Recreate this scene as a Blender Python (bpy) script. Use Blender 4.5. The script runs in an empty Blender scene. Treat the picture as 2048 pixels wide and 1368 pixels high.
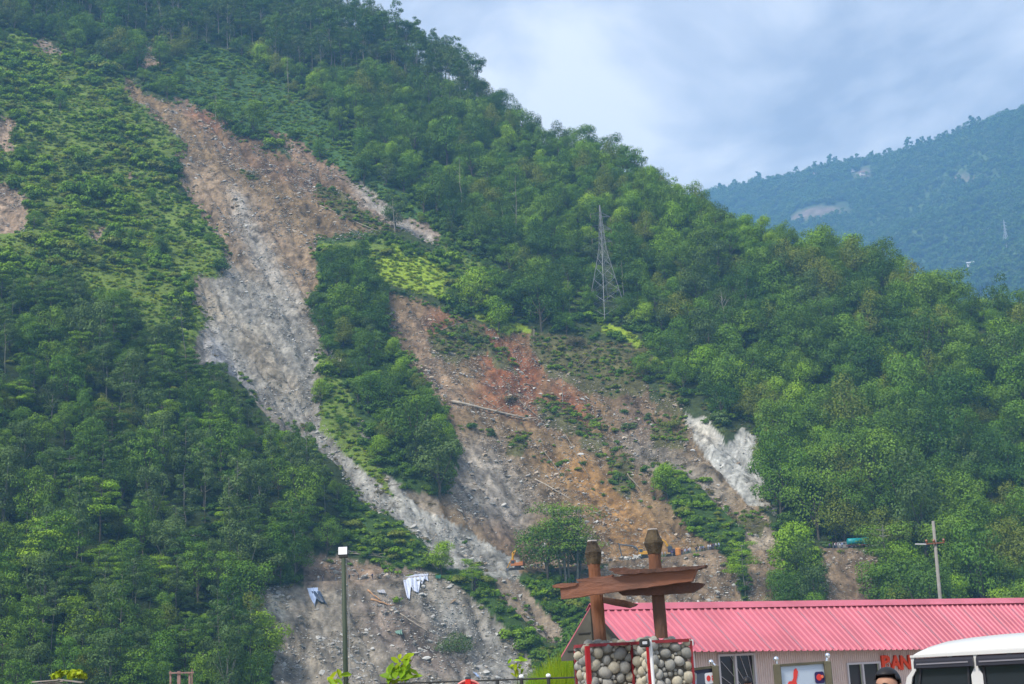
import bpy, bmesh, math, random
import numpy as np
from mathutils import Vector, Matrix, Quaternion

random.seed(7)
rng = np.random.default_rng(7)
S = bpy.context.scene
C = S.collection

# ------------------------------------------------------------------ camera
FPX = 3000.0                      # focal length in photograph pixels (2048 wide)
PITCH, ROLL = math.radians(12.3), math.radians(3.0)
_f = np.array([0, math.cos(PITCH), math.sin(PITCH)])
_u0 = np.array([0, -math.sin(PITCH), math.cos(PITCH)])
_r0 = np.array([1.0, 0, 0])
CU = math.cos(ROLL) * _u0 + math.sin(ROLL) * _r0
CR = math.cos(ROLL) * _r0 - math.sin(ROLL) * _u0
CF = _f
cam_d = bpy.data.cameras.new('camera')
cam = bpy.data.objects.new('camera', cam_d)
C.objects.link(cam)
cam_d.sensor_fit = 'HORIZONTAL'
cam_d.sensor_width = 36.0
cam_d.lens = 36.0 * FPX / 2048.0
cam_d.clip_start = 0.1
cam_d.clip_end = 12000
cam.matrix_world = Matrix(((CR[0], CU[0], -CF[0], 0), (CR[1], CU[1], -CF[1], 0), (CR[2], CU[2], -CF[2], 0), (0, 0, 0, 1)))
S.camera = cam

# ------------------------------------------------------------------ world, sun, exposure
SUN_ELEV, SUN_AZ = math.radians(52), math.radians(222)   # azimuth clockwise from +Y
W = bpy.data.worlds.new('World')
S.world = W
W.use_nodes = True
nt = W.node_tree
nt.nodes.clear()
def N(tree, typ, **kw):
    n = tree.nodes.new(typ)
    for k, v in kw.items():
        setattr(n, k, v)
    return n
def L(tree, a, b):
    tree.links.new(a, b)
wo = N(nt, 'ShaderNodeOutputWorld')
bg = N(nt, 'ShaderNodeBackground')
bg.inputs['Strength'].default_value = 0.07
sky = N(nt, 'ShaderNodeTexSky')
sky.sky_type = 'NISHITA'
sky.sun_disc = False
sky.sun_elevation = SUN_ELEV
sky.sun_rotation = SUN_AZ
tc = N(nt, 'ShaderNodeTexCoord')
mp = N(nt, 'ShaderNodeMapping')
mp.inputs['Scale'].default_value = (1.0, 1.0, 1.9)
mp.inputs['Location'].default_value = (0.35, 0.1, 0.2)
n1 = N(nt, 'ShaderNodeTexNoise')
n1.inputs['Scale'].default_value = 5.5
n1.inputs['Detail'].default_value = 7
n1.inputs['Roughness'].default_value = 0.55
n1.inputs['Distortion'].default_value = 0.35
rp = N(nt, 'ShaderNodeValToRGB')
e = rp.color_ramp.elements
e[0].position, e[0].color = 0.38, (2.0, 2.2, 2.7, 1)
e[1].position, e[1].color = 0.62, (4.5, 4.5, 4.6, 1)
k = rp.color_ramp.elements.new(0.5)
k.color = (3.05, 3.2, 3.6, 1)
mx = N(nt, 'ShaderNodeMix', data_type='RGBA')
mx.inputs[0].default_value = 0.93
L(nt, tc.outputs['Generated'], mp.inputs['Vector'])
L(nt, mp.outputs['Vector'], n1.inputs['Vector'])
L(nt, n1.outputs['Fac'], rp.inputs['Fac'])
L(nt, sky.outputs['Color'], mx.inputs[6])
L(nt, rp.outputs['Color'], mx.inputs[7])
L(nt, mx.outputs[2], bg.inputs['Color'])
L(nt, bg.outputs['Background'], wo.inputs['Surface'])

sd = bpy.data.lights.new('sun', 'SUN')
sd.energy = 1.5
sd.angle = math.radians(10)
sd.color = (1.0, 0.95, 0.86)
so = bpy.data.objects.new('sun', sd)
C.objects.link(so)
_sv = Vector((math.sin(SUN_AZ) * math.cos(SUN_ELEV), math.cos(SUN_AZ) * math.cos(SUN_ELEV), math.sin(SUN_ELEV)))
so.rotation_euler = _sv.to_track_quat('Z', 'Y').to_euler()
so.location = _sv * 300

S.view_settings.view_transform = 'Standard'
S.view_settings.look = 'None'
S.view_settings.gamma = 1
S.view_settings.use_curve_mapping = False
S.view_settings.exposure = 2.0
S.render.engine = 'CYCLES'
cy = S.cycles
cy.max_bounces = 5
cy.diffuse_bounces = 3
cy.glossy_bounces = 2
cy.transmission_bounces = 3
cy.volume_bounces = 2
cy.transparent_max_bounces = 6
cy.use_denoising = True
try:
    cy.denoiser = 'OPENIMAGEDENOISE'
    cy.denoising_input_passes = 'RGB_ALBEDO_NORMAL'
    cy.denoising_prefilter = 'ACCURATE'
except Exception:
    pass

# ------------------------------------------------------------------ helpers
def ray(U, V):
    U = np.asarray(U, float); V = np.asarray(V, float)
    a = (U - 1024.0) / FPX
    b = (684.0 - V) / FPX
    return CF + a[..., None] * CR + b[..., None] * CU
def P(U, V, d):
    """world point seen at a photograph pixel, at depth y = d"""
    r = ray(U, V)
    return Vector(r * (d / r[1]))
def project(X):
    X = np.asarray(X, float)
    z = X @ CF
    return 1024 + FPX * (X @ CR) / z, 684 - FPX * (X @ CU) / z, z

def prop(o, label=None, cat=None, group=None, kind=None):
    if label: o['label'] = label
    if cat: o['category'] = cat
    if group: o['group'] = group
    if kind: o['kind'] = kind
    return o
def empty(name, loc=(0, 0, 0), rz=0, **kw):
    o = bpy.data.objects.new(name, None)
    o.empty_display_size = 0.2
    C.objects.link(o)
    o.location = loc
    o.rotation_euler = (0, 0, rz)
    return prop(o, **kw)
def link(name, me, parent=None, loc=None, rot=None, scale=None, **kw):
    o = bpy.data.objects.new(name, me)
    C.objects.link(o)
    if parent is not None:
        o.parent = parent
    if loc is not None: o.location = loc
    if rot is not None: o.rotation_euler = rot
    if scale is not None: o.scale = scale
    return prop(o, **kw)

class MB:
    """collects shapes into one mesh"""
    def __init__(s):
        s.v, s.f, s.m = [], [], []
    def add(s, verts, faces, mi=0):
        n = len(s.v)
        s.v += [tuple(p) for p in verts]
        s.f += [tuple(i + n for i in q) for q in faces]
        s.m += [mi] * len(faces)
        return s
    def box(s, c, size, R=None, mi=0, taper=1.0, bev=0.0):
        hx, hy, hz = size[0] / 2, size[1] / 2, size[2] / 2
        if bev > 0:
            bm = bmesh.new()
            bmesh.ops.create_cube(bm, size=1)
            for v in bm.verts:
                t = taper if v.co.z > 0 else 1.0
                v.co = Vector((v.co.x * size[0] * t, v.co.y * size[1] * t, v.co.z * size[2]))
            bmesh.ops.bevel(bm, geom=list(bm.edges), offset=bev, segments=1, affect='EDGES')
            bm.verts.ensure_lookup_table()
            vs = [v.co.copy() for v in bm.verts]
            fs = [[v.index for v in f.verts] for f in bm.faces]
            bm.free()
        else:
            vs = [Vector((x * hx * (taper if z > 0 else 1), y * hy * (taper if z > 0 else 1), z * hz)) for z in (-1, 1) for y in (-1, 1) for x in (-1, 1)]
            fs = [(0, 2, 3, 1), (4, 5, 7, 6), (0, 1, 5, 4), (2, 6, 7, 3), (0, 4, 6, 2), (1, 3, 7, 5)]
        c = Vector(c)
        if R is not None:
            vs = [R @ p for p in vs]
        return s.add([p + c for p in vs], fs, mi)
    def bar(s, a, b, w, h=None, mi=0, up=Vector((0, 0, 1))):
        """rectangular bar from a to b"""
        a, b = Vector(a), Vector(b)
        h = h or w
        d = (b - a)
        ln = d.length
        z = d.normalized()
        x = z.cross(up)
        if x.length < 1e-4: x = z.cross(Vector((0, 1, 0)))
        x.normalize()
        y = z.cross(x)
        R = Matrix((x, y, z)).transposed()
        return s.box((a + b) / 2, (w, h, ln), R, mi)
    def tube(s, pts, rad, n=8, mi=0, cap=True):
        pts = [Vector(p) for p in pts]
        if not hasattr(rad, '__len__'): rad = [rad] * len(pts)
        vs, fs = [], []
        for i, p in enumerate(pts):
            t = (pts[min(i + 1, len(pts) - 1)] - pts[max(i - 1, 0)]).normalized()
            x = t.cross(Vector((0.13, 0.97, 0.2)))
            if x.length < 1e-3: x = t.cross(Vector((1, 0, 0)))
            x.normalize()
            y = t.cross(x)
            for k in range(n):
                a = 2 * math.pi * k / n
                vs.append(p + (x * math.cos(a) + y * math.sin(a)) * rad[i])
        for i in range(len(pts) - 1):
            for k in range(n):
                a, b = i * n + k, i * n + (k + 1) % n
                fs.append((a, b, b + n, a + n))
        if cap:
            fs.append(tuple(range(n))[::-1])
            fs.append(tuple((len(pts) - 1) * n + k for k in range(n)))
        return s.add(vs, fs, mi)
    def ball(s, c, r, n=10, mi=0, sc=(1, 1, 1)):
        vs, fs = [], []
        m = max(4, n // 2)
        for i in range(m + 1):
            th = math.pi * i / m
            for k in range(n):
                a = 2 * math.pi * k / n
                vs.append(Vector(c) + Vector((math.sin(th) * math.cos(a) * r * sc[0], math.sin(th) * math.sin(a) * r * sc[1], math.cos(th) * r * sc[2])))
        for i in range(m):
            for k in range(n):
                fs.append((i * n + k, (i + 1) * n + k, (i + 1) * n + (k + 1) % n, i * n + (k + 1) % n))
        return s.add(vs, fs, mi)
    def prism(s, poly, a, b, mi=0):
        """poly: list of points in plane; extruded by offset vector b-a"""
        off = Vector(b) - Vector(a)
        vs = [Vector(p) for p in poly] + [Vector(p) + off for p in poly]
        n = len(poly)
        fs = [tuple(range(n))[::-1], tuple(range(n, 2 * n))] + [(i, (i + 1) % n, (i + 1) % n + n, i + n) for i in range(n)]
        return s.add(vs, fs, mi)
    def mesh(s, name, mats, smooth=False):
        me = bpy.data.meshes.new(name)
        me.from_pydata([tuple(p) for p in s.v], [], s.f)
        for m in (mats if isinstance(mats, (list, tuple)) else [mats]):
            me.materials.append(m)
        if any(s.m):
            me.polygons.foreach_set('material_index', s.m)
        if smooth:
            me.polygons.foreach_set('use_smooth', [True] * len(me.polygons))
        bm = bmesh.new(); bm.from_mesh(me)
        bmesh.ops.recalc_face_normals(bm, faces=bm.faces)
        bm.to_mesh(me); bm.free()
        me.update()
        return me
    def obj(s, name, mats, parent=None, smooth=False, **kw):
        return link(name, s.mesh(name, mats, smooth), parent, **kw)

def np_mesh(name, verts, quads, mats, smooth=False, mat_idx=None, attrs=None):
    me = bpy.data.meshes.new(name)
    verts = np.asarray(verts, np.float32); quads = np.asarray(quads, np.int32)
    nv, nf, k = len(verts), len(quads), quads.shape[1]
    me.vertices.add(nv); me.vertices.foreach_set('co', verts.ravel())
    me.loops.add(nf * k); me.loops.foreach_set('vertex_index', quads.ravel())
    me.polygons.add(nf)
    me.polygons.foreach_set('loop_start', np.arange(nf, dtype=np.int32) * k)
    for m in mats: me.materials.append(m)
    if mat_idx is not None: me.polygons.foreach_set('material_index', np.asarray(mat_idx, np.int32))
    if smooth: me.polygons.foreach_set('use_smooth', np.ones(nf, bool))
    for nm, arr in (attrs or {}).items():
        arr = np.asarray(arr, np.float32)
        if arr.ndim == 1:
            a = me.attributes.new(nm, 'FLOAT', 'POINT'); a.data.foreach_set('value', arr)
        else:
            a = me.attributes.new(nm, 'FLOAT_COLOR', 'POINT'); a.data.foreach_set('color', np.c_[arr, np.ones(nv)].astype(np.float32).ravel())
    me.update(calc_edges=True)
    me.validate()
    return me

# ---- value noise in numpy
def _hash(ix, iy, seed):
    h = (ix.astype(np.int64) * 374761393 + iy.astype(np.int64) * 668265263 + seed * 974634777) & 0x7fffffff
    h = ((h ^ (h >> 13)) * 1274126177) & 0x7fffffff
    h = h ^ (h >> 16)
    return (h & 0xffff) / 65535.0
def vnoise(x, y, seed=0):
    ix, iy = np.floor(x), np.floor(y)
    fx, fy = x - ix, y - iy
    fx = fx * fx * (3 - 2 * fx); fy = fy * fy * (3 - 2 * fy)
    a, b = _hash(ix, iy, seed), _hash(ix + 1, iy, seed)
    c, d = _hash(ix, iy + 1, seed), _hash(ix + 1, iy + 1, seed)
    return (a * (1 - fx) + b * fx) * (1 - fy) + (c * (1 - fx) + d * fx) * fy
def fbm(x, y, seed=0, oct=4):
    r, a, t = 0, 1.0, 0
    for i in range(oct):
        r = r + a * (vnoise(x, y, seed + i * 17) - 0.5); t += a
        x, y, a = x * 2.03 + 11.3, y * 2.03 + 5.7, a * 0.5
    return r / t * 2          # about -1..1

# ------------------------------------------------------------------ materials
def mat(name, col, rough=0.8, metal=0.0, var=0.0, scale=4.0, bump=0.0, bscale=20.0, spec=0.3, col2=None, detail=5, stretch=None):
    m = bpy.data.materials.new(name); m.use_nodes = True
    t = m.node_tree; b = t.nodes['Principled BSDF']
    b.inputs['Base Color'].default_value = (*col, 1); b.inputs['Roughness'].default_value = rough
    b.inputs['Metallic'].default_value = metal; b.inputs['Specular IOR Level'].default_value = spec
    if var > 0 or col2 or bump > 0:
        co = N(t, 'ShaderNodeTexCoord')
        src = co.outputs['Object']
        if stretch:
            q = N(t, 'ShaderNodeMapping'); q.inputs['Scale'].default_value = stretch
            L(t, src, q.inputs['Vector']); src = q.outputs['Vector']
    if var > 0 or col2:
        n = N(t, 'ShaderNodeTexNoise'); n.inputs['Scale'].default_value = scale; n.inputs['Detail'].default_value = detail
        L(t, src, n.inputs['Vector'])
        r = N(t, 'ShaderNodeValToRGB')
        r.color_ramp.elements[0].position, r.color_ramp.elements[1].position = 0.32, 0.68
        c2 = col2 or tuple(min(1, c * (1 + var)) for c in col)
        c1 = col if col2 else tuple(c * (1 - var) for c in col)
        r.color_ramp.elements[0].color = (*c1, 1); r.color_ramp.elements[1].color = (*c2, 1)
        L(t, n.outputs['Fac'], r.inputs['Fac']); L(t, r.outputs['Color'], b.inputs['Base Color'])
    if bump > 0:
        n2 = N(t, 'ShaderNodeTexNoise'); n2.inputs['Scale'].default_value = bscale; n2.inputs['Detail'].default_value = 6
        L(t, src, n2.inputs['Vector'])
        bp = N(t, 'ShaderNodeBump'); bp.inputs['Strength'].default_value = bump; bp.inputs['Distance'].default_value = 0.05
        L(t, n2.outputs['Fac'], bp.inputs['Height']); L(t, bp.outputs['Normal'], b.inputs['Normal'])
    return m

def leaf_mat(name, c1, c2, trans=0.2):
    """foliage: colour varies from plant to plant and from clump to clump"""
    m = bpy.data.materials.new(name); m.use_nodes = True
    t = m.node_tree; t.nodes.clear()
    out = N(t, 'ShaderNodeOutputMaterial')
    oi = N(t, 'ShaderNodeObjectInfo')
    at = N(t, 'ShaderNodeAttribute'); at.attribute_name = 'tint'
    mix = N(t, 'ShaderNodeMix', data_type='RGBA')
    mix.inputs[6].default_value = (*c1, 1); mix.inputs[7].default_value = (*c2, 1)
    L(t, oi.outputs['Random'], mix.inputs[0])
    hs = N(t, 'ShaderNodeHueSaturation')
    L(t, mix.outputs[2], hs.inputs['Color']); L(t, at.outputs['Fac'], hs.inputs['Value'])
    df = N(t, 'ShaderNodeBsdfDiffuse'); tr = N(t, 'ShaderNodeBsdfTranslucent'); gl = N(t, 'ShaderNodeBsdfGlossy')
    gl.inputs['Roughness'].default_value = 0.45; gl.inputs['Color'].default_value = (0.6, 0.7, 0.6, 1)
    hs2 = N(t, 'ShaderNodeHueSaturation'); hs2.inputs['Hue'].default_value = 0.48; hs2.inputs['Value'].default_value = 1.1
    L(t, hs.outputs['Color'], hs2.inputs['Color'])
    L(t, hs.outputs['Color'], df.inputs['Color']); L(t, hs2.outputs['Color'], tr.inputs['Color'])
    m1 = N(t, 'ShaderNodeMixShader'); m1.inputs[0].default_value = trans
    L(t, df.outputs[0], m1.inputs[1]); L(t, tr.outputs[0], m1.inputs[2])
    m2 = N(t, 'ShaderNodeMixShader'); m2.inputs[0].default_value = 0.015
    L(t, m1.outputs[0], m2.inputs[1]); L(t, gl.outputs[0], m2.inputs[2])
    L(t, m2.outputs[0], out.inputs['Surface'])
    return m

LEAF = {
    'dark': leaf_mat('leaf_dark', (0.050, 0.118, 0.016), (0.088, 0.165, 0.019)),
    'mid': leaf_mat('leaf_mid', (0.088, 0.190, 0.017), (0.142, 0.240, 0.022)),
    'bright': leaf_mat('leaf_bright', (0.155, 0.285, 0.014), (0.220, 0.340, 0.020)),
    'olive': leaf_mat('leaf_olive', (0.130, 0.180, 0.022), (0.190, 0.225, 0.030)),
    'grey': leaf_mat('leaf_grey', (0.078, 0.135, 0.034), (0.110, 0.172, 0.044)),
    'lime': leaf_mat('leaf_lime', (0.260, 0.360, 0.012), (0.350, 0.420, 0.018), 0.35),
    'dry': leaf_mat('leaf_dry', (0.130, 0.110, 0.045), (0.200, 0.155, 0.065), 0.15),
}
BARK = mat('bark', (0.095, 0.082, 0.062), 0.9, var=0.35, scale=1.5)
BARKP = mat('bark_pale', (0.20, 0.19, 0.16), 0.9, var=0.3, scale=1.2)
DEAD = mat('dead_wood', (0.20, 0.17, 0.13), 0.9, var=0.4, scale=1.0)

exec_parts = []
# ------------------------------------------------------------------ hillside terrain
def interp_tab(U, tab):
    tab = np.asarray(tab, float)
    return np.interp(U, tab[:, 0], tab[:, 1])
# azimuth is parametrised by the photograph column in which the eye-level horizon would be met
_us = np.linspace(-1600, 3700, 2000)
_vs = 1345 - (_us - 1024) * math.tan(ROLL)
_rr = ray(_us, _vs)
_tt = _rr[:, 0] / _rr[:, 1]
def tan_of_pixel(U, V):
    r = ray(U, V)
    return r[..., 0] / r[..., 1], r[..., 2] / np.hypot(r[..., 0], r[..., 1])
def U_of_tan(t): return np.interp(t, _tt, _us)
# road bench: pixel row of the road edge and distance
ROAD = [(-1400, 1190, 380), (-200, 1190, 380), (300, 1180, 390), (520, 1170, 398), (700, 1163, 405), (800, 1158, 408), (870, 1153, 412), (960, 1147, 420),
        (1030, 1143, 426), (1130, 1137, 432), (1240, 1124, 436), (1350, 1114, 438), (1440, 1099, 440), (1540, 1103, 444), (1650, 1099, 450), (1750, 1097, 455), (1900, 1086, 462), (2250, 1075, 480), (3500, 1060, 520)]
RIDGE = [(-1400, -40), (-300, -60), (150, -45), (300, -25), (430, -40), (560, 4), (650, 44), (740, 64), (860, 125), (950, 188), (1020, 232), (1100, 292), (1180, 300), (1260, 345), (1320, 385), (1390, 425),
         (1500, 478), (1620, 512), (1750, 562), (1850, 610), (1950, 640), (2060, 665), (2200, 715), (2600, 850), (3500, 1000)]
_rd = np.array([[*tan_of_pixel(np.array(float(u)), np.array(float(v))), d] for u, v, d in ROAD], float)   # tan, elev, rho
_rg = np.array([tan_of_pixel(np.array(float(u)), np.array(float(v))) for u, v in RIDGE], float)
_o = np.argsort(_rd[:, 0]); _rd = _rd[_o]
_o = np.argsort(_rg[:, 0]); _rg = _rg[_o]
FLOOR_Z = -6.0
def profile(t):
    rho_r = np.interp(t, _rd[:, 0], _rd[:, 2])
    z_r = np.interp(t, _rd[:, 0], _rd[:, 1]) * rho_r
    e = np.interp(t, _rg[:, 0], _rg[:, 1])
    m = np.interp(t, [-0.45, -0.1, 0.15, 0.4], [0.90, 0.88, 0.84, 0.80])
    rho_g = (m * (rho_r + 5) - z_r) / np.maximum(m - e, 0.15)
    return rho_r, z_r, m, rho_g
def base_height(t, rho):
    rho_r, z_r, m, rho_g = profile(t)
    s = rho - rho_r
    bank = z_r + 0.86 * (s + 4)
    k = 8.0
    fl = FLOOR_Z
    bank = np.where(s < 0, 0.5 * (bank + fl + np.sqrt((bank - fl) ** 2 + k * k)), bank)      # smooth meeting with the valley floor
    face = z_r + m * (s - 5)
    zg = z_r + m * (rho_g - rho_r - 5)
    back = zg - 0.45 * (rho - rho_g)
    h = np.where(s < -4, np.minimum(bank, z_r), np.where(s < 5, z_r, face))
    d = face - back
    kk = 14.0
    cap = 0.5 * (face + back - np.sqrt(d * d + kk * kk)) + 3.0
    return np.where(s > 60, np.minimum(h, cap), h)

# ---- what grows or lies where: regions drawn once as a map, looked up by ground position
MR, MU0, MV0, MW, MH = 3.0, -700, -500, 1200, 720
_gx, _gy = np.meshgrid(MU0 + MR * np.arange(MW), MV0 + MR * np.arange(MH))
def fill(poly):
    poly = np.asarray(poly, float)
    x0, y0 = poly.min(0); x1, y1 = poly.max(0)
    ix0, ix1 = max(0, int((x0 - MU0) / MR) - 1), min(MW, int((x1 - MU0) / MR) + 2)
    iy0, iy1 = max(0, int((y0 - MV0) / MR) - 1), min(MH, int((y1 - MV0) / MR) + 2)
    gx, gy = _gx[iy0:iy1, ix0:ix1], _gy[iy0:iy1, ix0:ix1]
    ins = np.zeros(gx.shape, bool)
    n = len(poly)
    for i in range(n):
        xa, ya = poly[i]; xb, yb = poly[(i + 1) % n]
        if ya == yb: continue
        c = ((ya > gy) != (yb > gy)) & (gx < (xb - xa) * (gy - ya) / (yb - ya) + xa)
        ins ^= c
    return (slice(iy0, iy1), slice(ix0, ix1)), ins
zone = np.ones((MH, MW), np.int8)
soil = np.zeros((MH, MW, 3), np.float32); soil[:] = (0.045, 0.062, 0.022)
def blur(a, n):
    for ax in (0, 1):
        for _ in range(2):
            c = np.cumsum(np.concatenate([np.repeat(np.take(a, [0], ax), n + 1, ax), a, np.repeat(np.take(a, [-1], ax), n, ax)], ax), ax)
            ln = a.shape[ax]
            a = (np.take(c, np.arange(2 * n + 1, 2 * n + 1 + ln), ax) - np.take(c, np.arange(0, ln), ax)) / (2 * n + 1)
    return a
# zones: 0 bare, 1 forest, 2 bushes, 3 meadow, 4 bright grass, 5 tall thin wood, 6 ridge wood, 7 scrub on debris, 8 green shrubs on banks
def paint(z, col, *polys):
    for p in polys:
        sl, ins = fill(p)
        if z is not None: zone[sl][ins] = z
        if col is not None: soil[sl][ins] = col
def tintsoil(col, amount, soft, *polys):
    w = np.zeros((MH, MW), np.float32)
    for p in polys:
        sl, ins = fill(p); w[sl][ins] = 1
    w = blur(w, soft) * amount
    w = (w * (zone == 0))[..., None]
    soil[:] = soil * (1 - w) + np.array(col, np.float32) * w

GREEN, BROWN, GREY, LGREY, RED, TAN, WHITE, BANK = (0.04, 0.075, 0.018), (0.160, 0.110, 0.060), (0.205, 0.192, 0.168), (0.25, 0.24, 0.215), (0.20, 0.076, 0.034), (0.235, 0.132, 0.050), (0.36, 0.355, 0.33), (0.18, 0.158, 0.128)
GRASS, BUSHG = (0.22, 0.30, 0.03), (0.125, 0.175, 0.034)
paint(6, None, [(-700, -400), (740, -400), (900, 60), (1000, 200), (940, 230), (840, 180), (740, 150), (640, 170), (560, 150), (450, 90), (380, 95), (330, 120), (280, 90), (200, 70), (0, 40), (-700, 30)])
paint(3, (0.05, 0.10, 0.03), [(330, 135), (385, 105), (450, 95), (560, 165), (640, 225), (700, 290), (760, 360), (830, 420), (900, 490), (1000, 540), (1030, 600), (900, 575), (850, 470), (790, 420), (720, 370), (640, 330), (560, 290), (480, 260), (440, 235), (350, 195), (290, 160)])
paint(2, BUSHG, [(-700, 50), (60, 75), (130, 105), (250, 155), (300, 215), (345, 270), (378, 300), (340, 325), (350, 380), (420, 440), (455, 490), (430, 545), (385, 560), (380, 600), (425, 640), (400, 690), (370, 725), (330, 690), (250, 640), (120, 600), (0, 590), (-700, 560)])
# main slide
paint(0, BROWN, [(246, 150), (302, 180), (352, 212), (420, 245), (480, 275), (560, 312), (640, 345), (700, 385), (760, 432), (790, 470), (700, 478), (628, 480), (645, 560), (608, 600), (642, 645), (668, 695), (632, 705), (642, 760), (632, 800), (615, 858), (560, 850), (515, 805), (490, 765), (430, 718), (365, 728), (400, 660), (422, 640), (378, 600), (388, 548), (440, 542), (457, 490), (422, 450), (385, 400), (340, 330), (372, 300), (316, 246), (250, 200)])
tintsoil((0.22, 0.16, 0.105), 0.9, 4, [(330, 320), (420, 330), (560, 430), (640, 540), (600, 580), (480, 500), (400, 430)])
tintsoil((0.125, 0.075, 0.048), 0.8, 5, [(380, 250), (480, 280), (640, 350), (740, 430), (620, 400), (480, 320)])
tintsoil(GREY, 1.0, 7, [(445, 500), (520, 530), (610, 600), (640, 650), (670, 700), (640, 740), (640, 790), (615, 860), (560, 850), (515, 805), (480, 760), (400, 740), (370, 725), (400, 660), (380, 600), (400, 550)])
tintsoil((0.27, 0.25, 0.22), 0.9, 3, [(455, 375), (490, 400), (540, 490), (600, 590), (570, 600), (520, 520), (470, 440)])
tintsoil((0.19, 0.20, 0.23), 0.7, 4, [(405, 670), (440, 660), (500, 760), (520, 800), (480, 770), (420, 710)])
tintsoil((0.235, 0.19, 0.13), 0.6, 4, [(470, 620), (530, 650), (600, 760), (560, 770), (500, 700)], [(340, 580), (420, 560), (470, 620), (430, 640)])
# upper right strip and scarps
paint(0, (0.19, 0.128, 0.082), [(540, 268), (600, 290), (660, 330), (720, 372), (800, 432), (850, 450), (885, 480), (870, 497), (820, 475), (790, 462), (740, 430), (690, 382), (640, 345), (580, 318)],
      [(345, 190), (400, 215), (470, 250), (440, 262), (400, 245), (350, 215)])
tintsoil((0.30, 0.28, 0.25), 1.0, 3, [(690, 355), (730, 375), (800, 430), (880, 480), (860, 495), (790, 455), (720, 400)])
tintsoil(RED, 0.6, 2, [(370, 205), (460, 250), (440, 262), (390, 240)])
paint(0, (0.25, 0.18, 0.125), [(68, 88), (90, 78), (125, 100), (122, 112), (85, 102)], [(272, 128), (280, 95), (300, 88), (330, 120), (300, 132)], [(-300, 370), (20, 365), (62, 400), (55, 470), (20, 480), (-300, 470)], [(-200, 230), (25, 240), (32, 300), (-200, 300)], [(245, 362), (262, 357), (275, 364), (258, 368)], [(170, 470), (210, 455), (195, 490)])
paint(0, (0.26, 0.20, 0.15), [(0, 480), (-300, 500), (-300, 620), (5, 560)])
# middle slide
paint(0, BROWN, [(770, 580), (850, 605), (930, 638), (1000, 668), (1100, 668), (1200, 698), (1285, 720), (1298, 775), (1360, 800), (1385, 840), (1425, 880), (1455, 930), (1490, 985), (1540, 1040), (1575, 1110), (1480, 1108), (1440, 1100), (1390, 1100), (1300, 1110), (1240, 1126), (1130, 1140), (1030, 1145), (1000, 1110), (950, 1080), (880, 1040), (860, 1010), (900, 980), (905, 900), (920, 860), (870, 790), (820, 730), (800, 680), (770, 640)])
tintsoil((0.195, 0.135, 0.088), 0.9, 5, [(790, 600), (860, 620), (900, 720), (960, 800), (900, 820), (830, 720)])
tintsoil(RED, 0.95, 5, [(940, 650), (1050, 680), (1090, 720), (1060, 770), (980, 760), (960, 700)], [(930, 765), (1080, 790), (1090, 820), (990, 815)], [(1095, 740), (1180, 770), (1150, 830), (1110, 820)])
tintsoil((0.15, 0.055, 0.03), 0.8, 3, [(850, 612), (930, 640), (940, 665), (870, 650)], [(960, 745), (1080, 765), (1080, 785), (960, 765)])
tintsoil(TAN, 0.95, 6, [(1080, 880), (1170, 880), (1240, 960), (1300, 1040), (1390, 1095), (1240, 1120), (1180, 1010), (1110, 940)])
tintsoil((0.225, 0.20, 0.17), 0.95, 8, [(890, 880), (1000, 870), (1060, 960), (1080, 1040), (1000, 1070), (900, 1010), (890, 960)])
tintsoil((0.125, 0.085, 0.06), 0.7, 6, [(930, 1020), (1060, 1050), (1080, 1120), (1000, 1110)], [(1200, 730), (1290, 760), (1340, 860), (1250, 860)])
tintsoil((0.21, 0.19, 0.16), 0.8, 6, [(1230, 840), (1300, 850), (1420, 920), (1480, 1010), (1400, 1000), (1290, 920)])
tintsoil((0.27, 0.225, 0.17), 0.9, 4, [(1480, 1010), (1540, 1040), (1575, 1110), (1500, 1105)])
# white rock
paint(0, WHITE, [(1362, 800), (1405, 812), (1440, 850), (1448, 868), (1482, 838), (1512, 855), (1530, 900), (1540, 960), (1562, 1045), (1530, 1012), (1490, 1000), (1460, 960), (1430, 910), (1390, 860)])
tintsoil((0.30, 0.265, 0.21), 0.7, 3, [(1362, 800), (1405, 812), (1440, 850), (1420, 880), (1385, 850)], [(1500, 960), (1545, 965), (1562, 1045), (1520, 1005)])
# gravel run-out and runnels
paint(0, LGREY, [(682, 875), (722, 900), (772, 958), (815, 994), (885, 1032), (965, 1074), (1034, 1114), (1050, 1150), (1000, 1155), (940, 1140), (872, 1142), (835, 1086), (780, 1050), (722, 1010), (676, 940)])
paint(0, GREY, [(608, 850), (626, 800), (646, 826), (672, 866), (696, 896), (682, 940), (632, 884)], [(705, 775), (715, 790), (740, 860), (758, 885), (748, 905), (722, 850)], [(660, 690), (672, 720), (664, 722), (650, 695)])
paint(0, (0.20, 0.165, 0.125), [(770, 940), (800, 985), (880, 1012), (880, 1040), (820, 1008)])
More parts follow.
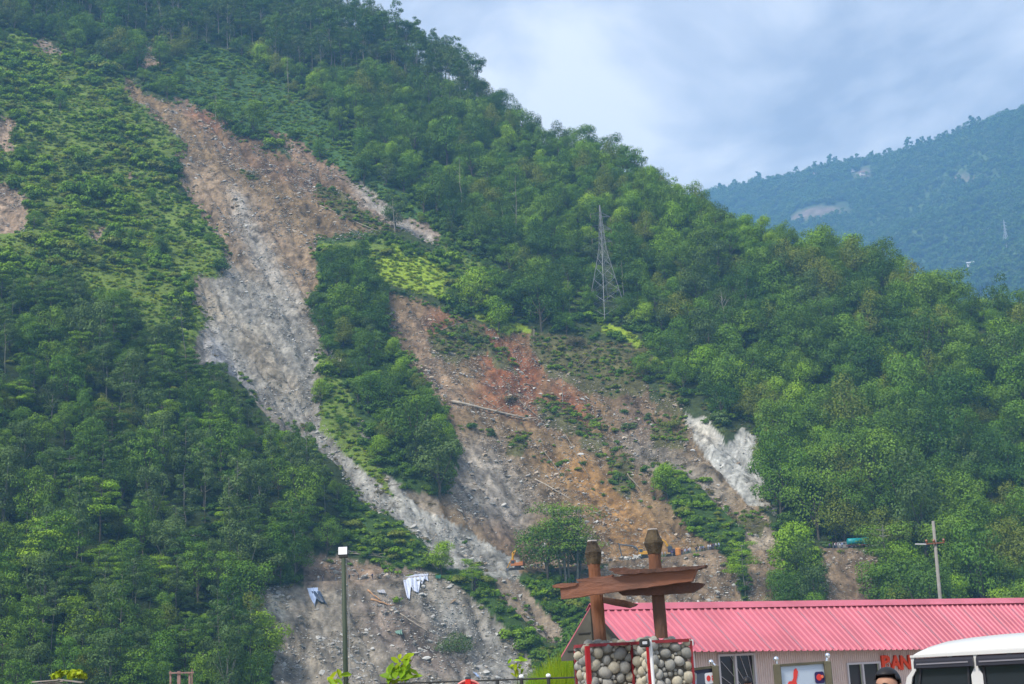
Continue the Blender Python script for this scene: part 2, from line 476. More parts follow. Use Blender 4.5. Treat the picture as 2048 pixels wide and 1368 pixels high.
# strip between the slides
paint(1, GREEN, [(628, 482), (760, 480), (805, 522), (780, 570), (772, 640), (802, 690), (872, 792), (917, 870), (900, 960), (880, 1012), (800, 985), (762, 940), (742, 870), (702, 800), (668, 722), (640, 645), (610, 602), (645, 560)])
paint(2, BUSHG, [(634, 702), (665, 722), (700, 790), (742, 892), (760, 950), (790, 1000), (735, 955), (690, 890), (642, 832), (636, 760)])
paint(0, (0.42, 0.36, 0.28), [(755, 650), (772, 655), (775, 690), (760, 700)], [(660, 690), (680, 715), (672, 722)])
paint(2, BUSHG, [(780, 500), (850, 520), (900, 500), (1000, 560), (1000, 620), (930, 628), (880, 600), (840, 595), (770, 560), (740, 530), (650, 520), (640, 490)])
paint(4, GRASS, [(785, 505), (850, 522), (905, 560), (885, 602), (840, 592), (770, 560), (750, 535)], [(935, 628), (1000, 640), (1065, 668), (1000, 664)], [(1190, 640), (1260, 678), (1335, 722), (1295, 712), (1205, 668)])
# scrub islands on the middle slide
paint(7, (0.10, 0.095, 0.04), [(855, 655), (960, 640), (990, 690), (940, 710), (870, 700)], [(1060, 660), (1300, 700), (1290, 760), (1200, 760), (1100, 740), (1070, 700)], [(1170, 840), (1215, 845), (1210, 872), (1165, 870)], [(1215, 890), (1262, 905), (1258, 975), (1222, 965)], [(1300, 830), (1370, 835), (1368, 880), (1310, 880)], [(970, 690), (1010, 700), (1040, 730), (990, 720)], [(1020, 865), (1060, 870), (1055, 895), (1020, 890)], [(1060, 790), (1120, 800), (1180, 830), (1150, 845), (1080, 820)], [(640, 370), (700, 400), (790, 470), (750, 470), (680, 430), (630, 400)], [(480, 340), (520, 350), (505, 362)], [(1480, 1020), (1540, 1050), (1530, 1070), (1480, 1050)], [(1320, 760), (1365, 780), (1360, 800), (1310, 790)])
paint(8, GREEN, [(1300, 925), (1372, 940), (1422, 1000), (1490, 1062), (1432, 1095), (1340, 1020)], [(1432, 1060), (1490, 1050), (1505, 1130), (1565, 1195), (1500, 1215), (1450, 1150)], [(1560, 1060), (1620, 1080), (1655, 1150), (1645, 1205), (1565, 1205), (1570, 1120)])
# banks under the road
paint(0, BANK, [(520, 1172), (598, 1166), (600, 1108), (690, 1118), (830, 1140), (862, 1152), (922, 1160), (992, 1222), (1042, 1282), (1072, 1342), (1100, 1450), (560, 1450), (542, 1320), (512, 1222)])
tintsoil((0.20, 0.135, 0.09), 0.9, 4, [(600, 1108), (690, 1118), (830, 1140), (860, 1152), (700, 1165), (600, 1165)])
tintsoil((0.46, 0.42, 0.34), 0.9, 3, [(525, 1188), (560, 1185), (575, 1225), (530, 1225)])
tintsoil((0.215, 0.205, 0.185), 0.9, 7, [(830, 1210), (900, 1190), (990, 1240), (1060, 1340), (1080, 1400), (930, 1350)])
tintsoil((0.135, 0.105, 0.088), 0.8, 5, [(690, 1180), (780, 1190), (860, 1260), (960, 1320), (880, 1340), (760, 1290)])
paint(0, (0.215, 0.17, 0.125), [(1000, 1152), (1050, 1150), (1082, 1200), (1142, 1290), (1100, 1290), (1042, 1212), (992, 1190)])
paint(0, (0.18, 0.13, 0.085), [(1236, 1124), (1440, 1102), (1475, 1150), (1500, 1260), (1130, 1260), (1150, 1150)], [(1488, 1108), (1562, 1108), (1570, 1260), (1500, 1260)], [(1640, 1102), (1752, 1100), (1770, 1260), (1640, 1260)])
tintsoil((0.13, 0.09, 0.065), 0.8, 5, [(1690, 1130), (1760, 1120), (1770, 1200), (1700, 1200)])
paint(5, (0.03, 0.045, 0.015), [(-700, 620), (0, 610), (120, 640), (250, 680), (330, 735), (380, 735), (430, 732), (490, 792), (520, 835), (560, 872), (620, 902), (690, 962), (735, 1012), (790, 1052), (850, 1090), (862, 1142), (800, 1138), (690, 1112), (602, 1105), (600, 1165), (522, 1170), (512, 1222), (542, 1320), (565, 1500), (-700, 1500)])
paint(8, GREEN, [(868, 1140), (962, 1136), (1000, 1200), (1052, 1262), (1102, 1312), (1150, 1420), (1085, 1420), (1062, 1332), (1000, 1242), (930, 1172)], [(1042, 1150), (1135, 1150), (1182, 1212), (1200, 1300), (1135, 1275), (1082, 1202)], [(690, 1010), (780, 1030), (850, 1090), (862, 1142), (760, 1120), (690, 1110)])
paint(8, GREEN, [(760, 1118), (800, 1100), (865, 1140), (840, 1142), (790, 1150)])

# open views the standing plants leave free: bare ground and the stretches of road one sees
openv = (zone == 0) | (zone == 4)
for p_ in ([(1225, 1078), (1330, 1074), (1448, 1082), (1448, 1104), (1225, 1128)], [(1640, 1080), (1770, 1078), (1770, 1104), (1640, 1106)], [(598, 1120), (870, 1135), (880, 1172), (598, 1176)], [(1002, 1095), (1056, 1095), (1056, 1150), (1002, 1152)], [(1895, 1070), (1945, 1070), (1945, 1094), (1895, 1096)], [(1196, 440), (1212, 440), (1232, 560), (1240, 610), (1186, 610), (1190, 560)]):
    sl, ins = fill(p_); openv[sl][ins] = True
vegmask = blur((zone != 0).astype(np.float32) - 0.5 * (zone == 7), 3)
soilb = soil
def lookup(arr, U, V, nearest=False):
    x = np.clip((U - MU0) / MR, 0, MW - 1.001); y = np.clip((V - MV0) / MR, 0, MH - 1.001)
    if nearest:
        return arr[np.round(y).astype(int), np.round(x).astype(int)]
    ix, iy = x.astype(int), y.astype(int); fx, fy = x - ix, y - iy
    if arr.ndim == 3: fx, fy = fx[..., None], fy[..., None]
    return (arr[iy, ix] * (1 - fx) + arr[iy, ix + 1] * fx) * (1 - fy) + (arr[iy + 1, ix] * (1 - fx) + arr[iy + 1, ix + 1] * fx) * fy
def warp(X, Y, U, V, amp=1.0):
    return U + amp * (14 * fbm(X / 16, Y / 16, 91, 3) + 5 * fbm(X / 4, Y / 4, 92, 2)), V + amp * (14 * fbm(X / 16, Y / 16, 93, 3) + 5 * fbm(X / 4, Y / 4, 94, 2))

Ucols = np.concatenate([np.arange(-1300, -60, 26), np.arange(-60, 2200, 3.7), np.arange(2200, 3300, 26)])
Tcols = np.interp(Ucols, _us, _tt)
Rrows = np.concatenate([np.arange(56, 330, 14), np.arange(330, 372, 3), np.arange(372, 690, 0.85), np.arange(690, 1000, 1.7), np.arange(1000, 1500, 9)])
TT, RR = np.meshgrid(Tcols, Rrows)
cs = 1 / np.sqrt(1 + TT ** 2)
GX, GY = RR * TT * cs, RR * cs
Z0 = base_height(TT, RR)
rho_r, z_r, m_, rho_g = profile(TT)
s_ = RR - rho_r
PU, PV, _ = project(np.stack([GX, GY, Z0], -1))
wamp = 1 - 0.7 * np.exp(-((PU - 1465) / 120) ** 2 - ((PV - 920) / 140) ** 2)
wU, wV = warp(GX, GY, PU, PV, wamp)
veg = lookup(vegmask, wU, wV)
zn = lookup(zone, wU, wV, True)
onface = (s_ > 4)
fade = np.clip((np.abs(s_) - 4) / 14, 0, 1) * np.clip((RR - 330) / 40, 0, 1)
big = 7.0 * fbm(GX / 85, GY / 85, 1, 3) * np.clip((np.abs(s_) - 4) / 45, 0, 1) * np.clip((rho_g - RR) / 60 + 0.6, 0.2, 1)
prop_ = 3.2 * (veg - 0.5) * fade
# rills and ledges in the bare ground
az = np.arctan(TT)
ridged = lambda a_: 1 - 2 * np.abs(a_)
flow = GX + 0.47 * RR            # the debris ran down and to the east
rill = (-1.6 * np.clip(ridged(fbm(flow / 9, RR / 60, 15, 2) * 2.2), 0, 1) ** 2 + fbm(flow / 3.6, RR / 30, 5, 3) * 1.1 + fbm(flow / 1.3, RR / 9, 6, 3) * 0.5) * (1 - veg)
lump = fbm(GX / 5, GY / 5, 8, 4) * (0.5 + 1.0 * (1 - veg)) + ridged(fbm(GX / 2.6, GY / 2.6, 9, 3)) * 0.6 * (1 - veg) + fbm(GX / 1.3, GY / 1.3, 12, 2) * 0.5 * (1 - veg)
whitez = (lookup(soil, wU, wV, True).min(-1) > 0.30)
facet = whitez * (1.6 * np.round(2.2 * fbm(GX / 7, GY / 6, 29, 3)) / 2.2 + 1.0 * np.abs(fbm(flow / 3.0, RR / 6, 30, 3)))
Z = Z0 + facet * np.clip(fade, 0, 1) + np.where(RR > 330, big * (RR > rho_r), 0) + prop_ + (rill + lump) * np.clip(fade + 0.12, 0, 1) * (RR > 335)
Z = np.where(np.abs(s_) < 5, z_r + 0.12 * lump, Z)
Z = np.maximum(Z, -7.5)
nr, nc = Z.shape
# colours of the ground itself
col = lookup(soilb, wU, wV, True).astype(float)
bare = (1 - veg)[..., None]
n_a = fbm(GX / 9, GY / 9, 21, 4)[..., None]; n_b = fbm(GX / 2.2, GY / 2.2, 22, 3)[..., None]; n_c = fbm(flow / 2.4, RR / 22, 23, 3)[..., None]
n_d = fbm(GX / 0.95, GY / 0.95, 24, 2)[..., None]
pale = np.clip((col.min(-1, keepdims=True) - 0.26) / 0.05, 0, 1)
col = col * (1 + 0.35 * n_a * (1 - .5 * pale) + 0.6 * n_b * (0.3 + bare) * (1 - .5 * pale) + 0.3 * n_c * bare * (1 - .8 * pale) + 0.5 * n_d * bare * (1 - .4 * pale))
col = np.where((np.abs(s_) < 4)[..., None], (0.22, 0.185, 0.14) * (1 + 0.25 * n_a), col)
crack = np.clip((ridged(fbm(GX / 4.5 + 0.3 * GY / 4.5, GY / 3.0, 28, 3) * 2.0) - 0.72) / 0.2, 0, 1)[..., None]
col = col * (1 - 0.5 * crack * pale)
flo = (RR < rho_r - 48)[..., None] | (RR < 340)[..., None]
col = np.where(flo, np.array((0.09, 0.13, 0.03)) * (1 + 0.4 * n_a), col)
col = np.clip(col, 0.01, 0.75)

def ground_mat(name, scale=0.7, bump=1.0):
    m = bpy.data.materials.new(name); m.use_nodes = True
    t = m.node_tree; b = t.nodes['Principled BSDF']
    b.inputs['Roughness'].default_value = 0.95; b.inputs['Specular IOR Level'].default_value = 0.1
    a = N(t, 'ShaderNodeAttribute'); a.attribute_name = 'soil'
    co = N(t, 'ShaderNodeTexCoord')
    n = N(t, 'ShaderNodeTexNoise'); n.inputs['Scale'].default_value = scale; n.inputs['Detail'].default_value = 8; n.inputs['Roughness'].default_value = 0.7
    L(t, co.outputs['Object'], n.inputs['Vector'])
    vo = N(t, 'ShaderNodeTexVoronoi'); vo.inputs['Scale'].default_value = scale * 1.6
    L(t, co.outputs['Object'], vo.inputs['Vector'])
    r = N(t, 'ShaderNodeMapRange'); r.inputs[1].default_value = 0.25; r.inputs[2].default_value = 0.75; r.inputs[3].default_value = 0.5; r.inputs[4].default_value = 1.5
    L(t, n.outputs['Fac'], r.inputs[0])
    r2 = N(t, 'ShaderNodeMapRange'); r2.inputs[3].default_value = 0.85; r2.inputs[4].default_value = 1.15
    L(t, vo.outputs['Color'], r2.inputs[0])
    mu = N(t, 'ShaderNodeMath', operation='MULTIPLY'); L(t, r.outputs[0], mu.inputs[0]); L(t, r2.outputs[0], mu.inputs[1])
    hs = N(t, 'ShaderNodeHueSaturation'); L(t, a.outputs['Color'], hs.inputs['Color']); L(t, mu.outputs[0], hs.inputs['Value'])
    L(t, hs.outputs['Color'], b.inputs['Base Color'])
    bp = N(t, 'ShaderNodeBump'); bp.inputs['Strength'].default_value = bump; bp.inputs['Distance'].default_value = 0.6
    L(t, n.outputs['Fac'], bp.inputs['Height']); L(t, bp.outputs['Normal'], b.inputs['Normal'])
    return m
GROUND = ground_mat('hill_ground')
iq = np.arange(nr - 1)[:, None] * nc + np.arange(nc - 1)[None, :]
quads = np.stack([iq, iq + 1, iq + nc + 1, iq + nc], -1).reshape(-1, 4)
hill = link('hillside', np_mesh('hillside', np.stack([GX, GY, Z], -1).reshape(-1, 3), quads, [GROUND], True, attrs={'soil': col.reshape(-1, 3)}), kind='structure')

def height(x, y):
    """ground height on the hillside mesh"""
    x = np.asarray(x, float); y = np.asarray(y, float)
    rho = np.hypot(x, y); t = x / y
    ci = np.clip(np.interp(t, Tcols, np.arange(nc)), 0, nc - 1.001); ri = np.clip(np.interp(rho, Rrows, np.arange(nr)), 0, nr - 1.001)
    c0, r0 = ci.astype(int), ri.astype(int); fc, fr = ci - c0, ri - r0
    return (Z[r0, c0] * (1 - fc) + Z[r0, c0 + 1] * fc) * (1 - fr) + (Z[r0 + 1, c0] * (1 - fc) + Z[r0 + 1, c0 + 1] * fc) * fr
ELEV = Z / RR
CMAX = np.maximum.accumulate(np.where(RR > 330, ELEV, -9), 0)     # highest elevation met so far along each direction
def hit(U, V):
    """where the sight line through a photograph pixel meets the hillside"""
    t, e = tan_of_pixel(np.array(float(U)), np.array(float(V)))
    ci = int(round(float(np.clip(np.interp(t, Tcols, np.arange(nc)), 0, nc - 1))))
    i = int(np.searchsorted(CMAX[:, ci], e))
    i = min(max(i, 1), nr - 1)
    e0, e1 = CMAX[i - 1, ci], CMAX[i, ci]
    k = 0 if e1 <= e0 else float(np.clip((e - e0) / (e1 - e0), 0, 1))
    rho = Rrows[i - 1] + k * (Rrows[i] - Rrows[i - 1])
    c = 1 / math.sqrt(1 + float(t) ** 2)
    x, y = rho * float(t) * c, rho * c
    return Vector((x, y, float(height(x, y))))
def visible(x, y, z):
    rho = np.hypot(x, y); t = x / y
    ci = np.clip(np.round(np.interp(t, Tcols, np.arange(nc))).astype(int), 0, nc - 1)
    ri = np.clip(np.searchsorted(Rrows, rho) - 2, 0, nr - 1)
    return z / rho > CMAX[ri, ci] - 0.004

# ---- flat valley floor and the paved forecourt the camera stands on
FLOORM = mat('valley_grass', (0.06, 0.10, 0.025), 0.95, var=0.4, scale=0.05)
mb = MB(); mb.add([(-3700, -900, -6.6), (3700, -900, -6.6), (3700, 4750, -6.6), (-3700, 4750, -6.6)], [(0, 1, 2, 3)])
mb.obj('valley_floor', FLOORM, kind='structure')
PAVE = mat('forecourt_concrete', (0.26, 0.25, 0.23), 0.9, var=0.2, scale=0.8, bump=0.2)
mb = MB(); mb.box((0, 12, -4.15), (160, 86, 4.8))
mb.obj('forecourt', PAVE, kind='structure')
GZ = -1.75
# ---- far hill across the valley
FR = [(900, 520), (1100, 470), (1300, 425), (1430, 388), (1500, 372), (1600, 352), (1650, 335), (1750, 322), (1850, 297), (1920, 268), (1980, 247), (2048, 222), (2200, 165), (2600, 40), (3200, -60)]
_fr = np.array([tan_of_pixel(np.array(float(u)), np.array(float(v))) for u, v in FR], float)
fU = np.arange(800, 2700, 9.0); fT = np.interp(fU, _us, _tt)
FK = 1.55
fR = np.concatenate([np.arange(1300, 2500, 11), np.arange(2500, 3000, 40)]) * FK
FT, FRR = np.meshgrid(fT, fR)
fe = np.interp(FT, _fr[:, 0], _fr[:, 1])
fr_g = np.interp(FT, [0.0, 0.13, 0.35, 0.6], [2500 * FK, 2400 * FK, 2150 * FK, 1900 * FK])
fzg = fe * fr_g
fcs = 1 / np.sqrt(1 + FT ** 2)
FX, FY = FRR * FT * fcs, FRR * fcs
base_r = fr_g - fzg / 0.62
FZ = np.where(FRR < fr_g, fzg - 0.62 * (fr_g - FRR), fzg - 0.3 * (FRR - fr_g))
FZ = FZ + (150 * fbm(FX / 560, FY / 560, 40, 4) + 20 * fbm(FX / 100, FY / 100, 44, 3)) * np.clip((fr_g - FRR) / 300, 0.0, 1)
FZ = np.maximum(FZ, -7.5)
fU_, fV_, _ = project(np.stack([FX, FY, FZ], -1))
scarw = np.zeros(FX.shape)
for cx, cy, rx, ry in ((1645, 418, 36, 9), (1625, 432, 30, 9), (1575, 342, 14, 6), (1720, 352, 22, 10), (1935, 360, 26, 6), (1440, 372, 10, 5)):
    scarw = np.maximum(scarw, np.clip(1.5 - np.hypot((fU_ - cx + 26 * fbm(FX / 70, FY / 70, 3, 3)) / rx, (fV_ - cy + 9 * fbm(FX / 60, FY / 60, 6, 3)) / ry), 0, 1))
patch = np.clip(fbm(FX / 200, FY / 200, 50, 3) * 1.6 - 0.15, 0, 0.6)
fcol = np.array((0.04, 0.075, 0.03)) * (1 - patch[..., None]) + np.array((0.09, 0.13, 0.04)) * patch[..., None]
fcol = fcol * (1 - scarw[..., None]) + np.array((0.20, 0.15, 0.125)) * scarw[..., None]
fn, fm = FZ.shape
iq = np.arange(fn - 1)[:, None] * fm + np.arange(fm - 1)[None, :]
fquads = np.stack([iq, iq + 1, iq + fm + 1, iq + fm], -1).reshape(-1, 4)
link('far_hill', np_mesh('far_hill', np.stack([FX, FY, FZ], -1).reshape(-1, 3), fquads, [ground_mat('far_ground', 0.05, 0.6)], True, attrs={'soil': fcol.reshape(-1, 3)}), kind='structure')
FELEV = np.maximum.accumulate(FZ / FRR, 0)
def far_hit(U, V):
    t, e = tan_of_pixel(np.array(float(U)), np.array(float(V)))
    ci = int(np.clip(np.interp(t, fT, np.arange(fm)), 0, fm - 1))
    i = min(int(np.searchsorted(FELEV[:, ci], e)), fn - 1)
    return Vector((FX[i, ci], FY[i, ci], FZ[i, ci]))

# ---- the air: pale haze round camera, valley and hills
hz = bpy.data.materials.new('haze_air'); hz.use_nodes = True
t = hz.node_tree; t.nodes.clear()
o_ = N(t, 'ShaderNodeOutputMaterial'); pv = N(t, 'ShaderNodeVolumePrincipled')
pv.inputs['Color'].default_value = (0.27, 0.56, 0.95, 1)
pv.inputs['Density'].default_value = 0.00021
pv.inputs['Anisotropy'].default_value = 0.1
L(t, pv.outputs['Volume'], o_.inputs['Volume'])
mb = MB(); mb.box((0, 1925, 596), (7600, 5800, 1211)); mb.obj('haze', hz, kind='stuff')
# road surface on the bench
mb = MB()
ru = np.arange(598, 2110, 12.0)
rt = np.interp(ru, _us, _tt); rr_, rz_, _, _ = profile(rt)
vs, cols_ = [], []
for i, tt in enumerate(rt):
    for off in (-2.9, -1.0, 1.0, 2.9):
        rho = rr_[i] + off; c = 1 / math.sqrt(1 + tt * tt)
        x, y = rho * tt * c, rho * c
        vs.append((x, y, max(float(height(x, y)), rz_[i] - 0.1) + 0.12))
fs = [(i * 4 + k, (i + 1) * 4 + k, (i + 1) * 4 + k + 1, i * 4 + k + 1) for i in range(len(rt) - 1) for k in range(3)]
mb.add(vs, fs)
mb.obj('road', mat('road_dirt', (0.24, 0.215, 0.175), 0.95, var=0.25, scale=0.3, bump=0.3, bscale=2), kind='structure')

# ------------------------------------------------------------------ plants
def unit(v):
    return v / np.maximum(np.linalg.norm(v, axis=-1, keepdims=True), 1e-6)
def leaves(rg, pos, nrm, size, tint, aspect=0.75):
    """a bent leaf (two quads folded into one four-cornered spray) at every position"""
    n = len(pos)
    r = unit(rg.normal(size=(n, 3)))
    a = unit(np.cross(nrm, r)); b = np.cross(nrm, a)
    s = size * rg.uniform(0.6, 1.35, (n, 1))
    a, b = a * s * 0.5, b * s * 0.5 * aspect
    k = nrm * s * rg.uniform(-0.25, 0.25, (n, 1))
    v = np.stack([pos - a, pos - b + k, pos + a, pos + b + k], 1).reshape(-1, 3)
    q = np.arange(4 * n).reshape(n, 4)
    return v, q, np.repeat(tint, 4)
def crown(rg, lobes, leaf, per, flat=0.0, low=-0.35):
    """lobes: (centre, radius xyz). Leaves on and just under the surface of every lobe, denser on top"""
    Pn, Nn, Tn = [], [], []
    area = sum((l[1][0] * l[1][1]) ** 0.8 for l in lobes)
    for c, r in lobes:
        n = max(12, int(per * (r[0] * r[1]) ** 0.8 / area))
        d = unit(rg.normal(size=(int(n * 1.7), 3)))
        d = d[d[:, 2] > low - 0.3 * rg.random(len(d))][:n]
        n = len(d)
        rad = rg.uniform(0.70, 1.10, (n, 1)) * (1 + 0.16 * np.sin(d[:, :1] * 7 + c[0]) * np.cos(d[:, 1:2] * 6 + c[1]))
        Pn.append(np.array(c) + d * rad * np.array(r))
        nn = unit(d * 1.0 + rg.normal(size=(n, 3)) * 0.26 + np.array([0, 0, 0.30 + flat]))
        Nn.append(nn)
        Tn.append(rg.uniform(0.78, 1.22) * rg.uniform(0.88, 1.14, n))
    return leaves(rg, np.concatenate(Pn), np.concatenate(Nn), leaf, np.concatenate(Tn))
def trunk_arr(pathlist, n=5):
    """tapered limbs: [(points, radii)] -> verts, quads"""
    V, Q = [], []
    o = 0
    for pts, rad in pathlist:
        pts = np.asarray(pts, float)
        for i, p in enumerate(pts):
            t = pts[min(i + 1, len(pts) - 1)] - pts[max(i - 1, 0)]; t = t / np.linalg.norm(t)
            x = np.cross(t, (0.3, 0.9, 0.1)); x /= np.linalg.norm(x); y = np.cross(t, x)
            for k in range(n):
                a = 2 * math.pi * k / n
                V.append(p + (x * math.cos(a) + y * math.sin(a)) * rad[i])
        for i in range(len(pts) - 1):
            for k in range(n):
                Q.append((o + i * n + k, o + i * n + (k + 1) % n, o + (i + 1) * n + (k + 1) % n, o + (i + 1) * n + k))
        o += len(pts) * n
    return np.array(V), np.array(Q)
def limb(rg, a, b, r0, r1, k=4, wob=0.06):
    a, b = np.array(a, float), np.array(b, float)
    L_ = np.linalg.norm(b - a)
    pts = [a + (b - a) * i / k + (rg.normal(size=3) * wob * L_ / k if 0 < i < k else 0) for i in range(k + 1)]
    return pts, [r0 + (r1 - r0) * i / k for i in range(k + 1)]

class Plant:
    """one kind of plant: mesh of its trunk, of its crown, and of both together"""
    def __init__(s, key, cr, tr, leafm, barkm, h):
        s.key, s.h = key, h
        s.crown = np_mesh(key + '_crown', cr[0], cr[1], [leafm], attrs={'tint': cr[2]})
        s.trunk = None
        if tr is not None:
            s.trunk = np_mesh(key + '_trunk', tr[0], tr[1], [barkm], True)
            nv = len(cr[0])
            s.both = np_mesh(key + '_whole', np.concatenate([cr[0], tr[0]]), np.concatenate([cr[1], tr[1] + nv]), [leafm, barkm],
                             mat_idx=np.r_[np.zeros(len(cr[1]), int), np.ones(len(tr[1]), int)], attrs={'tint': np.r_[cr[2], np.ones(len(tr[0]))]})
        else:
            s.both = s.crown
        s.width = float(np.ptp(cr[0][:, 0]))

def broad(key, seed, R, H, crown_h, leafm, nl=17, per=3600, leaf=0.37, barkm=BARK, lobe=(0.3, 0.5), fill_=0.86):
    rg = np.random.default_rng(seed)
    crown_h = max(crown_h, H * fill_)
    cz = H - crown_h / 2
    lobes = []
    for i in range(nl):
        d = unit(rg.normal(size=3)); d[2] = d[2] * 0.95 + 0.12
        rr = rg.uniform(lobe[0] * 0.75, lobe[1]) * R
        c = np.array([0, 0, cz]) + d * np.array([R - rr * 0.7, R - rr * 0.7, crown_h / 2 - rr * 0.45]) * rg.uniform(0.7, 1.12)
        lobes.append((c, (rr, rr, rr * rg.uniform(0.7, 0.95))))
    lobes.append((np.array([0, 0, cz]), (R * 0.55, R * 0.55, crown_h * 0.36)))
    tr = [limb(rg, (0, 0, -1.5), (rg.normal() * .3, rg.normal() * .3, cz), R * 0.055, R * 0.028, 5)]
    for c, r in lobes[:7]:
        tr.append(limb(rg, (0, 0, H - crown_h * rg.uniform(0.75, 1.0)), c, R * 0.028, R * 0.008, 3))
    return Plant(key, crown(rg, lobes, leaf, per), trunk_arr(tr), leafm, barkm, H)
def thin(key, seed, H, R, leafm, per=1100, leaf=0.5, bare=0.5, barkm=BARKP):
    """slender stem with loose sprays of leaves along its upper part"""
    rg = np.random.default_rng(seed)
    top = np.array([rg.normal() * 0.5, rg.normal() * 0.5, H])
    stem = limb(rg, (0, 0, -1.5), top, 0.13, 0.035, 7, 0.05)
    tr = [stem]; lobes = []
    for i in range(18):
        f = bare + (1 - bare) * (i + rg.random()) / 18
        p = np.array([top[0] * f, top[1] * f, H * f])
        a = rg.uniform(0, 6.28); ln = R * (1.15 - 0.75 * (f - bare) / (1 - bare)) * rg.uniform(0.5, 1.0)
        q = p + np.array([math.cos(a) * ln, math.sin(a) * ln, ln * rg.uniform(0.15, 0.6)])
        tr.append(limb(rg, p, q, 0.05, 0.015, 2))
        rr = rg.uniform(0.35, 0.55) * R * (1.1 - 0.5 * (f - bare) / (1 - bare))
        lobes.append((q, (rr, rr, rr * 0.6)))
    return Plant(key, crown(rg, lobes, leaf, per, low=-0.6), trunk_arr(tr, 4), leafm, barkm, H)
def tier(key, seed, H, R, leafm, per=1800, leaf=0.45, trunks=1, barkm=BARKP, bare=0.35, layers=6):
    """flat spreading layers of feathery foliage"""
    rg = np.random.default_rng(seed)
    tr, lobes = [], []
    for k in range(trunks):
        b = np.array([rg.normal() * 0.12 * R, rg.normal() * 0.12 * R, -1.5]) if trunks > 1 else np.array([0, 0, -1.5])
        tp = np.array([b[0] * 2.2 + rg.normal() * 0.2, b[1] * 2.2, H * rg.uniform(0.86, 0.95)])
        tr.append(limb(rg, b, tp, R * 0.04, R * 0.012, 6, 0.04))
        for i in range(layers):
            f = bare + (1 - bare) * (i + rg.uniform(0.2, 0.8)) / layers
            p = b + (tp - b) * min(f, 1)
            m = 3
            for j in range(m):
                a = rg.uniform(0, 6.28); ln = R * rg.uniform(0.35, 0.8) * (1.0 if f < 0.7 else 0.8)
                q = np.array([p[0] + math.cos(a) * ln, p[1] + math.sin(a) * ln, max(p[2], H * bare) + ln * 0.22])
                tr.append(limb(rg, p, q, R * 0.014, R * 0.004, 2))
                rr = R * rg.uniform(0.28, 0.46)
                lobes.append((q, (rr, rr, rr * 0.32)))
    return Plant(key, crown(rg, lobes, leaf, per, 0.5, -0.5), trunk_arr(tr, 5), leafm, barkm, H)
def bush(key, seed, R, H, leafm, nl=8, per=800, leaf=0.29):
    rg = np.random.default_rng(seed)
    lobes = []
    for i in range(nl):
        a, d = rg.uniform(0, 6.28), R * math.sqrt(rg.random()) * 0.75
        rr = R * rg.uniform(0.3, 0.5)
        lobes.append((np.array([math.cos(a) * d, math.sin(a) * d, rg.uniform(0.15, 0.75) * H * (1 - 0.4 * d / R)]), (rr, rr, rr * 0.8)))
    return Plant(key, crown(rg, lobes, leaf, per, low=-0.2), None, leafm, BARK, H)
def tuft(key, seed, R, H, leafm, n=90, w=0.07):
    """blades of tall grass"""
    rg = np.random.default_rng(seed)
    V, Q, T = [], [], []
    for i in range(n):
        a, d = rg.uniform(0, 6.28), R * math.sqrt(rg.random())
        p = np.array([math.cos(a) * d, math.sin(a) * d, -0.2]); h = H * rg.uniform(0.55, 1.1)
        b = rg.uniform(0, 6.28); side = np.array([math.cos(b), math.sin(b), 0]) * w
        lean = np.array([rg.normal(), rg.normal(), 0]) * 0.10 * h
        o = len(V)
        for f in (0, 0.5, 0.85, 1.0):
            c = p + np.array([0, 0, h * (f - 0.12 * f * f * (abs(lean).sum() / h) * 3)]) + lean * f * f * 1.6
            ww = side * (1 - 0.8 * f)
            V += [c - ww, c + ww]
        for s_i in range(3):
            Q.append((o + 2 * s_i, o + 2 * s_i + 1, o + 2 * s_i + 3, o + 2 * s_i + 2))
        T += [rg.uniform(0.75, 1.25)] * 8
    return Plant(key, (np.array(V), np.array(Q), np.array(T)), None, leafm, BARK, H)
def bare_tree(rg, H, spread=0.25, nb=9, r=0.18):
    tr = [limb(rg, (0, 0, -0.8), (rg.normal() * 0.03 * H, rg.normal() * 0.03 * H, H), r, r * 0.3, 6, 0.05)]
    for i in range(nb):
        f = rg.uniform(0.4, 0.97); a = rg.uniform(0, 6.28); ln = H * spread * rg.uniform(0.4, 1) * (1.2 - f)
        p = np.array([0, 0, H * f])
        q = p + np.array([math.cos(a) * ln, math.sin(a) * ln, ln * rg.uniform(0.5, 1.4)])
        tr.append(limb(rg, p, q, r * 0.35, r * 0.1, 3, 0.12))
        tr.append(limb(rg, p + (q - p) * 0.6, q + rg.normal(size=3) * ln * 0.3, r * 0.18, r * 0.06, 2))
    return trunk_arr(tr, 5)

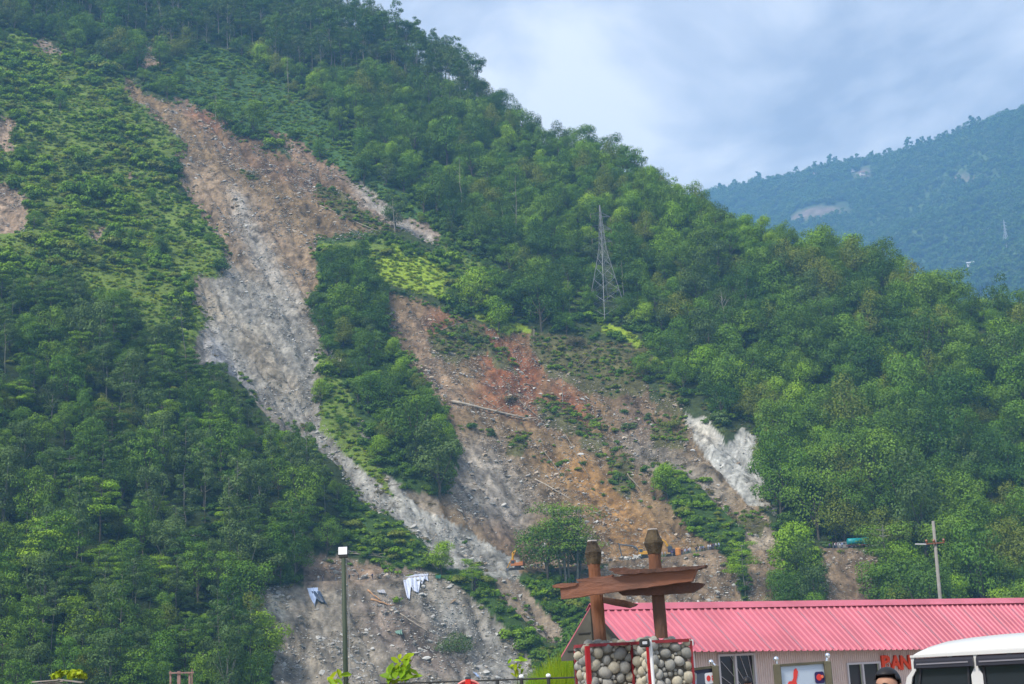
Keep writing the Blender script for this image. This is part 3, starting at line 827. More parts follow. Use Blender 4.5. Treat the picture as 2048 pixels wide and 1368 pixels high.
BROAD = [broad('rounded', 1, 5.2, 11.5, 9.8, LEAF['mid'], 18, 3800), broad('domed', 2, 6.0, 12, 10, LEAF['dark'], 20, 3800), broad('tall_oval', 3, 4.4, 14, 12, LEAF['mid'], 17, 3800),
         broad('lumpy', 4, 6.2, 11.5, 9.5, LEAF['olive'], 14, 3800, lobe=(0.4, 0.55)), broad('bright_round', 5, 4.8, 10, 8.8, LEAF['bright'], 15, 3800), broad('dark_tall', 6, 4.8, 15, 13, LEAF['dark'], 19, 3800),
         broad('loose', 7, 5.4, 12.5, 10.5, LEAF['grey'], 15, 3800, lobe=(0.3, 0.44)), broad('mid_wide', 8, 5.8, 11, 9.2, LEAF['mid'], 22, 3800, lobe=(0.28, 0.42))]
THIN = [thin('thin_grey', 11, 19, 3.4, LEAF['grey'], 2900, 0.36, 0.36), thin('thin_mid', 12, 17, 3.8, LEAF['dark'], 3200, 0.36, 0.3), thin('thin_olive', 13, 20, 3.2, LEAF['grey'], 2700, 0.36, 0.42), tier('feathery', 14, 16, 6.0, LEAF['dark'], 5200, 0.36, 1, BARK),
        broad('loose_grey', 15, 4.4, 16, 13, LEAF['grey'], 17, 4000, 0.36, BARKP), broad('soft_dark', 16, 4.8, 15, 12.5, LEAF['mid'], 18, 4000, 0.36), tier('feathery_bright', 17, 14, 5.5, LEAF['bright'], 4800, 0.36, 1, BARK)]
TALL = [thin('ridge_thin', 21, 24, 4.2, LEAF['dark'], 2600, 0.42, 0.5), broad('ridge_round', 22, 4.6, 20, 9.5, LEAF['dark'], 13, 2800, 0.42, BARKP, fill_=0.5), broad('ridge_grey', 23, 5.2, 18, 10, LEAF['grey'], 14, 2800, 0.42, BARKP, fill_=0.6)]
BUSH = [bush('bush_mid', 31, 1.7, 2.2, LEAF['mid']), bush('bush_bright', 32, 1.5, 1.8, LEAF['bright']), bush('bush_dark', 33, 1.9, 2.6, LEAF['dark']), bush('bush_olive', 34, 1.5, 1.6, LEAF['olive']), bush('bush_grey', 35, 1.6, 2.2, LEAF['grey'])]
HERB = [bush('herb_bright', 36, 0.9, 0.7, LEAF['bright'], 6, 260, 0.24), bush('herb_olive', 37, 1.0, 0.6, LEAF['olive'], 6, 240, 0.24), bush('herb_mid', 38, 1.0, 0.8, LEAF['mid'], 6, 260, 0.24), bush('herb_lime', 39, 0.9, 0.5, LEAF['lime'], 6, 260, 0.23), bush('brush_dry', 40, 1.1, 0.7, LEAF['dry'], 6, 90, 0.3)]

def scatter(name, pts, rot, scl, pick, meshes, **kw):
    """one object that stands for a mass nobody could count: instances of a few meshes on a point cloud"""
    n = len(pts)
    me = bpy.data.meshes.new(name)
    me.vertices.add(n); me.vertices.foreach_set('co', np.asarray(pts, np.float32).ravel())
    a = me.attributes.new('rot', 'FLOAT_VECTOR', 'POINT'); a.data.foreach_set('vector', np.asarray(rot, np.float32).ravel())
    a = me.attributes.new('scl', 'FLOAT_VECTOR', 'POINT'); a.data.foreach_set('vector', np.asarray(scl, np.float32).ravel())
    a = me.attributes.new('pick', 'INT', 'POINT'); a.data.foreach_set('value', np.asarray(pick, np.int32))
    o = link(name, me, kind='stuff', **kw)
    g = bpy.data.node_groups.new(name + '_nodes', 'GeometryNodeTree')
    g.interface.new_socket('Geometry', in_out='INPUT', socket_type='NodeSocketGeometry')
    g.interface.new_socket('Geometry', in_out='OUTPUT', socket_type='NodeSocketGeometry')
    gi, go = N(g, 'NodeGroupInput'), N(g, 'NodeGroupOutput')
    iop = N(g, 'GeometryNodeInstanceOnPoints'); iop.inputs['Pick Instance'].default_value = True
    L(g, gi.outputs[0], iop.inputs['Points'])
    jn = N(g, 'GeometryNodeJoinGeometry')
    nodes = []
    for me_ in meshes:
        src = bpy.data.objects.new(me_.name + '_source', me_)      # never linked to the scene
        oi = N(g, 'GeometryNodeObjectInfo'); oi.inputs['Object'].default_value = src
        gt = N(g, 'GeometryNodeGeometryToInstance')
        L(g, oi.outputs['Geometry'], gt.inputs[0]); nodes.append(gt)
    for gt in reversed(nodes):
        L(g, gt.outputs[0], jn.inputs[0])
    L(g, jn.outputs[0], iop.inputs['Instance'])
    for nm, typ, sock in (('rot', 'FLOAT_VECTOR', 'Rotation'), ('scl', 'FLOAT_VECTOR', 'Scale'), ('pick', 'INT', 'Instance Index')):
        na = N(g, 'GeometryNodeInputNamedAttribute', data_type=typ); na.inputs['Name'].default_value = nm
        L(g, [q for q in na.outputs if q.enabled and q.name == 'Attribute'][0], iop.inputs[sock])
    L(g, iop.outputs[0], go.inputs[0])
    md = o.modifiers.new('scatter', 'NODES'); md.node_group = g
    return o

def plant_thing(name, pl, loc, rz, sc, label, cat, group=None, flat=1.0):
    e_ = empty(name, loc, rz, label=label, cat=cat, group=group)
    e_.scale = (sc, sc, sc * flat)
    if pl.trunk is not None: link('trunk', pl.trunk, e_)
    link('crown', pl.crown, e_)
    return e_

# ---- where trees grow: random spots on the slope, thinned so crowns do not pile up
def sample(n, u0=-330, u1=2330, r0=335, r1=1000):
    t = rng.uniform(np.interp(u0, _us, _tt), np.interp(u1, _us, _tt), n)
    rho = np.sqrt(rng.uniform(r0 ** 2, r1 ** 2, n))
    c = 1 / np.sqrt(1 + t * t)
    x, y = rho * t * c, rho * c
    z = height(x, y)
    rr, zr, mm, rg_ = profile(t)
    U, V, dep = project(np.stack([x, y, z], -1))
    wu, wv = warp(x, y, U, V, 0.7)
    zo = lookup(zone, wu, wv, True)
    ok = (rho < rg_ + 60) & ~((np.abs(rho - rr) < 5.5) & (U > 602))
    zo = np.where(ok, zo, -1)
    zo = np.where((rho < rr - 50) & (U > 560), -1, zo)
    return x, y, z, rho, U, V, zo, rho - rr
def thin_out(x, y, dist):
    """greedy spacing on a hash grid; dist per point"""
    grid, keep = {}, []
    cell = float(dist.max())
    for i in range(len(x)):
        gx, gy = int(x[i] // cell), int(y[i] // cell)
        ok = True
        for dx in (-1, 0, 1):
            for dy in (-1, 0, 1):
                for j in grid.get((gx + dx, gy + dy), ()):
                    if (x[i] - x[j]) ** 2 + (y[i] - y[j]) ** 2 < (0.5 * (dist[i] + dist[j])) ** 2:
                        ok = False; break
                if not ok: break
            if not ok: break
        if ok:
            grid.setdefault((gx, gy), []).append(i); keep.append(i)
    return np.array(keep)
x, y, z, rho, U, V, zo, s_r = sample(26000)
dist = np.select([zo == 1, zo == 5, zo == 6, (zo == 2) | (zo == 3)], [5.7, 4.5, 4.6, 10.0], 99.0)
dist = dist * rng.uniform(0.8, 1.25, len(x))
m = np.isin(zo, (1, 5, 6)) | (np.isin(zo, (2, 3)) & (fbm(x / 22, y / 22, 66, 2) > 0.05))
x, y, z, rho, U, V, zo, dist = [a[m] for a in (x, y, z, rho, U, V, zo, dist)]
kp = thin_out(x, y, dist)
x, y, z, rho, U, V, zo = [a[kp] for a in (x, y, z, rho, U, V, zo)]
NT = len(x)
kind = np.zeros(NT, int); pick = np.zeros(NT, int)
sub = fbm(x / 45, y / 45, 61, 3)
for i in range(NT):
    if zo[i] == 5:
        if rng.random() < 0.27:
            pick[i] = rng.choice([0, 2, 3, 4, 5, 7]); continue
        kind[i] = 1
        near = (U[i] > 330 and V[i] > 1000)
        pick[i] = rng.choice(len(THIN), p=[0.07, 0.10, 0.06, 0.16, 0.25, 0.24, 0.12]) if not near else rng.choice(len(THIN), p=[0.2, 0.16, 0.2, 0.06, 0.22, 0.12, 0.04])
    elif zo[i] == 6:
        kind[i] = 2; pick[i] = rng.integers(3)
    else:
        w = np.array([1, 1, .8, .8, .6, .8, .5, 1.0])
        if sub[i] > 0.15: w = w * [1.5, .4, 1, 1, 2.2, .3, .6, 1.5]
        elif sub[i] < -0.12: w = w * [.6, 2, .8, .5, .1, 2, 1, .6]
        pick[i] = rng.choice(8, p=w / w.sum())
sc = rng.uniform(0.72, 1.12, NT) + 0.45 * rng.random(NT) ** 3 * np.where(kind == 2, 0.95, 1.0)
strip = (kind == 0) & (U < 930) & (V > 470)          # the wooded strip between the slides has smaller trees
sc[strip] *= 0.78
small_ = np.isin(zo, (2, 3)); sc = np.where(small_, sc * rng.uniform(0.3, 0.62, NT), sc)
rz = rng.uniform(0, 6.28, NT)
fl = rng.uniform(0.8, 1.3, NT)
KINDS = [BROAD, THIN, TALL]
sc = sc * np.where((kind == 0) & (U > 1380) & (V > 560), 1.28, 1.0)
hgt = np.array([KINDS[kind[i]][pick[i]].h for i in range(NT)]) * sc
def blocks(x, y, z, h, fr=(0.97, 0.75, 0.5)):
    """whether a plant of height h standing there would rise in front of open ground"""
    b = np.zeros(len(x), bool)
    for f in fr:
        u_, v_, _ = project(np.stack([x, y, z + h * f], -1))
        b |= lookup(openv, u_, v_, True)
    return b
blk = blocks(x, y, z, hgt)
short = blocks(x, y, z, hgt * 0.5)
sc = np.where(blk & ~short, sc * 0.5, sc); hgt = np.where(blk & ~short, hgt * 0.5, hgt)
kp = ~(blk & short) | (rng.random(NT) < 0.02)
x, y, z, rho, U, V, zo, kind, pick, sc, rz, fl, hgt, strip = [a[kp] for a in (x, y, z, rho, U, V, zo, kind, pick, sc, rz, fl, hgt, strip)]
NT = len(x)
vis = visible(x, y, z + hgt * 0.8) & (U > -40) & (U < 2090) & (V > -40) & (V < 1440)
size = np.where(vis, hgt / rho, 0)
ZN = [('broadleaf_tree', 300), ('slender_tree', 260), ('ridge_tree', 140)]
SHAPE = [['rounded mid green', 'dark domed', 'tall oval green', 'lumpy olive green', 'small bright green', 'tall dark green', 'loose grey green', 'wide mid green'],
         ['thin stemmed grey green', 'thin stemmed dark green', 'bare stemmed grey green', 'feathery layered dark', 'loose grey leaved', 'soft dark green', 'feathery lighter green'],
         ['thin tall dark', 'round topped dark', 'grey green round topped']]
MARKS = [(1205, 500, 'the steel pylon'), (1000, 690, 'the red scarp'), (1470, 900, 'the white rock face'), (1715, 1090, 'the teal lorry'), (1870, 1120, 'the utility pole'), (560, 680, 'the grey scree'), (480, 330, 'the brown slide head'),
         (840, 560, 'the bright grass patch'), (685, 1110, 'the flood light'), (835, 1160, 'the longer white sheet'), (625, 1185, 'the smaller white sheet'), (1135, 1060, 'the flat topped tree'), (925, 370, 'the tall pale trunk'), (1033, 420, 'the taller pale trunk'),
         (730, 380, 'the pale slide strip'), (300, 110, 'the pink scar'), (95, 95, 'the small pale scar'), (20, 430, 'the tan scar at the frame edge'), (1090, 240, 'the notch in the skyline'), (860, 110, 'the steep part of the skyline'), (1260, 300, 'the loose skyline crown'),
         (1390, 370, 'the far hill edge'), (1620, 470, 'the far quarry'), (1860, 540, 'the big crown against the far hill'), (2000, 620, 'the end of the skyline'), (1453, 640, 'the leafless grey tree'), (1494, 740, 'the forked pale trunk'), (1062, 570, 'the big dark tree'), (1320, 760, 'the east corner of the middle slide'),
         (1360, 1000, 'the overgrown ledge'), (1400, 1095, 'the crowd on the road'), (1745, 920, 'the broad pale green tree'), (1930, 1080, 'the roadside huts'), (2000, 890, 'the pale forked trunk'), (1700, 700, 'the middle of the wooded spur'), (1880, 780, 'the dark fold in the spur'), (1560, 620, 'the shoulder of the spur'),
         (720, 640, 'the wooded strip top'), (860, 900, 'the wooded strip bottom'), (820, 780, 'the wooded strip middle'), (640, 860, 'the gravel runnel'), (800, 1010, 'the gravel run-out'), (490, 800, 'the lower edge of the scree'), (540, 1230, 'the pale lower bank edge'), (90, 1100, 'the vine covered tree'), (225, 1210, 'the yellow green tree'),
         (100, 700, 'the upper edge of the dense wood'), (300, 760, 'the bushy slope corner'), (100, 900, 'the middle of the dense wood'), (350, 950, 'the deep shade in the dense wood'), (360, 1340, 'the wooden frame'), (110, 1350, 'the shed roof'), (470, 60, 'the sky gaps in the crest wood'), (620, 110, 'the top of the meadow'), (200, 30, 'the crest over the bushy slope'),
         (720, 150, 'the crest over the meadow'), (700, 260, 'the meadow edge'), (1000, 540, 'the lower meadow end'), (1150, 400, 'the wood above the pylon'), (1350, 500, 'the wood east of the pylon'), (1300, 620, 'the pylon foot'), (1600, 850, 'the shaded wood over the white rock')]
_mk = np.array([(a, b) for a, b, c in MARKS], float)
_used = {}
def where_words(u, v, first):
    """the nearest landmarks, tried in turn until the label is not taken yet"""
    dd = np.hypot(_mk[:, 0] - u, _mk[:, 1] - v)
    lab = None
    for j in np.argsort(dd)[:24]:
        du, dv = u - _mk[j, 0], v - _mk[j, 1]
        rel = 'beside' if dd[j] < 38 else ('above' if dv < -abs(du) * 0.7 else 'below' if dv > abs(du) * 0.7 else 'east of' if du > 0 else 'west of')
        far = '' if dd[j] < 75 else 'well '
        if rel == 'beside': far = ''
        c = first + ' ' + far + rel + ' ' + MARKS[j][2]
        if c not in _used:
            _used[c] = 1
            return c
        lab = lab or c
    for adj in ('crowded', 'partly hidden', 'hemmed in'):
        c = adj + ' ' + lab
        if c not in _used and len(c.split()) <= 16:
            _used[c] = 1
            return c
    return lab
def region_words(k, u, v):
    if u < 500 and v < 640 and k == 0: return 'the bushy slope'
    if k == 1: return 'the dense shady wood'
    if k == 2: return 'the crest wood'
    if u < 930 and v > 470: return 'the wooded strip'
    if u > 1450: return 'the wooded spur'
    return 'the wood east of the slides'
is_obj = np.zeros(NT, bool)
for k, (nm, cap_) in enumerate(ZN):
    idx = np.where((kind == k) & (size > 0))[0]
    idx = idx[np.argsort(-size[idx])][:cap_ - (30 if k == 0 else 0)]
    is_obj[idx] = True
    for i in idx:
        lab = where_words(U[i], V[i] - 0.6 * hgt[i] / rho[i] * FPX, SHAPE[k][pick[i]] + ' tree')
        plant_thing(nm, KINDS[k][pick[i]], (x[i], y[i], z[i] - 0.2), rz[i], sc[i], lab, 'tree', 'trees of ' + region_words(k, U[i], V[i]), fl[i])
rest = ~is_obj
offs = np.array([0, len(BROAD), len(BROAD) + len(THIN)])
scatter('forest', np.stack([x, y, z - 0.2], -1)[rest], np.stack([0 * rz, 0 * rz, rz], -1)[rest], np.stack([sc, sc, sc * fl], -1)[rest], (offs[kind] + pick)[rest],
        [p.both for p in BROAD + THIN + TALL], label='unbroken wood covering the steep hillside around the slides', cat='forest')

# ---- bushes, herbs, grass
x, y, z, rho, U, V, zo, s_r = sample(150000, r1=960)
pr = np.select([zo == 2, zo == 3, zo == 4, zo == 7, zo == 8, zo == 1, zo == 5, zo == 6], [0.7, 0.25, 0.05, 0.5, 0.9, 0.5, 0.3, 0.3], 0.0)
pr = np.where((zo == 0) & (U > 760) & (V < 1090) & (V > 560) & (U < 1420) & (fbm(x / 18, y / 18, 72, 2) > 0.28), 0.22, pr)
clump = fbm(x / 14, y / 14, 71, 3)
pr = pr * np.where((zo == 2) | (zo == 3), np.clip(0.45 + 1.8 * clump, 0.06, 1.3), 1)
m = rng.random(len(x)) < pr
bx, by, bz, br, bU, bV, bzo, bcl = [a[m] for a in (x, y, z, rho, U, V, zo, clump)]
d = np.where(bzo == 8, 1.3, np.where(bzo == 2, 2.3, 1.9))
kp = thin_out(bx, by, d)
bx, by, bz, br, bU, bV, bzo, bcl = [a[kp] for a in (bx, by, bz, br, bU, bV, bzo, bcl)]
NB = len(bx)
PW = {2: [.24, .54, .02, .17, .03], 3: [.42, .18, .2, .1, .1], 4: [.2, .6, 0, .2, 0], 7: [.25, .15, .1, .35, .15], 8: [.4, .32, .16, .12, 0], 0: [.3, .2, .1, .3, .1], 1: [.4, .1, .4, .05, .05], 5: [.2, .12, .5, .03, .15], 6: [.3, .1, .5, .05, .05]}
bp_ = np.array([rng.choice(5, p=PW[int(q)]) for q in bzo])
bs = (rng.uniform(0.4, 1.0, NB) + 1.1 * rng.random(NB) ** 4) * np.select([bzo == 2, bzo == 8, np.isin(bzo, (7, 0)), bzo == 1, bzo == 3], [1.45 + 1.9 * np.clip(bcl, 0, 1), 1.15, 0.75, 1.5, 1.1], 1.1)
brz = rng.uniform(0, 6.28, NB)
bh = np.array([p.h for p in BUSH])[bp_] * bs
blk = blocks(bx, by, bz, bh, (1.0,)) & ~np.isin(bzo, (7, 0))
bs = np.where(blk, bs * 0.45, bs)
kp = ~blocks(bx, by, bz, bh * np.where(blk, 0.45, 1.0), (1.0,)) | np.isin(bzo, (7, 0)) | (rng.random(NB) < 0.15)
bx, by, bz, br, bU, bV, bzo, bcl, bp_, bs, brz = [a[kp] for a in (bx, by, bz, br, bU, bV, bzo, bcl, bp_, bs, brz)]
NB = len(bx)
bvis = visible(bx, by, bz + 1.5) & (bU > -20) & (bU < 2070) & (bV > -20) & (bV < 1390) & np.isin(bzo, (0, 2, 3, 7, 8))
bsz = np.where(bvis, bs / br, 0)
bi = np.argsort(-bsz)[:300]
bi = bi[bsz[bi] > 0]
BSH = ['mid green', 'bright green', 'dark green', 'olive', 'grey green']
def bush_where(q, u, v):
    if q == 2: return 'on the bright bushy slope beside the upper slide' if u < 500 else 'on the green shelf between the slides'
    if q == 3: return 'in the steep meadow under the crest wood'
    if q in (0, 7): return 'left standing among the slide debris'
    return 'on the green bank below the road' if v > 1110 else 'on the overgrown ledge above the road'
isb = np.zeros(NB, bool); isb[bi] = True
for i in bi:
    w_ = bush_where(bzo[i], bU[i], bV[i])
    o = link('shrub', BUSH[bp_[i]].crown, None, (bx[i], by[i], bz[i] - 0.1), (0, 0, brz[i]), (bs[i],) * 3, label=where_words(bU[i], bV[i], BSH[bp_[i]] + ' shrub'), cat='shrub', group='shrubs ' + w_)
r_ = ~isb
scatter('undergrowth', np.stack([bx, by, bz - 0.1], -1)[r_], np.stack([0 * brz, 0 * brz, brz], -1)[r_], np.stack([bs, bs, bs * 0.95], -1)[r_], bp_[r_], [p.crown for p in BUSH], label='tangled bushes covering the slope between the trees', cat='undergrowth')
hx, hy, hz_, hr, hU, hV, hzo, _ = sample(210000, r1=960)
pr = np.select([hzo == 2, hzo == 3, hzo == 4, hzo == 7, hzo == 8], [0.7, 0.55, 0.9, 0.7, 0.5], 0.0)
roadview = blocks(hx, hy, hz_, np.full(len(hx), 0.6), (1.0,)) & (hzo == 8)
pr = np.where(roadview, 0, pr)
vw = lookup(vegmask, hU, hV)
pr = np.where((hzo == 0) & (vw > 0.12), 0.35, pr)
m = rng.random(len(hx)) < pr
hx, hy, hz_, hzo, hU = [a[m] for a in (hx, hy, hz_, hzo, hU)]
NH = len(hx)
HW = {2: [.46, .22, .08, .22, .02], 3: [.35, .1, .5, .02, .03], 4: [.3, .05, .05, .6, 0], 7: [.12, .25, .15, .03, .45], 8: [.45, .2, .3, .05, 0], 0: [.2, .35, .15, .0, .3]}
hp = np.array([rng.choice(5, p=HW[int(q)]) for q in hzo])
lo_ = fbm(hx / 40, hy / 40, 171, 3)
hp = np.where((hzo == 2) & (lo_ > 0.12) & (rng.random(NH) < .55), 3, np.where((hzo == 2) & (lo_ < -0.12) & (rng.random(NH) < .5), 2, hp))
hs_ = rng.uniform(0.6, 1.5, NH); hrz = rng.uniform(0, 6.28, NH)
scatter('ground_cover', np.stack([hx, hy, hz_ - 0.1], -1), np.stack([0 * hrz, 0 * hrz, hrz], -1), np.stack([hs_] * 3, -1), hp, [p.crown for p in HERB], label='low herbs and grass growing over the slope', cat='ground cover')

# ---- far hill wood
fx = rng.uniform(0, 1, 36000)
tt = np.interp(rng.uniform(1330, 2330, 36000), _us, _tt); rho = np.sqrt(rng.uniform((1300 * FK) ** 2, (2560 * FK) ** 2, 36000))
ci = np.clip(np.round(np.interp(tt, fT, np.arange(fm))).astype(int), 0, fm - 1); ri = np.clip(np.round(np.interp(rho, fR, np.arange(fn))).astype(int), 0, fn - 1)
px_, py_, pz_ = FX[ri, ci] + rng.uniform(-5, 5, 36000), FY[ri, ci] + rng.uniform(-5, 5, 36000), FZ[ri, ci]
gap = np.clip(fbm(px_ / 200, py_ / 200, 50, 3) * 1.6 - 0.15, 0, 0.6)
ok = (pz_ > 5) & (rng.random(36000) < 1 - 0.75 * gap) & (scarw[ri, ci] < 0.15)
px_, py_, pz_ = px_[ok], py_[ok], pz_[ok]; nf_ = len(px_)
FARP = [broad('far_round', 51, 6, 11, 8, LEAF['dark'], 9, 420, 1.25), broad('far_mid', 52, 6, 10, 8, LEAF['grey'], 9, 420, 1.25), broad('far_tall', 53, 4, 15, 11, LEAF['dark'], 8, 380, 1.2)]
fsc = (rng.uniform(0.45, 0.95, nf_) + 0.6 * rng.random(nf_) ** 4) * FK; frz = rng.uniform(0, 6.28, nf_)
scatter('far_forest', np.stack([px_, py_, pz_ - 1], -1), np.stack([0 * frz, 0 * frz, frz], -1), np.stack([fsc] * 3, -1), rng.integers(0, 3, nf_), [p.both for p in FARP], label='hazy wood covering the distant hill across the valley', cat='forest')

# ------------------------------------------------------------------ stones, boulders, fallen timber on the slides
def stone_mesh(name, seed, sub=1, flat=0.7, rough=0.22, mats=None):
    rg = np.random.default_rng(seed)
    bm = bmesh.new(); bmesh.ops.create_icosphere(bm, subdivisions=sub, radius=1.0)
    ph = rg.uniform(0, 6.28, 6); ax = rg.uniform(0.75, 1.2, 3)
    for v in bm.verts:
        d = v.co.normalized()
        k = 1 + rough * (math.sin(3.1 * d.x + ph[0]) * math.cos(2.7 * d.y + ph[1]) + 0.6 * math.sin(4.3 * d.z + ph[2] + 2 * d.x)) + rg.normal() * rough * 0.3
        v.co = Vector((d.x * k * ax[0], d.y * k * ax[1], d.z * k * flat))
    me = bpy.data.meshes.new(name); bm.to_mesh(me); bm.free()
    for m_ in mats or []: me.materials.append(m_)
    return me
def rock_mat(name, c1, c2):
    m = bpy.data.materials.new(name); m.use_nodes = True
    t = m.node_tree; b = t.nodes['Principled BSDF']; b.inputs['Roughness'].default_value = 0.92; b.inputs['Specular IOR Level'].default_value = 0.15
    oi = N(t, 'ShaderNodeObjectInfo'); mi_ = N(t, 'ShaderNodeMix', data_type='RGBA')
    mi_.inputs[6].default_value = (*c1, 1); mi_.inputs[7].default_value = (*c2, 1); L(t, oi.outputs['Random'], mi_.inputs[0])
    co = N(t, 'ShaderNodeTexCoord'); n = N(t, 'ShaderNodeTexNoise'); n.inputs['Scale'].default_value = 3.0; n.inputs['Detail'].default_value = 6
    L(t, co.outputs['Object'], n.inputs['Vector'])
    r = N(t, 'ShaderNodeMapRange'); r.inputs[3].default_value = 0.65; r.inputs[4].default_value = 1.35; L(t, n.outputs['Fac'], r.inputs[0])
    hs = N(t, 'ShaderNodeHueSaturation'); L(t, mi_.outputs[2], hs.inputs['Color']); L(t, r.outputs[0], hs.inputs['Value'])
    L(t, hs.outputs['Color'], b.inputs['Base Color'])
    return m
ROCKG = rock_mat('rock_grey', (0.24, 0.23, 0.215), (0.50, 0.485, 0.455))
ROCKB = rock_mat('rock_brown', (0.20, 0.15, 0.105), (0.46, 0.385, 0.305))
RM = [stone_mesh('scree_grey', 100 + i, 1, 0.55, 0.3, [ROCKG]) for i in range(3)] + [stone_mesh('scree_brown', 110 + i, 1, 0.55, 0.3, [ROCKB]) for i in range(3)]
x, y, z, rho, U, V, zo, s_r = sample(560000, -60, 2100, 345, 800)
m = (zo == 0) & visible(x, y, z + 0.5)
dn = fbm(x / 7, y / 7, 131, 3)
m &= rng.random(len(x)) < np.clip(0.5 + 1.6 * dn, 0.08, 1)
white = (U > 1365) & (U < 1565) & (V > 800) & (V < 1000) & (U > 1365 + (V - 800) * 0.45)
m &= ~white | (rng.random(len(x)) < 0.12)
x, y, z, U, V = [a[m] for a in (x, y, z, U, V)]
n = len(x)
grey = ((U < 700) & (V > 480)) | ((U > 690) & (U < 1050) & (V > 1000 - (900 - U) * 0.0) & (V > 980)) | (V > 1170)
pk = np.where(rng.random(n) < np.where(grey, 0.88, 0.35), 0, 3) + rng.integers(0, 3, n)
rs = np.clip(0.10 * rng.pareto(2.2, n) + 0.13, 0, 0.75) * np.where(grey & (V < 1000), 0.8, 1.0)
big_i = np.argsort(-rs)[:230]
ro = rng.uniform(-0.5, 0.5, (n, 3)); ro[:, 2] = rng.uniform(0, 6.28, n)
mk = np.ones(n, bool); mk[big_i] = False
scatter('rubble', np.stack([x, y, z + 0.05], -1)[mk], ro[mk], np.stack([rs * 1.15, rs, rs], -1)[mk], pk[mk], RM, label='loose angular stones strewn over the bare slides', cat='rubble')
def slide_name(u, v):
    if v > 1165: return 'on the bare bank under the road'
    if u < 700 and v > 480: return 'on the grey scree of the upper slide'
    if u < 900 and v < 500: return 'on the brown head of the upper slide'
    if v > 1000 and u < 1050: return 'on the pale gravel run-out above the road'
    return 'on the brown debris of the middle slide'
for i in big_i:
    w_ = slide_name(U[i], V[i]); s_b = rs[i] * rng.uniform(0.8, 1.3)
    link('boulder', RM[pk[i]], None, (x[i], y[i], z[i] + 0.1), tuple(ro[i]), (s_b * 1.2, s_b, s_b * 0.9), label=where_words(U[i], V[i], ('pale grey' if pk[i] < 3 else 'tan') + ' angular boulder'), cat='boulder', group='boulders ' + w_)

def lay(u, v, up=0.25):
    p = hit(u, v); p.z += up; return p
def log_thing(name, a, b, r, label, group=None, stubs=5, m=DEAD, up=0.3, seed=0):
    rg = np.random.default_rng(seed + int(a[0]))
    p0, p1 = lay(*a, up), lay(*b, up)
    n_ = 7
    pts = []
    for i in range(n_ + 1):
        q = p0.lerp(p1, i / n_)
        pts.append(q + Vector(rg.normal(size=3) * 0.06))
    lift = max(max(float(height(q.x, q.y)) - q.z for q in pts), 0.0) * 0.7
    pts = [q + Vector((0, 0, lift)) for q in pts]
    t_ = MB(); t_.tube([q - p0 for q in pts], [r * (1 - 0.55 * i / n_) for i in range(n_ + 1)], 7)
    e_ = empty(name, p0, label=label, cat='fallen tree', group=group)
    t_.obj('trunk', m, e_, True)
    ln = (p1 - p0).length
    b_ = MB()
    for i in range(stubs):
        f = rg.uniform(0.45, 1.0); q = p0.lerp(p1, f) - p0
        d = Vector(rg.normal(size=3)); d.z = abs(d.z); d = (d.normalized() + (p1 - p0).normalized() * 0.7) * ln * rg.uniform(0.06, 0.16)
        b_ = MB(); b_.tube([q, q + d * 0.5 + Vector((0, 0, 0.1)), q + d], [r * 0.4, r * 0.25, r * 0.1], 4)
        b_.obj('branch', m, e_)
    return e_
STK = []
for i in range(4):
    rg = np.random.default_rng(400 + i); tr = [limb(rg, (-1.5, 0, 0), (1.5, rg.normal() * .3, .15), .07, .02, 4, .08)]
    for k in range(4): tr.append(limb(rg, (rg.uniform(-.8, .8), 0, .05), (rg.uniform(0, 1.8), rg.normal() * .8, rg.uniform(.1, .7)), .035, .012, 2))
    a_ = trunk_arr(tr, 4); STK.append(np_mesh('broken_branch', a_[0], a_[1], [DEAD if i % 2 else mat('pale_stick', (0.30, 0.26, 0.20), 0.9)], True))
lx, ly, lz, lr, lU, lV, lzo, _ = sample(60000, -60, 2100, 345, 760)
m = (((lzo == 0) & ((lU > 770) | (lV > 1160))) | (lzo == 7)) & (rng.random(len(lx)) < np.clip(0.12 + 0.8 * fbm(lx / 11, ly / 11, 141, 3), 0.01, 1)) & ~((lU > 1365) & (lU < 1565) & (lV < 1000) & (lV > 800))
lx, ly, lz = lx[m], ly[m], lz[m]; n_ = len(lx)
lro = np.stack([rng.uniform(-.3, .3, n_), rng.uniform(-.2, .6, n_), rng.uniform(0, 6.28, n_)], -1); lsc = rng.uniform(0.4, 1.5, n_)
scatter('branch_litter', np.stack([lx, ly, lz + .1], -1), lro, np.stack([lsc] * 3, -1), rng.integers(0, 4, n_), STK, label='broken branches and roots strewn over the debris', cat='branch litter')
PALEW = mat('pale_timber', (0.36, 0.31, 0.25), 0.85, var=0.25, scale=1.0)
REDW = mat('split_timber', (0.42, 0.24, 0.13), 0.85, var=0.25, scale=1.0)
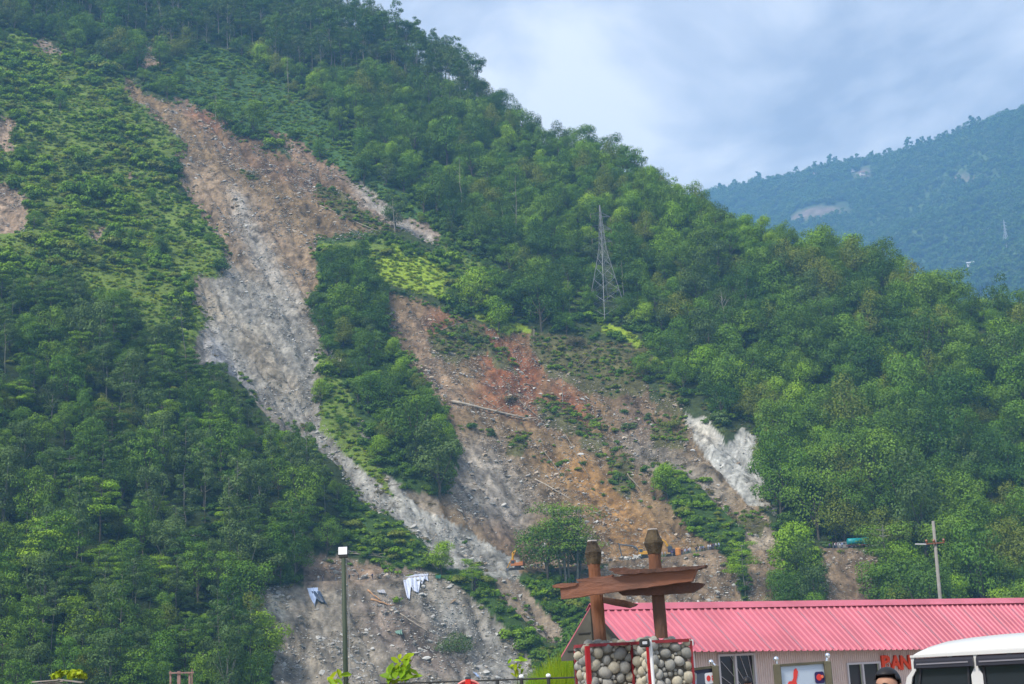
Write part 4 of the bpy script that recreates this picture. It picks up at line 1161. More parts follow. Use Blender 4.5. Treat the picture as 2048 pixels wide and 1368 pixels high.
LOGS = [((905, 808), (1052, 842), 0.62, 'longest weathered trunk lying across the middle slide', PALEW), ((1040, 805), (1108, 862), 0.22, 'thin dark trunk lying downhill beside the longest weathered trunk', DEAD),
        ((872, 665), (945, 638), 0.3, 'dark fallen trunk under the red scarp of the middle slide', DEAD), ((1070, 960), (1145, 1002), 0.3, 'pale fallen trunk above the flat topped tree', PALEW),
        ((1255, 950), (1290, 992), 0.28, 'brown trunk lying straight downhill below the scrub island', DEAD), ((1420, 975), (1475, 1000), 0.25, 'dark trunk lying at the foot of the white rock face', DEAD),
        ((1150, 745), (1198, 690), 0.22, 'bent leafless branch sticking up from the brush at the red scarp', DEAD), ((1068, 655), (1068, 690), 0.15, 'short pale broken stem on the red scarp edge', PALEW),
        ((640, 412), (690, 432), 0.25, 'pale trunk lying across the upper slide strip', PALEW), ((700, 440), (770, 470), 0.2, 'thin pale trunk lying above the wooded strip', PALEW),
        ((1085, 900), (1130, 960), 0.2, 'forked branch lying on the orange earth', DEAD), ((1130, 870), (1180, 960), 0.18, 'long thin branch lying down the orange earth', DEAD),
        ((675, 1102), (760, 1112), 0.2, 'upper of two pale poles lying along the bank above the road', PALEW), ((690, 1108), (775, 1117), 0.16, 'lower of two pale poles lying along the bank above the road', PALEW),
        ((735, 1186), (762, 1206), 0.3, 'short reddish split trunk below the road edge', REDW), ((742, 1201), (785, 1214), 0.34, 'reddish peeled log lying under the split trunk', REDW),
        ((800, 1230), (860, 1268), 0.16, 'thin grey stem sliding down the lower bank', PALEW), ((820, 1240), (900, 1300), 0.14, 'long thin branch running down the lower bank', DEAD), ((690, 1228), (735, 1230), 0.14, 'level grey stick on the lower bank', DEAD),
        ((760, 1232), (772, 1260), 0.14, 'short brown branch on the debris of the lower bank', DEAD), ((840, 1250), (905, 1275), 0.12, 'crooked grey branch above the dark fallen brush', PALEW),
        ((1330, 1062), (1352, 1092), 0.16, 'dark root hanging on the orange slope above the diggers', DEAD), ((1205, 1080), (1228, 1105), 0.16, 'brown branch beside the dark digger boom', DEAD), ((965, 800), (1010, 830), 0.16, 'grey branch above the longest weathered trunk', DEAD)]
for i, (a, b, r, lab, m_) in enumerate(LOGS):
    log_thing('fallen_trunk', a, b, r * 0.85, lab, 'fallen timber on the slides', 5, m_, seed=i)
# brush heaps: tangles of branches with dull leaves
rg = np.random.default_rng(77)
for (u, v, rad, hh, lab, lm) in ((915, 1305, 12, 4.5, 'dark heap of fallen brush sprawling over the lower bank', 'grey'), (925, 678, 5.5, 2.5, 'fallen green crown lying under the red scarp', 'grey'), (890, 672, 4, 2.0, 'small fallen green crown beside the dark trunk', 'dark'),
                           (1150, 690, 7, 2.5, 'tangle of leafless brush along the red scarp', 'dry'), (1020, 805, 5, 2.0, 'dark brush heap on the red earth', 'dry'), (1240, 960, 4, 3.0, 'dark shrub clump left standing on the middle slide', 'dark'),
                           (795, 1205, 2.6, 1.8, 'bright green shrub beside the peeled log', 'bright'), (1345, 855, 6.5, 2.6, 'olive brush mat above the pale debris', 'olive'), (1190, 855, 3.6, 2.6, 'bright green shrub on the brown slide', 'bright'), (1230, 905, 3, 2.4, 'bright shrub above the dark shrub clump', 'mid'), (1038, 882, 3.2, 1.6, 'low green shrub below the longest weathered trunk', 'mid')):
    p = hit(u, v)
    br = bush('brush', int(u), rad * 0.6, hh, LEAF[lm], 14, int(90 * rad * rad ** .5) + 300, 0.32)
    e_ = empty('brush_heap', p, label=lab, cat='brush')
    link('foliage', br.crown, e_)
    tr = trunk_arr([limb(rg, rg.normal(size=3) * rad * 0.15, rg.normal(size=3) * rad * np.array([.35, .2, .1]) + np.array([0, 0, hh * rg.uniform(.3, 1)]), 0.11, 0.03, 3, 0.1) for _ in range(12)], 4)
    link('branches', np_mesh('branches', tr[0], tr[1], [DEAD], True), e_)
# leafless and pale standing trunks
for (u, vb, vt, lab) in ((925, 425, 312, 'tall pale bare trunk standing on the edge of the wood'), (1033, 492, 352, 'taller pale trunk beside the pylon wood'), (431, 243, 185, 'lone pale trunk on the red scarp at the slide head'), (1453, 700, 585, 'leafless grey tree with upswept twigs in the green wood'),
                         (1494, 770, 712, 'short forked pale trunk above the white rock'), (1125, 805, 752, 'white broken stem standing on the red earth'), (1248, 610, 520, 'crooked pale trunk beside the pylon foot'), (790, 470, 395, 'leaning dark trunk at the end of the slide strip'),
                         (1140, 640, 560, 'thin grey trunk left of the pylon'), (454, 90, 8, 'pale bare trunk in the crest wood'), (577, 185, 110, 'thin pale trunk at the top of the meadow'), (1008, 480, 420, 'short dark trunk near the taller pale trunk'), (2000, 940, 860, 'pale forked trunk at the edge of the dark wood'), (1018, 790, 765, 'small white snag on the red slide')):
    p = hit(u, vb); d = p.length
    H = (vb - vt) / FPX * d * 1.03
    rgx = np.random.default_rng(int(u)); tr = bare_tree(rgx, H, 0.2 if 'leafless' not in lab else 0.38, 7 if 'leafless' not in lab else 22, 0.16)
    o = link('bare_trunk', np_mesh('bare_trunk', tr[0], tr[1], [mat('snag_bark', (0.30, 0.27, 0.23), 0.9, var=0.3, scale=0.8)], True), None, p, label=lab, cat='dead tree')
# single trees the photograph singles out
def mark(u, vb, vt, pl, lab, cat='tree', name='broadleaf_tree', rz=0.0):
    p = hit(u, vb); H = (vb - vt) / FPX * p.length
    return plant_thing(name, pl, p, rz, H / pl.h, lab, cat)
UMB = tier('umbrella', 201, 20, 8.5, LEAF['mid'], 6500, 0.45, 5, BARKP, 0.36, 5)
UMB2 = tier('layered', 202, 22, 8.0, LEAF['mid'], 3600, 0.5, 1, BARKP, 0.28, 8)
MUSH = broad('parasol', 203, 2.6, 7.5, 3.2, LEAF['olive'], 12, 700, 0.42, fill_=0.4)
CEDAR = tier('cedar', 204, 20, 7.5, LEAF['bright'], 3000, 0.5, 1, BARKP, 0.4, 7)
mark(1135, 1168, 1002, UMB, 'flat topped tree with several pale stems behind the rustic posts', name='umbrella_tree')
mark(1095, 1166, 1045, BROAD[1], 'dark rounded tree crowding the flat topped tree on its west side', rz=.7)
mark(1160, 1160, 1040, BROAD[5], 'dark tree behind the shorter rustic post head', rz=1.9)
mark(1780, 1205, 1040, UMB2, 'tall layered tree standing before the road near the teal lorry', name='layered_tree', rz=1.0)
mark(1675, 1096, 1048, MUSH, 'small parasol shaped tree on a thin stem beside the road', name='parasol_tree')
mark(1860, 1110, 985, UMB2, 'dark layered tree behind the utility pole', name='layered_tree', rz=2.2)
mark(1745, 1010, 865, BROAD[7], 'broad pale green tree rising above the road behind the teal lorry', rz=1.3)
mark(1062, 640, 512, BROAD[5], 'big dark tree standing alone above the red scarp')
mark(1005, 615, 545, BROAD[6], 'grey green tree beside the big dark tree above the red scarp')
mark(1115, 640, 545, BROAD[5], 'dark tree on the other side of the big dark tree', rz=2.0)
mark(700, 655, 560, BROAD[0], 'rounded tree at the top of the wooded strip')
mark(745, 680, 585, BROAD[5], 'dark tree on the edge of the wooded strip facing the middle slide')
mark(880, 1000, 850, BROAD[6], 'loose tall tree at the bottom edge of the wooded strip', rz=0.5)
mark(835, 930, 790, BROAD[1], 'dark domed tree in the lower wooded strip')
mark(1335, 1000, 930, BROAD[4], 'bright green tree on the overgrown ledge')
mark(1490, 1190, 1085, CEDAR, 'vine hung green tree below the crowd on the road', rz=0.4)
mark(1600, 1180, 1055, BROAD[4], 'bright leafy tree between the bare banks under the road')
mark(1975, 1120, 1010, BROAD[0], 'rounded tree beside the roadside huts')
mark(1930, 1180, 1080, BROAD[7], 'wide tree below the roadside huts')
mark(2020, 1190, 1060, BROAD[3], 'olive tree below the road near the frame edge')
for i_, (u_, v_, t_) in enumerate(((505, 1240, 1120), (530, 1190, 1085), (560, 1168, 1080), (590, 1160, 1075), (535, 1330, 1230), (500, 1345, 1210), (468, 1320, 1190))):
    mark(u_, v_, t_, [BROAD[0], BROAD[6], BROAD[1], BROAD[7], BROAD[4], THIN[0], THIN[1]][i_], ['rounded tree at the west end of the bare bank', 'grey green tree over the west corner of the bare bank', 'dark domed tree where the road enters the wood', 'wide tree over the road end by the smaller sheet', 'bright tree at the lower west edge of the bare bank', 'thin grey tree lowest beside the bare bank', 'thin dark tree next to the lowest thin grey tree'][i_], rz=i_ * 1.1)
mark(945, 1180, 1118, CEDAR, 'bright feathery tree hanging over the lower bank edge', rz=2.0)
mark(1860, 590, 490, BROAD[0], 'big crown standing out against the far hill')
mark(1250, 285, 252, BROAD[6], 'loose crown standing out on the skyline')
mark(90, 1205, 1040, CEDAR, 'bright vine covered tree at the dark forest edge', rz=0.8)
mark(225, 1260, 1180, BROAD[4], 'yellow green tree low in the dense wood')
mark(240, 1330, 1290, BROAD[4], 'small yellow green tree at the foot of the dense wood', rz=1)
# clumps along the ridge crest of the far hill
FMARKS = [(1440, 'the near hill edge'), (1490, 'the low west end'), (1540, 'the small roofs'), (1580, 'the pale house'), (1640, 'the skyline step'), (1690, 'the double knoll'), (1730, 'the open clearing'), (1790, 'the long even slope'), (1850, 'the middle of the rise'), (1910, 'the upper rise'), (1960, 'the steep upper end'), (2020, 'the highest corner')]
def where_far(u, first):
    for a, w_ in sorted(FMARKS, key=lambda q: abs(q[0] - u)):
        c = first + (' over ' if abs(a - u) < 12 else ' east of ' if u > a else ' west of ') + w_ + ' on the far skyline'
        if c not in _used:
            _used[c] = 1; return c
    return first + ' on the far skyline'
FARC = [broad('crest_round', 211, 5, 9, 6, LEAF['dark'], 8, 160, 2.0), thin('crest_thin', 212, 15, 4.0, LEAF['dark'], 120, 2.0, 0.3)]
rg = np.random.default_rng(5)
for u in list(np.arange(1440, 2050, 9)):
    u = u + rg.uniform(-4, 4)
    v0 = np.interp(u, [a for a, b in FR], [b for a, b in FR]) + 10
    t_ = float(tan_of_pixel(np.array(u), np.array(v0))[0]); ci = int(np.clip(np.interp(t_, fT, np.arange(fm)), 0, fm - 1)); i_ = int(np.argmax(FZ[:, ci] / fR))
    if rg.random() < 0.75:
        k = int(rg.random() < 0.4)
        s_c = rg.uniform(0.7, 1.6) * FK
        plant_thing('crest_tree', FARC[k], (FX[i_, ci], FY[i_, ci], FZ[i_, ci] - 1.5), rg.uniform(0, 6.28), s_c, where_far(u, ('thin upright' if k else 'rounded') + ' hazy tree'), 'tree', 'skyline trees of the far hill')

# ------------------------------------------------------------------ the building with the pink sheet roof
def V2(*a): return Vector(a)
def plane_hit(U, V, p0, n):
    r = Vector(ray(U, V)); return r * (Vector(p0).dot(n) / r.dot(n))
PINK = mat('pink_roof_paint', (0.50, 0.125, 0.168), 0.45, var=0.15, scale=0.9, spec=0.35)
PINKD = mat('pink_roof_scuffed', (0.43, 0.16, 0.21), 0.6, col2=(0.33, 0.20, 0.24), scale=7)
CLAD = mat('wall_cladding_paint', (0.62, 0.48, 0.42), 0.55, var=0.08, scale=2)
FRAMEM = mat('window_frame_paint', (0.55, 0.50, 0.50), 0.5)
GLASS = mat('dark_glass', (0.035, 0.030, 0.038), 0.08, spec=0.6)
DARKP = mat('grey_panel', (0.075, 0.070, 0.055), 0.8, var=0.2, scale=3)
DARKT = mat('dark_trim', (0.03, 0.03, 0.028), 0.7)
WHITEP = mat('white_paint', (0.72, 0.70, 0.68), 0.45)
A0 = P(1181, 1212, 35)
ANG = math.radians(36)
AL = V2(math.cos(ANG), math.sin(ANG), 0); FN = V2(math.sin(ANG), -math.cos(ANG), 0); UPV = V2(0, 0, 1)
EF = plane_hit(1262, 1305, A0, AL); ER = plane_hit(1122, 1312, A0, AL)
wf, hf = (EF - A0).dot(FN), A0.z - EF.z
wr, hr_ = -(ER - A0).dot(FN), A0.z - ER.z
BL = 21.0
bld = empty('site_office', (A0.x, A0.y, GZ), label='long cabin with ribbed pink sheet roof and corrugated walls', cat='building')
def bloc(s, w, z):      # along the ridge, outward to the front, height over the eye
    return A0 + AL * s + FN * w + UPV * (z - A0.z - 0.007 * s) - bld.location      # the cabin stands on slightly falling ground
def roofz(w, s=0.0):
    return A0.z - (hf + 0.021 * s) * w / wf if w >= 0 else A0.z + hr_ * w / wr
pitch, rib_h = 0.215, 0.032
slope_n = (FN * hf + UPV * wf).normalized()
nsheet = int(BL / (pitch * 5))
sheet = None
for i in range(nsheet):
    s0 = i * pitch * 5
    prof_ = []
    for k in range(5):
        b = s0 + k * pitch
        prof_ += [(b + 0.0, 0), (b + 0.125, 0), (b + 0.145, rib_h), (b + 0.185, rib_h), (b + 0.205, 0)]
    prof_.append((s0 + 5 * pitch + 0.02, 0.0015))
    m_ = MB(); vs, fs = [], []
    for w in (0.03, wf * 0.5, wf):
        for s, h in prof_:
            vs.append(bloc(s, w, roofz(w, s)) + slope_n * (h + 0.0012 * (i % 2)))
    n_ = len(prof_)
    for r_ in range(2):
        fs += [(r_ * n_ + k, r_ * n_ + k + 1, (r_ + 1) * n_ + k + 1, (r_ + 1) * n_ + k) for k in range(n_ - 1)]
    m_.add(vs, fs)
    o = m_.obj('roof_sheet', PINK, bld)
    sm = o.modifiers.new('thickness', 'SOLIDIFY'); sm.thickness = 0.004
    lp = MB(); q0, q1 = bloc(s0 + 0.065, 0.25, roofz(0.25, s0)) + slope_n * 0.006, bloc(s0 + 0.065, wf - 0.05, roofz(wf - 0.05, s0)) + slope_n * 0.006
    lp.bar(q0, q1, 0.045, 0.004, up=slope_n); lp.obj('lap_strip', PINKD, o)
m_ = MB()
m_.prism([bloc(-0.03, 0.15, roofz(0.15)) + slope_n * (rib_h + .004), bloc(-0.03, 0, A0.z + 0.06), bloc(-0.03, -0.15, roofz(-0.15) + .045), bloc(-0.03, -0.15, roofz(-0.15) + .03), bloc(-0.03, 0, A0.z + 0.045), bloc(-0.03, 0.15, roofz(0.15)) + slope_n * (rib_h - 0.004)], (0, 0, 0), AL * (BL + 0.1) - UPV * 0.007 * (BL + 0.1))
m_.obj('ridge_cap', PINK, bld)
m_ = MB(); m_.prism([bloc(0, -0.02, roofz(-0.02)), bloc(0, -wr, roofz(-wr)), bloc(0, -wr, roofz(-wr) - 0.04), bloc(0, -0.02, roofz(-0.02) - 0.04)], (0, 0, 0), AL * BL - UPV * 0.007 * BL); m_.obj('rear_roof', PINK, bld)
# gable end: grey boards, louvre slots, dark barge edges
gw = 0.30
m_ = MB(); m_.prism([bloc(0.12, 0, A0.z - 0.06), bloc(0.12, -wr + gw, roofz(-wr + gw) - 0.06), bloc(0.12, -wr + gw, GZ), bloc(0.12, wf - gw, GZ), bloc(0.12, wf - gw, roofz(wf - gw) - 0.06)], (0, 0, 0), AL * 0.08); m_.obj('gable_wall', DARKP, bld)
for w0, w1, z in ((-0.95, -0.05, A0.z - 0.98), (-0.50, -0.05, A0.z - 0.60)):
    m_ = MB(); m_.bar(bloc(-0.005, w0, z), bloc(-0.005, w1, z), 0.045, 0.02); m_.obj('louvre_slot', DARKT, bld)
m_ = MB(); m_.prism([bloc(0.0, -0.02, A0.z - 0.045), bloc(0.0, -wr, roofz(-wr) - 0.045), bloc(0.0, -wr, roofz(-wr) - 0.12), bloc(0.0, -0.02, roofz(-wr) - 0.12)], (0, 0, 0), AL * 0.1); m_.obj('gable_board', DARKP, bld)
m_ = MB(); m_.prism([bloc(0.0, 0.02, A0.z - 0.03), bloc(0.0, wf - 0.05, roofz(wf - 0.05) - 0.03), bloc(0.0, wf - 0.05, roofz(wf - 0.05) - 0.15), bloc(0.0, 0.02, A0.z - 0.15)], (0, 0, 0), AL * 0.1); m_.obj('barge_board', DARKT, bld)
# front wall with two windows
ww_ = wf - 0.32
WP = A0 + FN * ww_
def wall_s(U, V):
    q = plane_hit(U, V, WP, FN); return (q - A0).dot(AL), q.z + 0.007 * (q - A0).dot(AL)
top_z = roofz(ww_) - 0.02
s1a, z1t = wall_s(1433, 1309); s1b, _ = wall_s(1507, 1306)
s2a, z2t = wall_s(1691, 1326); s2b, _ = wall_s(1758, 1326)
z1t = min(z1t, roofz(ww_, s1a) - 0.07)
def clad(s0, s1, zb, zt):      # zt None: up to the roof
    m_ = MB(); p_ = 0.075; pts = []
    k = s0
    while k < s1 - 1e-3:
        e_ = min(k + p_, s1)
        d_ = e_ - k
        pts += [(k, 0), (k + d_ * 0.45, 0), (k + d_ * 0.55, 0.018), (k + d_ * 0.92, 0.018)]
        k = e_
    pts.append((s1, 0))
    n_ = len(pts)
    vs = [bloc(s, ww_ + d, z if z is not None else roofz(ww_, s) - 0.02) for z in (zb, zt) for s, d in pts]
    m_.add(vs, [(i, i + 1, i + 1 + n_, i + n_) for i in range(n_ - 1)])
    o = m_.obj('wall_panel', CLAD, bld)
    o.modifiers.new('thickness', 'SOLIDIFY').thickness = 0.01
for a_, b_ in ((0.12, s1a), (s1b, s1b + (s2a - s1b) * 0.5), (s1b + (s2a - s1b) * 0.5 + 0.02, s2a), (s2b, s2b + 5), (s2b + 5.02, BL - 0.1)):
    clad(a_, b_, GZ, None)
for a_, b_, zt in ((s1a, s1b, z1t), (s2a, s2b, z2t)):
    clad(a_ + 0.003, b_ - 0.003, zt, None); clad(a_ + 0.003, b_ - 0.003, GZ, zt - 1.15)
    w_ = empty('window', (0, 0, 0)); w_.parent = bld
    fr_ = MB()
    mid = (a_ + b_) / 2
    for u_ in (a_ + 0.025, b_ - 0.025):
        q = MB(); q.bar(bloc(u_, ww_ + 0.02, zt - 1.15), bloc(u_, ww_ + 0.02, zt), 0.05, 0.07, up=FN); q.obj('frame_post', FRAMEM, w_)
    q = MB(); q.bar(bloc(mid - 0.05, ww_ + 0.022, zt - 1.15), bloc(mid - 0.05, ww_ + 0.022, zt), 0.06, 0.07, up=FN); q.obj('mullion', FRAMEM, w_)
    for z_ in (zt - 0.025, zt - 1.125):
        q = MB(); q.bar(bloc(a_ + 0.05, ww_ + 0.02, z_), bloc(b_ - 0.05, ww_ + 0.02, z_), 0.06, 0.05); q.obj('frame_rail', FRAMEM, w_)
    for u0, u1 in ((a_ + 0.05, mid - 0.08), (mid - 0.02, b_ - 0.05)):
        q = MB(); q.box(bloc((u0 + u1) / 2, ww_ - 0.03, zt - 0.575), (u1 - u0, 0.012, 1.05), Matrix.Rotation(ANG, 3, 'Z')); q.obj('pane', GLASS, w_)
    if a_ == s1a:  # thin pale bars fanned across the panes of the first window
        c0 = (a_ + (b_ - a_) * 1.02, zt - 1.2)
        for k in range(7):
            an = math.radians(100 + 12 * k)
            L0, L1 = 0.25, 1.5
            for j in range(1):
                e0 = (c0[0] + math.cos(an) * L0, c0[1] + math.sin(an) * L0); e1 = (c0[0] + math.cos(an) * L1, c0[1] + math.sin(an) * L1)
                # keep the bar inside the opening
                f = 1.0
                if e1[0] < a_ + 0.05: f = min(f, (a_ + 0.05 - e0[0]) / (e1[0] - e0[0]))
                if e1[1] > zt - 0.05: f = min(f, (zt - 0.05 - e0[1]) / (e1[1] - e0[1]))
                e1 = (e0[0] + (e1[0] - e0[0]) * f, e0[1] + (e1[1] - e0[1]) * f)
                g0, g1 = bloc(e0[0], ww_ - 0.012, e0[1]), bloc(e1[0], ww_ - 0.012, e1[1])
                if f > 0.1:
                    q = MB(); q.bar(g0, g1, 0.012, 0.008); q.obj('fan_bar', FRAMEM, w_)
m_ = MB(); gq = plane_hit(1384, 1300, WP + FN * 0.1, FN) - bld.location
m_.tube([(gq.x, gq.y, 0), (gq.x, gq.y, top_z - GZ - 0.01)], 0.05, 8); m_.obj('downpipe', WHITEP, bld)
# red lettering on the wall
SIGNR = mat('red_letter_paint', (0.75, 0.06, 0.015), 0.45)
sgn = empty('wall_lettering', WP, label='big red letters fixed to the cabin wall beside the second window', cat='sign')
for ch, u0, u1 in (('B', 1762, 1778), ('A', 1780, 1798), ('N', 1800, 1817)):
    cu = bpy.data.curves.new('letter_shape', 'FONT'); cu.body = ch; cu.size = 1.0; cu.extrude = 0.02; cu.offset = 0.035
    tmp = bpy.data.objects.new('letter_tmp', cu); C.objects.link(tmp)
    me = bpy.data.meshes.new_from_object(tmp.evaluated_get(bpy.context.evaluated_depsgraph_get()))
    bpy.data.objects.remove(tmp)
    co = np.array([v.co[:] for v in me.vertices]); mn, mx_ = co.min(0), co.max(0)
    sa, za = wall_s(u0, 1345); sb, zb = wall_s(u1, 1315)
    vs = []
    for c in co:
        s = sa + (sb - sa) * (c[0] - mn[0]) / (mx_[0] - mn[0]); z_ = za + (zb - za) * (c[1] - mn[1]) / (mx_[1] - mn[1])
        vs.append(A0 + AL * s + FN * (ww_ + 0.045 + c[2]) + UPV * (z_ - A0.z) - WP)
    for v, p in zip(me.vertices, vs): v.co = p
    me.materials.clear(); me.materials.append(SIGNR)
    link('letter', me, sgn)

# ------------------------------------------------------------------ stone-filled piers and the rustic log frame
RUST = mat('red_frame_paint', (0.24, 0.025, 0.03), 0.5, var=0.25, scale=6)
RUSTB = mat('bright_red_paint', (0.36, 0.012, 0.016), 0.4, var=0.1, scale=6)
STONES = [rock_mat('river_stone_a', (0.27, 0.245, 0.19), (0.47, 0.425, 0.33)), rock_mat('river_stone_b', (0.21, 0.205, 0.185), (0.36, 0.345, 0.31))]
SM = [stone_mesh('stone', 300 + i, 2, 0.8, 0.05, [STONES[i % 2]]) for i in range(8)]
for me in SM: me.polygons.foreach_set('use_smooth', [True] * len(me.polygons))
CORE = mat('pier_fill', (0.11, 0.098, 0.08), 0.95)
GA = math.radians(20)
e1, e2, n1 = V2(math.cos(GA), math.sin(GA), 0), V2(-math.sin(GA), math.cos(GA), 0), V2(math.sin(GA), -math.cos(GA), 0)
a_fl = P(1174, 1292, 20.0)
TOPZ = a_fl.z
a_fr = plane_hit(1264, 1288, a_fl, n1); a_fr.z = TOPZ
a_rl = plane_hit(1149, 1290, a_fl, e1); a_rl.z = TOPZ
b_fl = plane_hit(1297, 1284, a_fr, e1); b_fl.z = TOPZ
b_fr = plane_hit(1381, 1277, b_fl, n1); b_fr.z = TOPZ
depA = (a_rl - a_fl).length
def pack(wd, ht, seed):
    rg = np.random.default_rng(seed); out = []
    for r0, tries in ((0.074, 160), (0.06, 500), (0.046, 1100), (0.033, 2200), (0.024, 2500)):
        for _ in range(tries):
            r = r0 * rg.uniform(0.88, 1.15)
            x, y = rg.uniform(0.01, wd - 0.01), rg.uniform(0.0, ht)
            if all((x - a) ** 2 + (y - b) ** 2 > ((r + c) * 0.93) ** 2 for a, b, c in out): out.append((x, y, r))
    return out
def pier(name, label, fl, fr_, rl, seed):
    root = empty(name, (fl.x, fl.y, GZ), label=label, cat='stone pier')
    wd, dp = (fr_ - fl).length, (rl - fl).length
    rg = np.random.default_rng(seed)
    o0 = Vector((0, 0, TOPZ - GZ))
    c_ = MB(); c_.box(o0 * 0 + e1 * wd / 2 + e2 * dp / 2 + UPV * ((TOPZ - GZ) / 2 - 0.02), (wd - 0.09, dp - 0.09, TOPZ - GZ - 0.04), Matrix.Rotation(GA, 3, 'Z')); c_.obj('fill', CORE, root)
    def put(px, r, nrm, t1, deep):
        me = SM[rg.integers(8)]
        o = link('stone', me, root, px - nrm * deep)
        o.rotation_euler = (rg.uniform(-.3, .3), rg.uniform(-.5, .5), GA + rg.uniform(-.4, .4))
        o.scale = (r * rg.uniform(1.02, 1.22), r * 0.95, r * rg.uniform(1.1, 1.38))
    for x, y, r in pack(wd, 0.80, seed): put(o0 + e1 * x - UPV * (y + 0.02), r, n1, e1, r * 0.15 + 0.035)
    for x, y, r in pack(dp, 0.80, seed + 1): put(o0 + e2 * x - UPV * (y + 0.02), r, -e1, e2, r * 0.15 + 0.035)
    for k in range(16): 
        r = rg.uniform(0.04, 0.075); put(o0 + e1 * rg.uniform(0.06, wd - 0.06) + e2 * rg.uniform(0.06, dp - 0.06) + UPV * rg.uniform(0.0, 0.025), r, V2(0, 0, 0), e1, 0)
    for q, th, mm in ((o0 * 0, 0.055, RUSTB), (e1 * wd, 0.028, RUST), (e2 * dp, 0.022, RUST), (e1 * wd + e2 * dp, 0.03, RUST)):
        b = MB(); b.box(q + UPV * ((TOPZ - GZ) / 2), (th, th, TOPZ - GZ - 0.002), Matrix.Rotation(GA, 3, 'Z')); b.obj('frame_post', mm, root)
    for p0, p1 in ((o0, o0 + e1 * wd), (o0, o0 + e2 * dp), (o0 + e2 * dp, o0 + e2 * dp + e1 * wd), (o0 + e1 * wd, o0 + e1 * wd + e2 * dp)):
        d = (p1 - p0).normalized() * 0.03
        b = MB(); b.bar(p0 + d + UPV * 0.006, p1 - d + UPV * 0.006, 0.045, 0.04); b.obj('frame_rail', RUST, root)
    return root
pier('stone_pier', 'river stone pier in red frame carrying the shorter rustic post', a_fl, a_fr - e1 * 0.012, a_rl, 41)
b_rl = b_fl + e2 * max(depA, (a_fr - b_fl).dot(e2) + 0.3)
pier('stone_pier', 'river stone pier in red frame carrying the taller rustic post', b_fl, b_fr, b_rl, 57)

LOGM = mat('brown_rustic_wood', (0.22, 0.085, 0.04), 0.85, col2=(0.10, 0.055, 0.04), scale=3.0, bump=0.7, bscale=14, stretch=(1, 1, 0.35))
LOGR = mat('red_rustic_wood', (0.29, 0.112, 0.06), 0.85, col2=(0.16, 0.085, 0.065), scale=2.2, bump=0.5, bscale=16, stretch=(0.4, 1, 1))
LOGD = mat('dark_rustic_wood', (0.13, 0.062, 0.045), 0.9, col2=(0.07, 0.042, 0.034), scale=3, bump=0.5, bscale=16)
HEADM = mat('mossy_post_head', (0.10, 0.075, 0.045), 0.95, col2=(0.045, 0.035, 0.028), scale=7, bump=1.0, bscale=12)
CAPM = mat('grey_post_cap', (0.42, 0.38, 0.35), 0.9, var=0.15, scale=5)
frame = empty('rustic_frame', P(1250, 1285, 20.2), label='rough brown log frame with two knobbly posts and crossed beams', cat='log frame')
FO = frame.location
def loft(secs, mats, name, seed, parent, yaw=0.5, n=12, top_cap=None):
    """square-ish post through sections (U, V, width in pixels)"""
    rg = np.random.default_rng(seed)
    vs, fs, mi = [], [], []
    for (u, v, w, d) in secs:
        c = P(u, v, d); hw = w * d / FPX / 2
        for k in range(n):
            a = 2 * math.pi * k / n + yaw
            q = abs(math.cos(2 * (a - yaw))) ** 0.5
            r = hw * (1.0 + 0.13 * (1 - q)) * rg.uniform(0.94, 1.05)
            vs.append(c + V2(math.cos(a) * r, math.sin(a) * r, rg.uniform(-.3, .3) * hw * 0.15) - FO)
    for i in range(len(secs) - 1):
        for k in range(n):
            fs.append((i * n + k, i * n + (k + 1) % n, (i + 1) * n + (k + 1) % n, (i + 1) * n + k))
    fs.append(tuple(range(n))); fs.append(tuple(range((len(secs) - 1) * n, len(secs) * n)))
    m_ = MB(); m_.add(vs, fs); return m_.obj(name, mats, parent)
for (t0, b0, d, head) in (((1184, 1083), (1201, 1286), 20.32, [(0, 18), (6, 21), (22, 33), (34, 29), (46, 25)]), ((1305, 1060), (1323, 1276), 19.95, [(0, 19), (5, 22), (26, 36), (38, 30), (48, 26)])):
    f = lambda dv: (t0[0] + (b0[0] - t0[0]) * dv / (b0[1] - t0[1]), t0[1] + dv)
    hsec = [(*f(dv), w, d) for dv, w in head]
    L1 = b0[1] - t0[1]
    psec = [(*f(dv), w, d) for dv, w in ((44, 24), (60, 23.5), (90, 25), (130, 25), (170, 25), (L1, 24))]
    po = loft(psec, LOGM, 'post', int(t0[0]), frame)
    loft(hsec, HEADM, 'post_head', int(t0[0]) + 1, po)
    cp = MB(); q = P(*f(-1), d) - FO; cp.box(q, (0.10, 0.10, 0.022), Matrix.Rotation(0.4, 3, 'Z'), bev=0.006); cp.obj('cap', CAPM, po)
def plank(poly, d0, th, m_, name, dd=None):
    """polygon in the plane facing the camera at depth d0 with real thickness th"""
    pts = [P(u, v, d0 if dd is None else d0 + dd * i / len(poly)) - FO for i, (u, v) in enumerate(poly)]
    b = MB(); b.prism(pts, (0, 0, 0), (0.25 * th, th, 0))
    return b.obj(name, m_, frame)
def dense(poly, k=3, amp=1.2, seed=0):
    """uneven hewn edge: extra points along the outline"""
    rg = np.random.default_rng(seed); out = []
    for i, (u, v) in enumerate(poly):
        u2, v2 = poly[(i + 1) % len(poly)]
        out.append((u, v))
        n_ = int(math.hypot(u2 - u, v2 - v) / 14)
        for j in range(1, n_ + 1):
            g = j / (n_ + 1); out.append((u + (u2 - u) * g + rg.normal() * amp * 0.3, v + (v2 - v) * g + rg.normal() * amp))
    return out
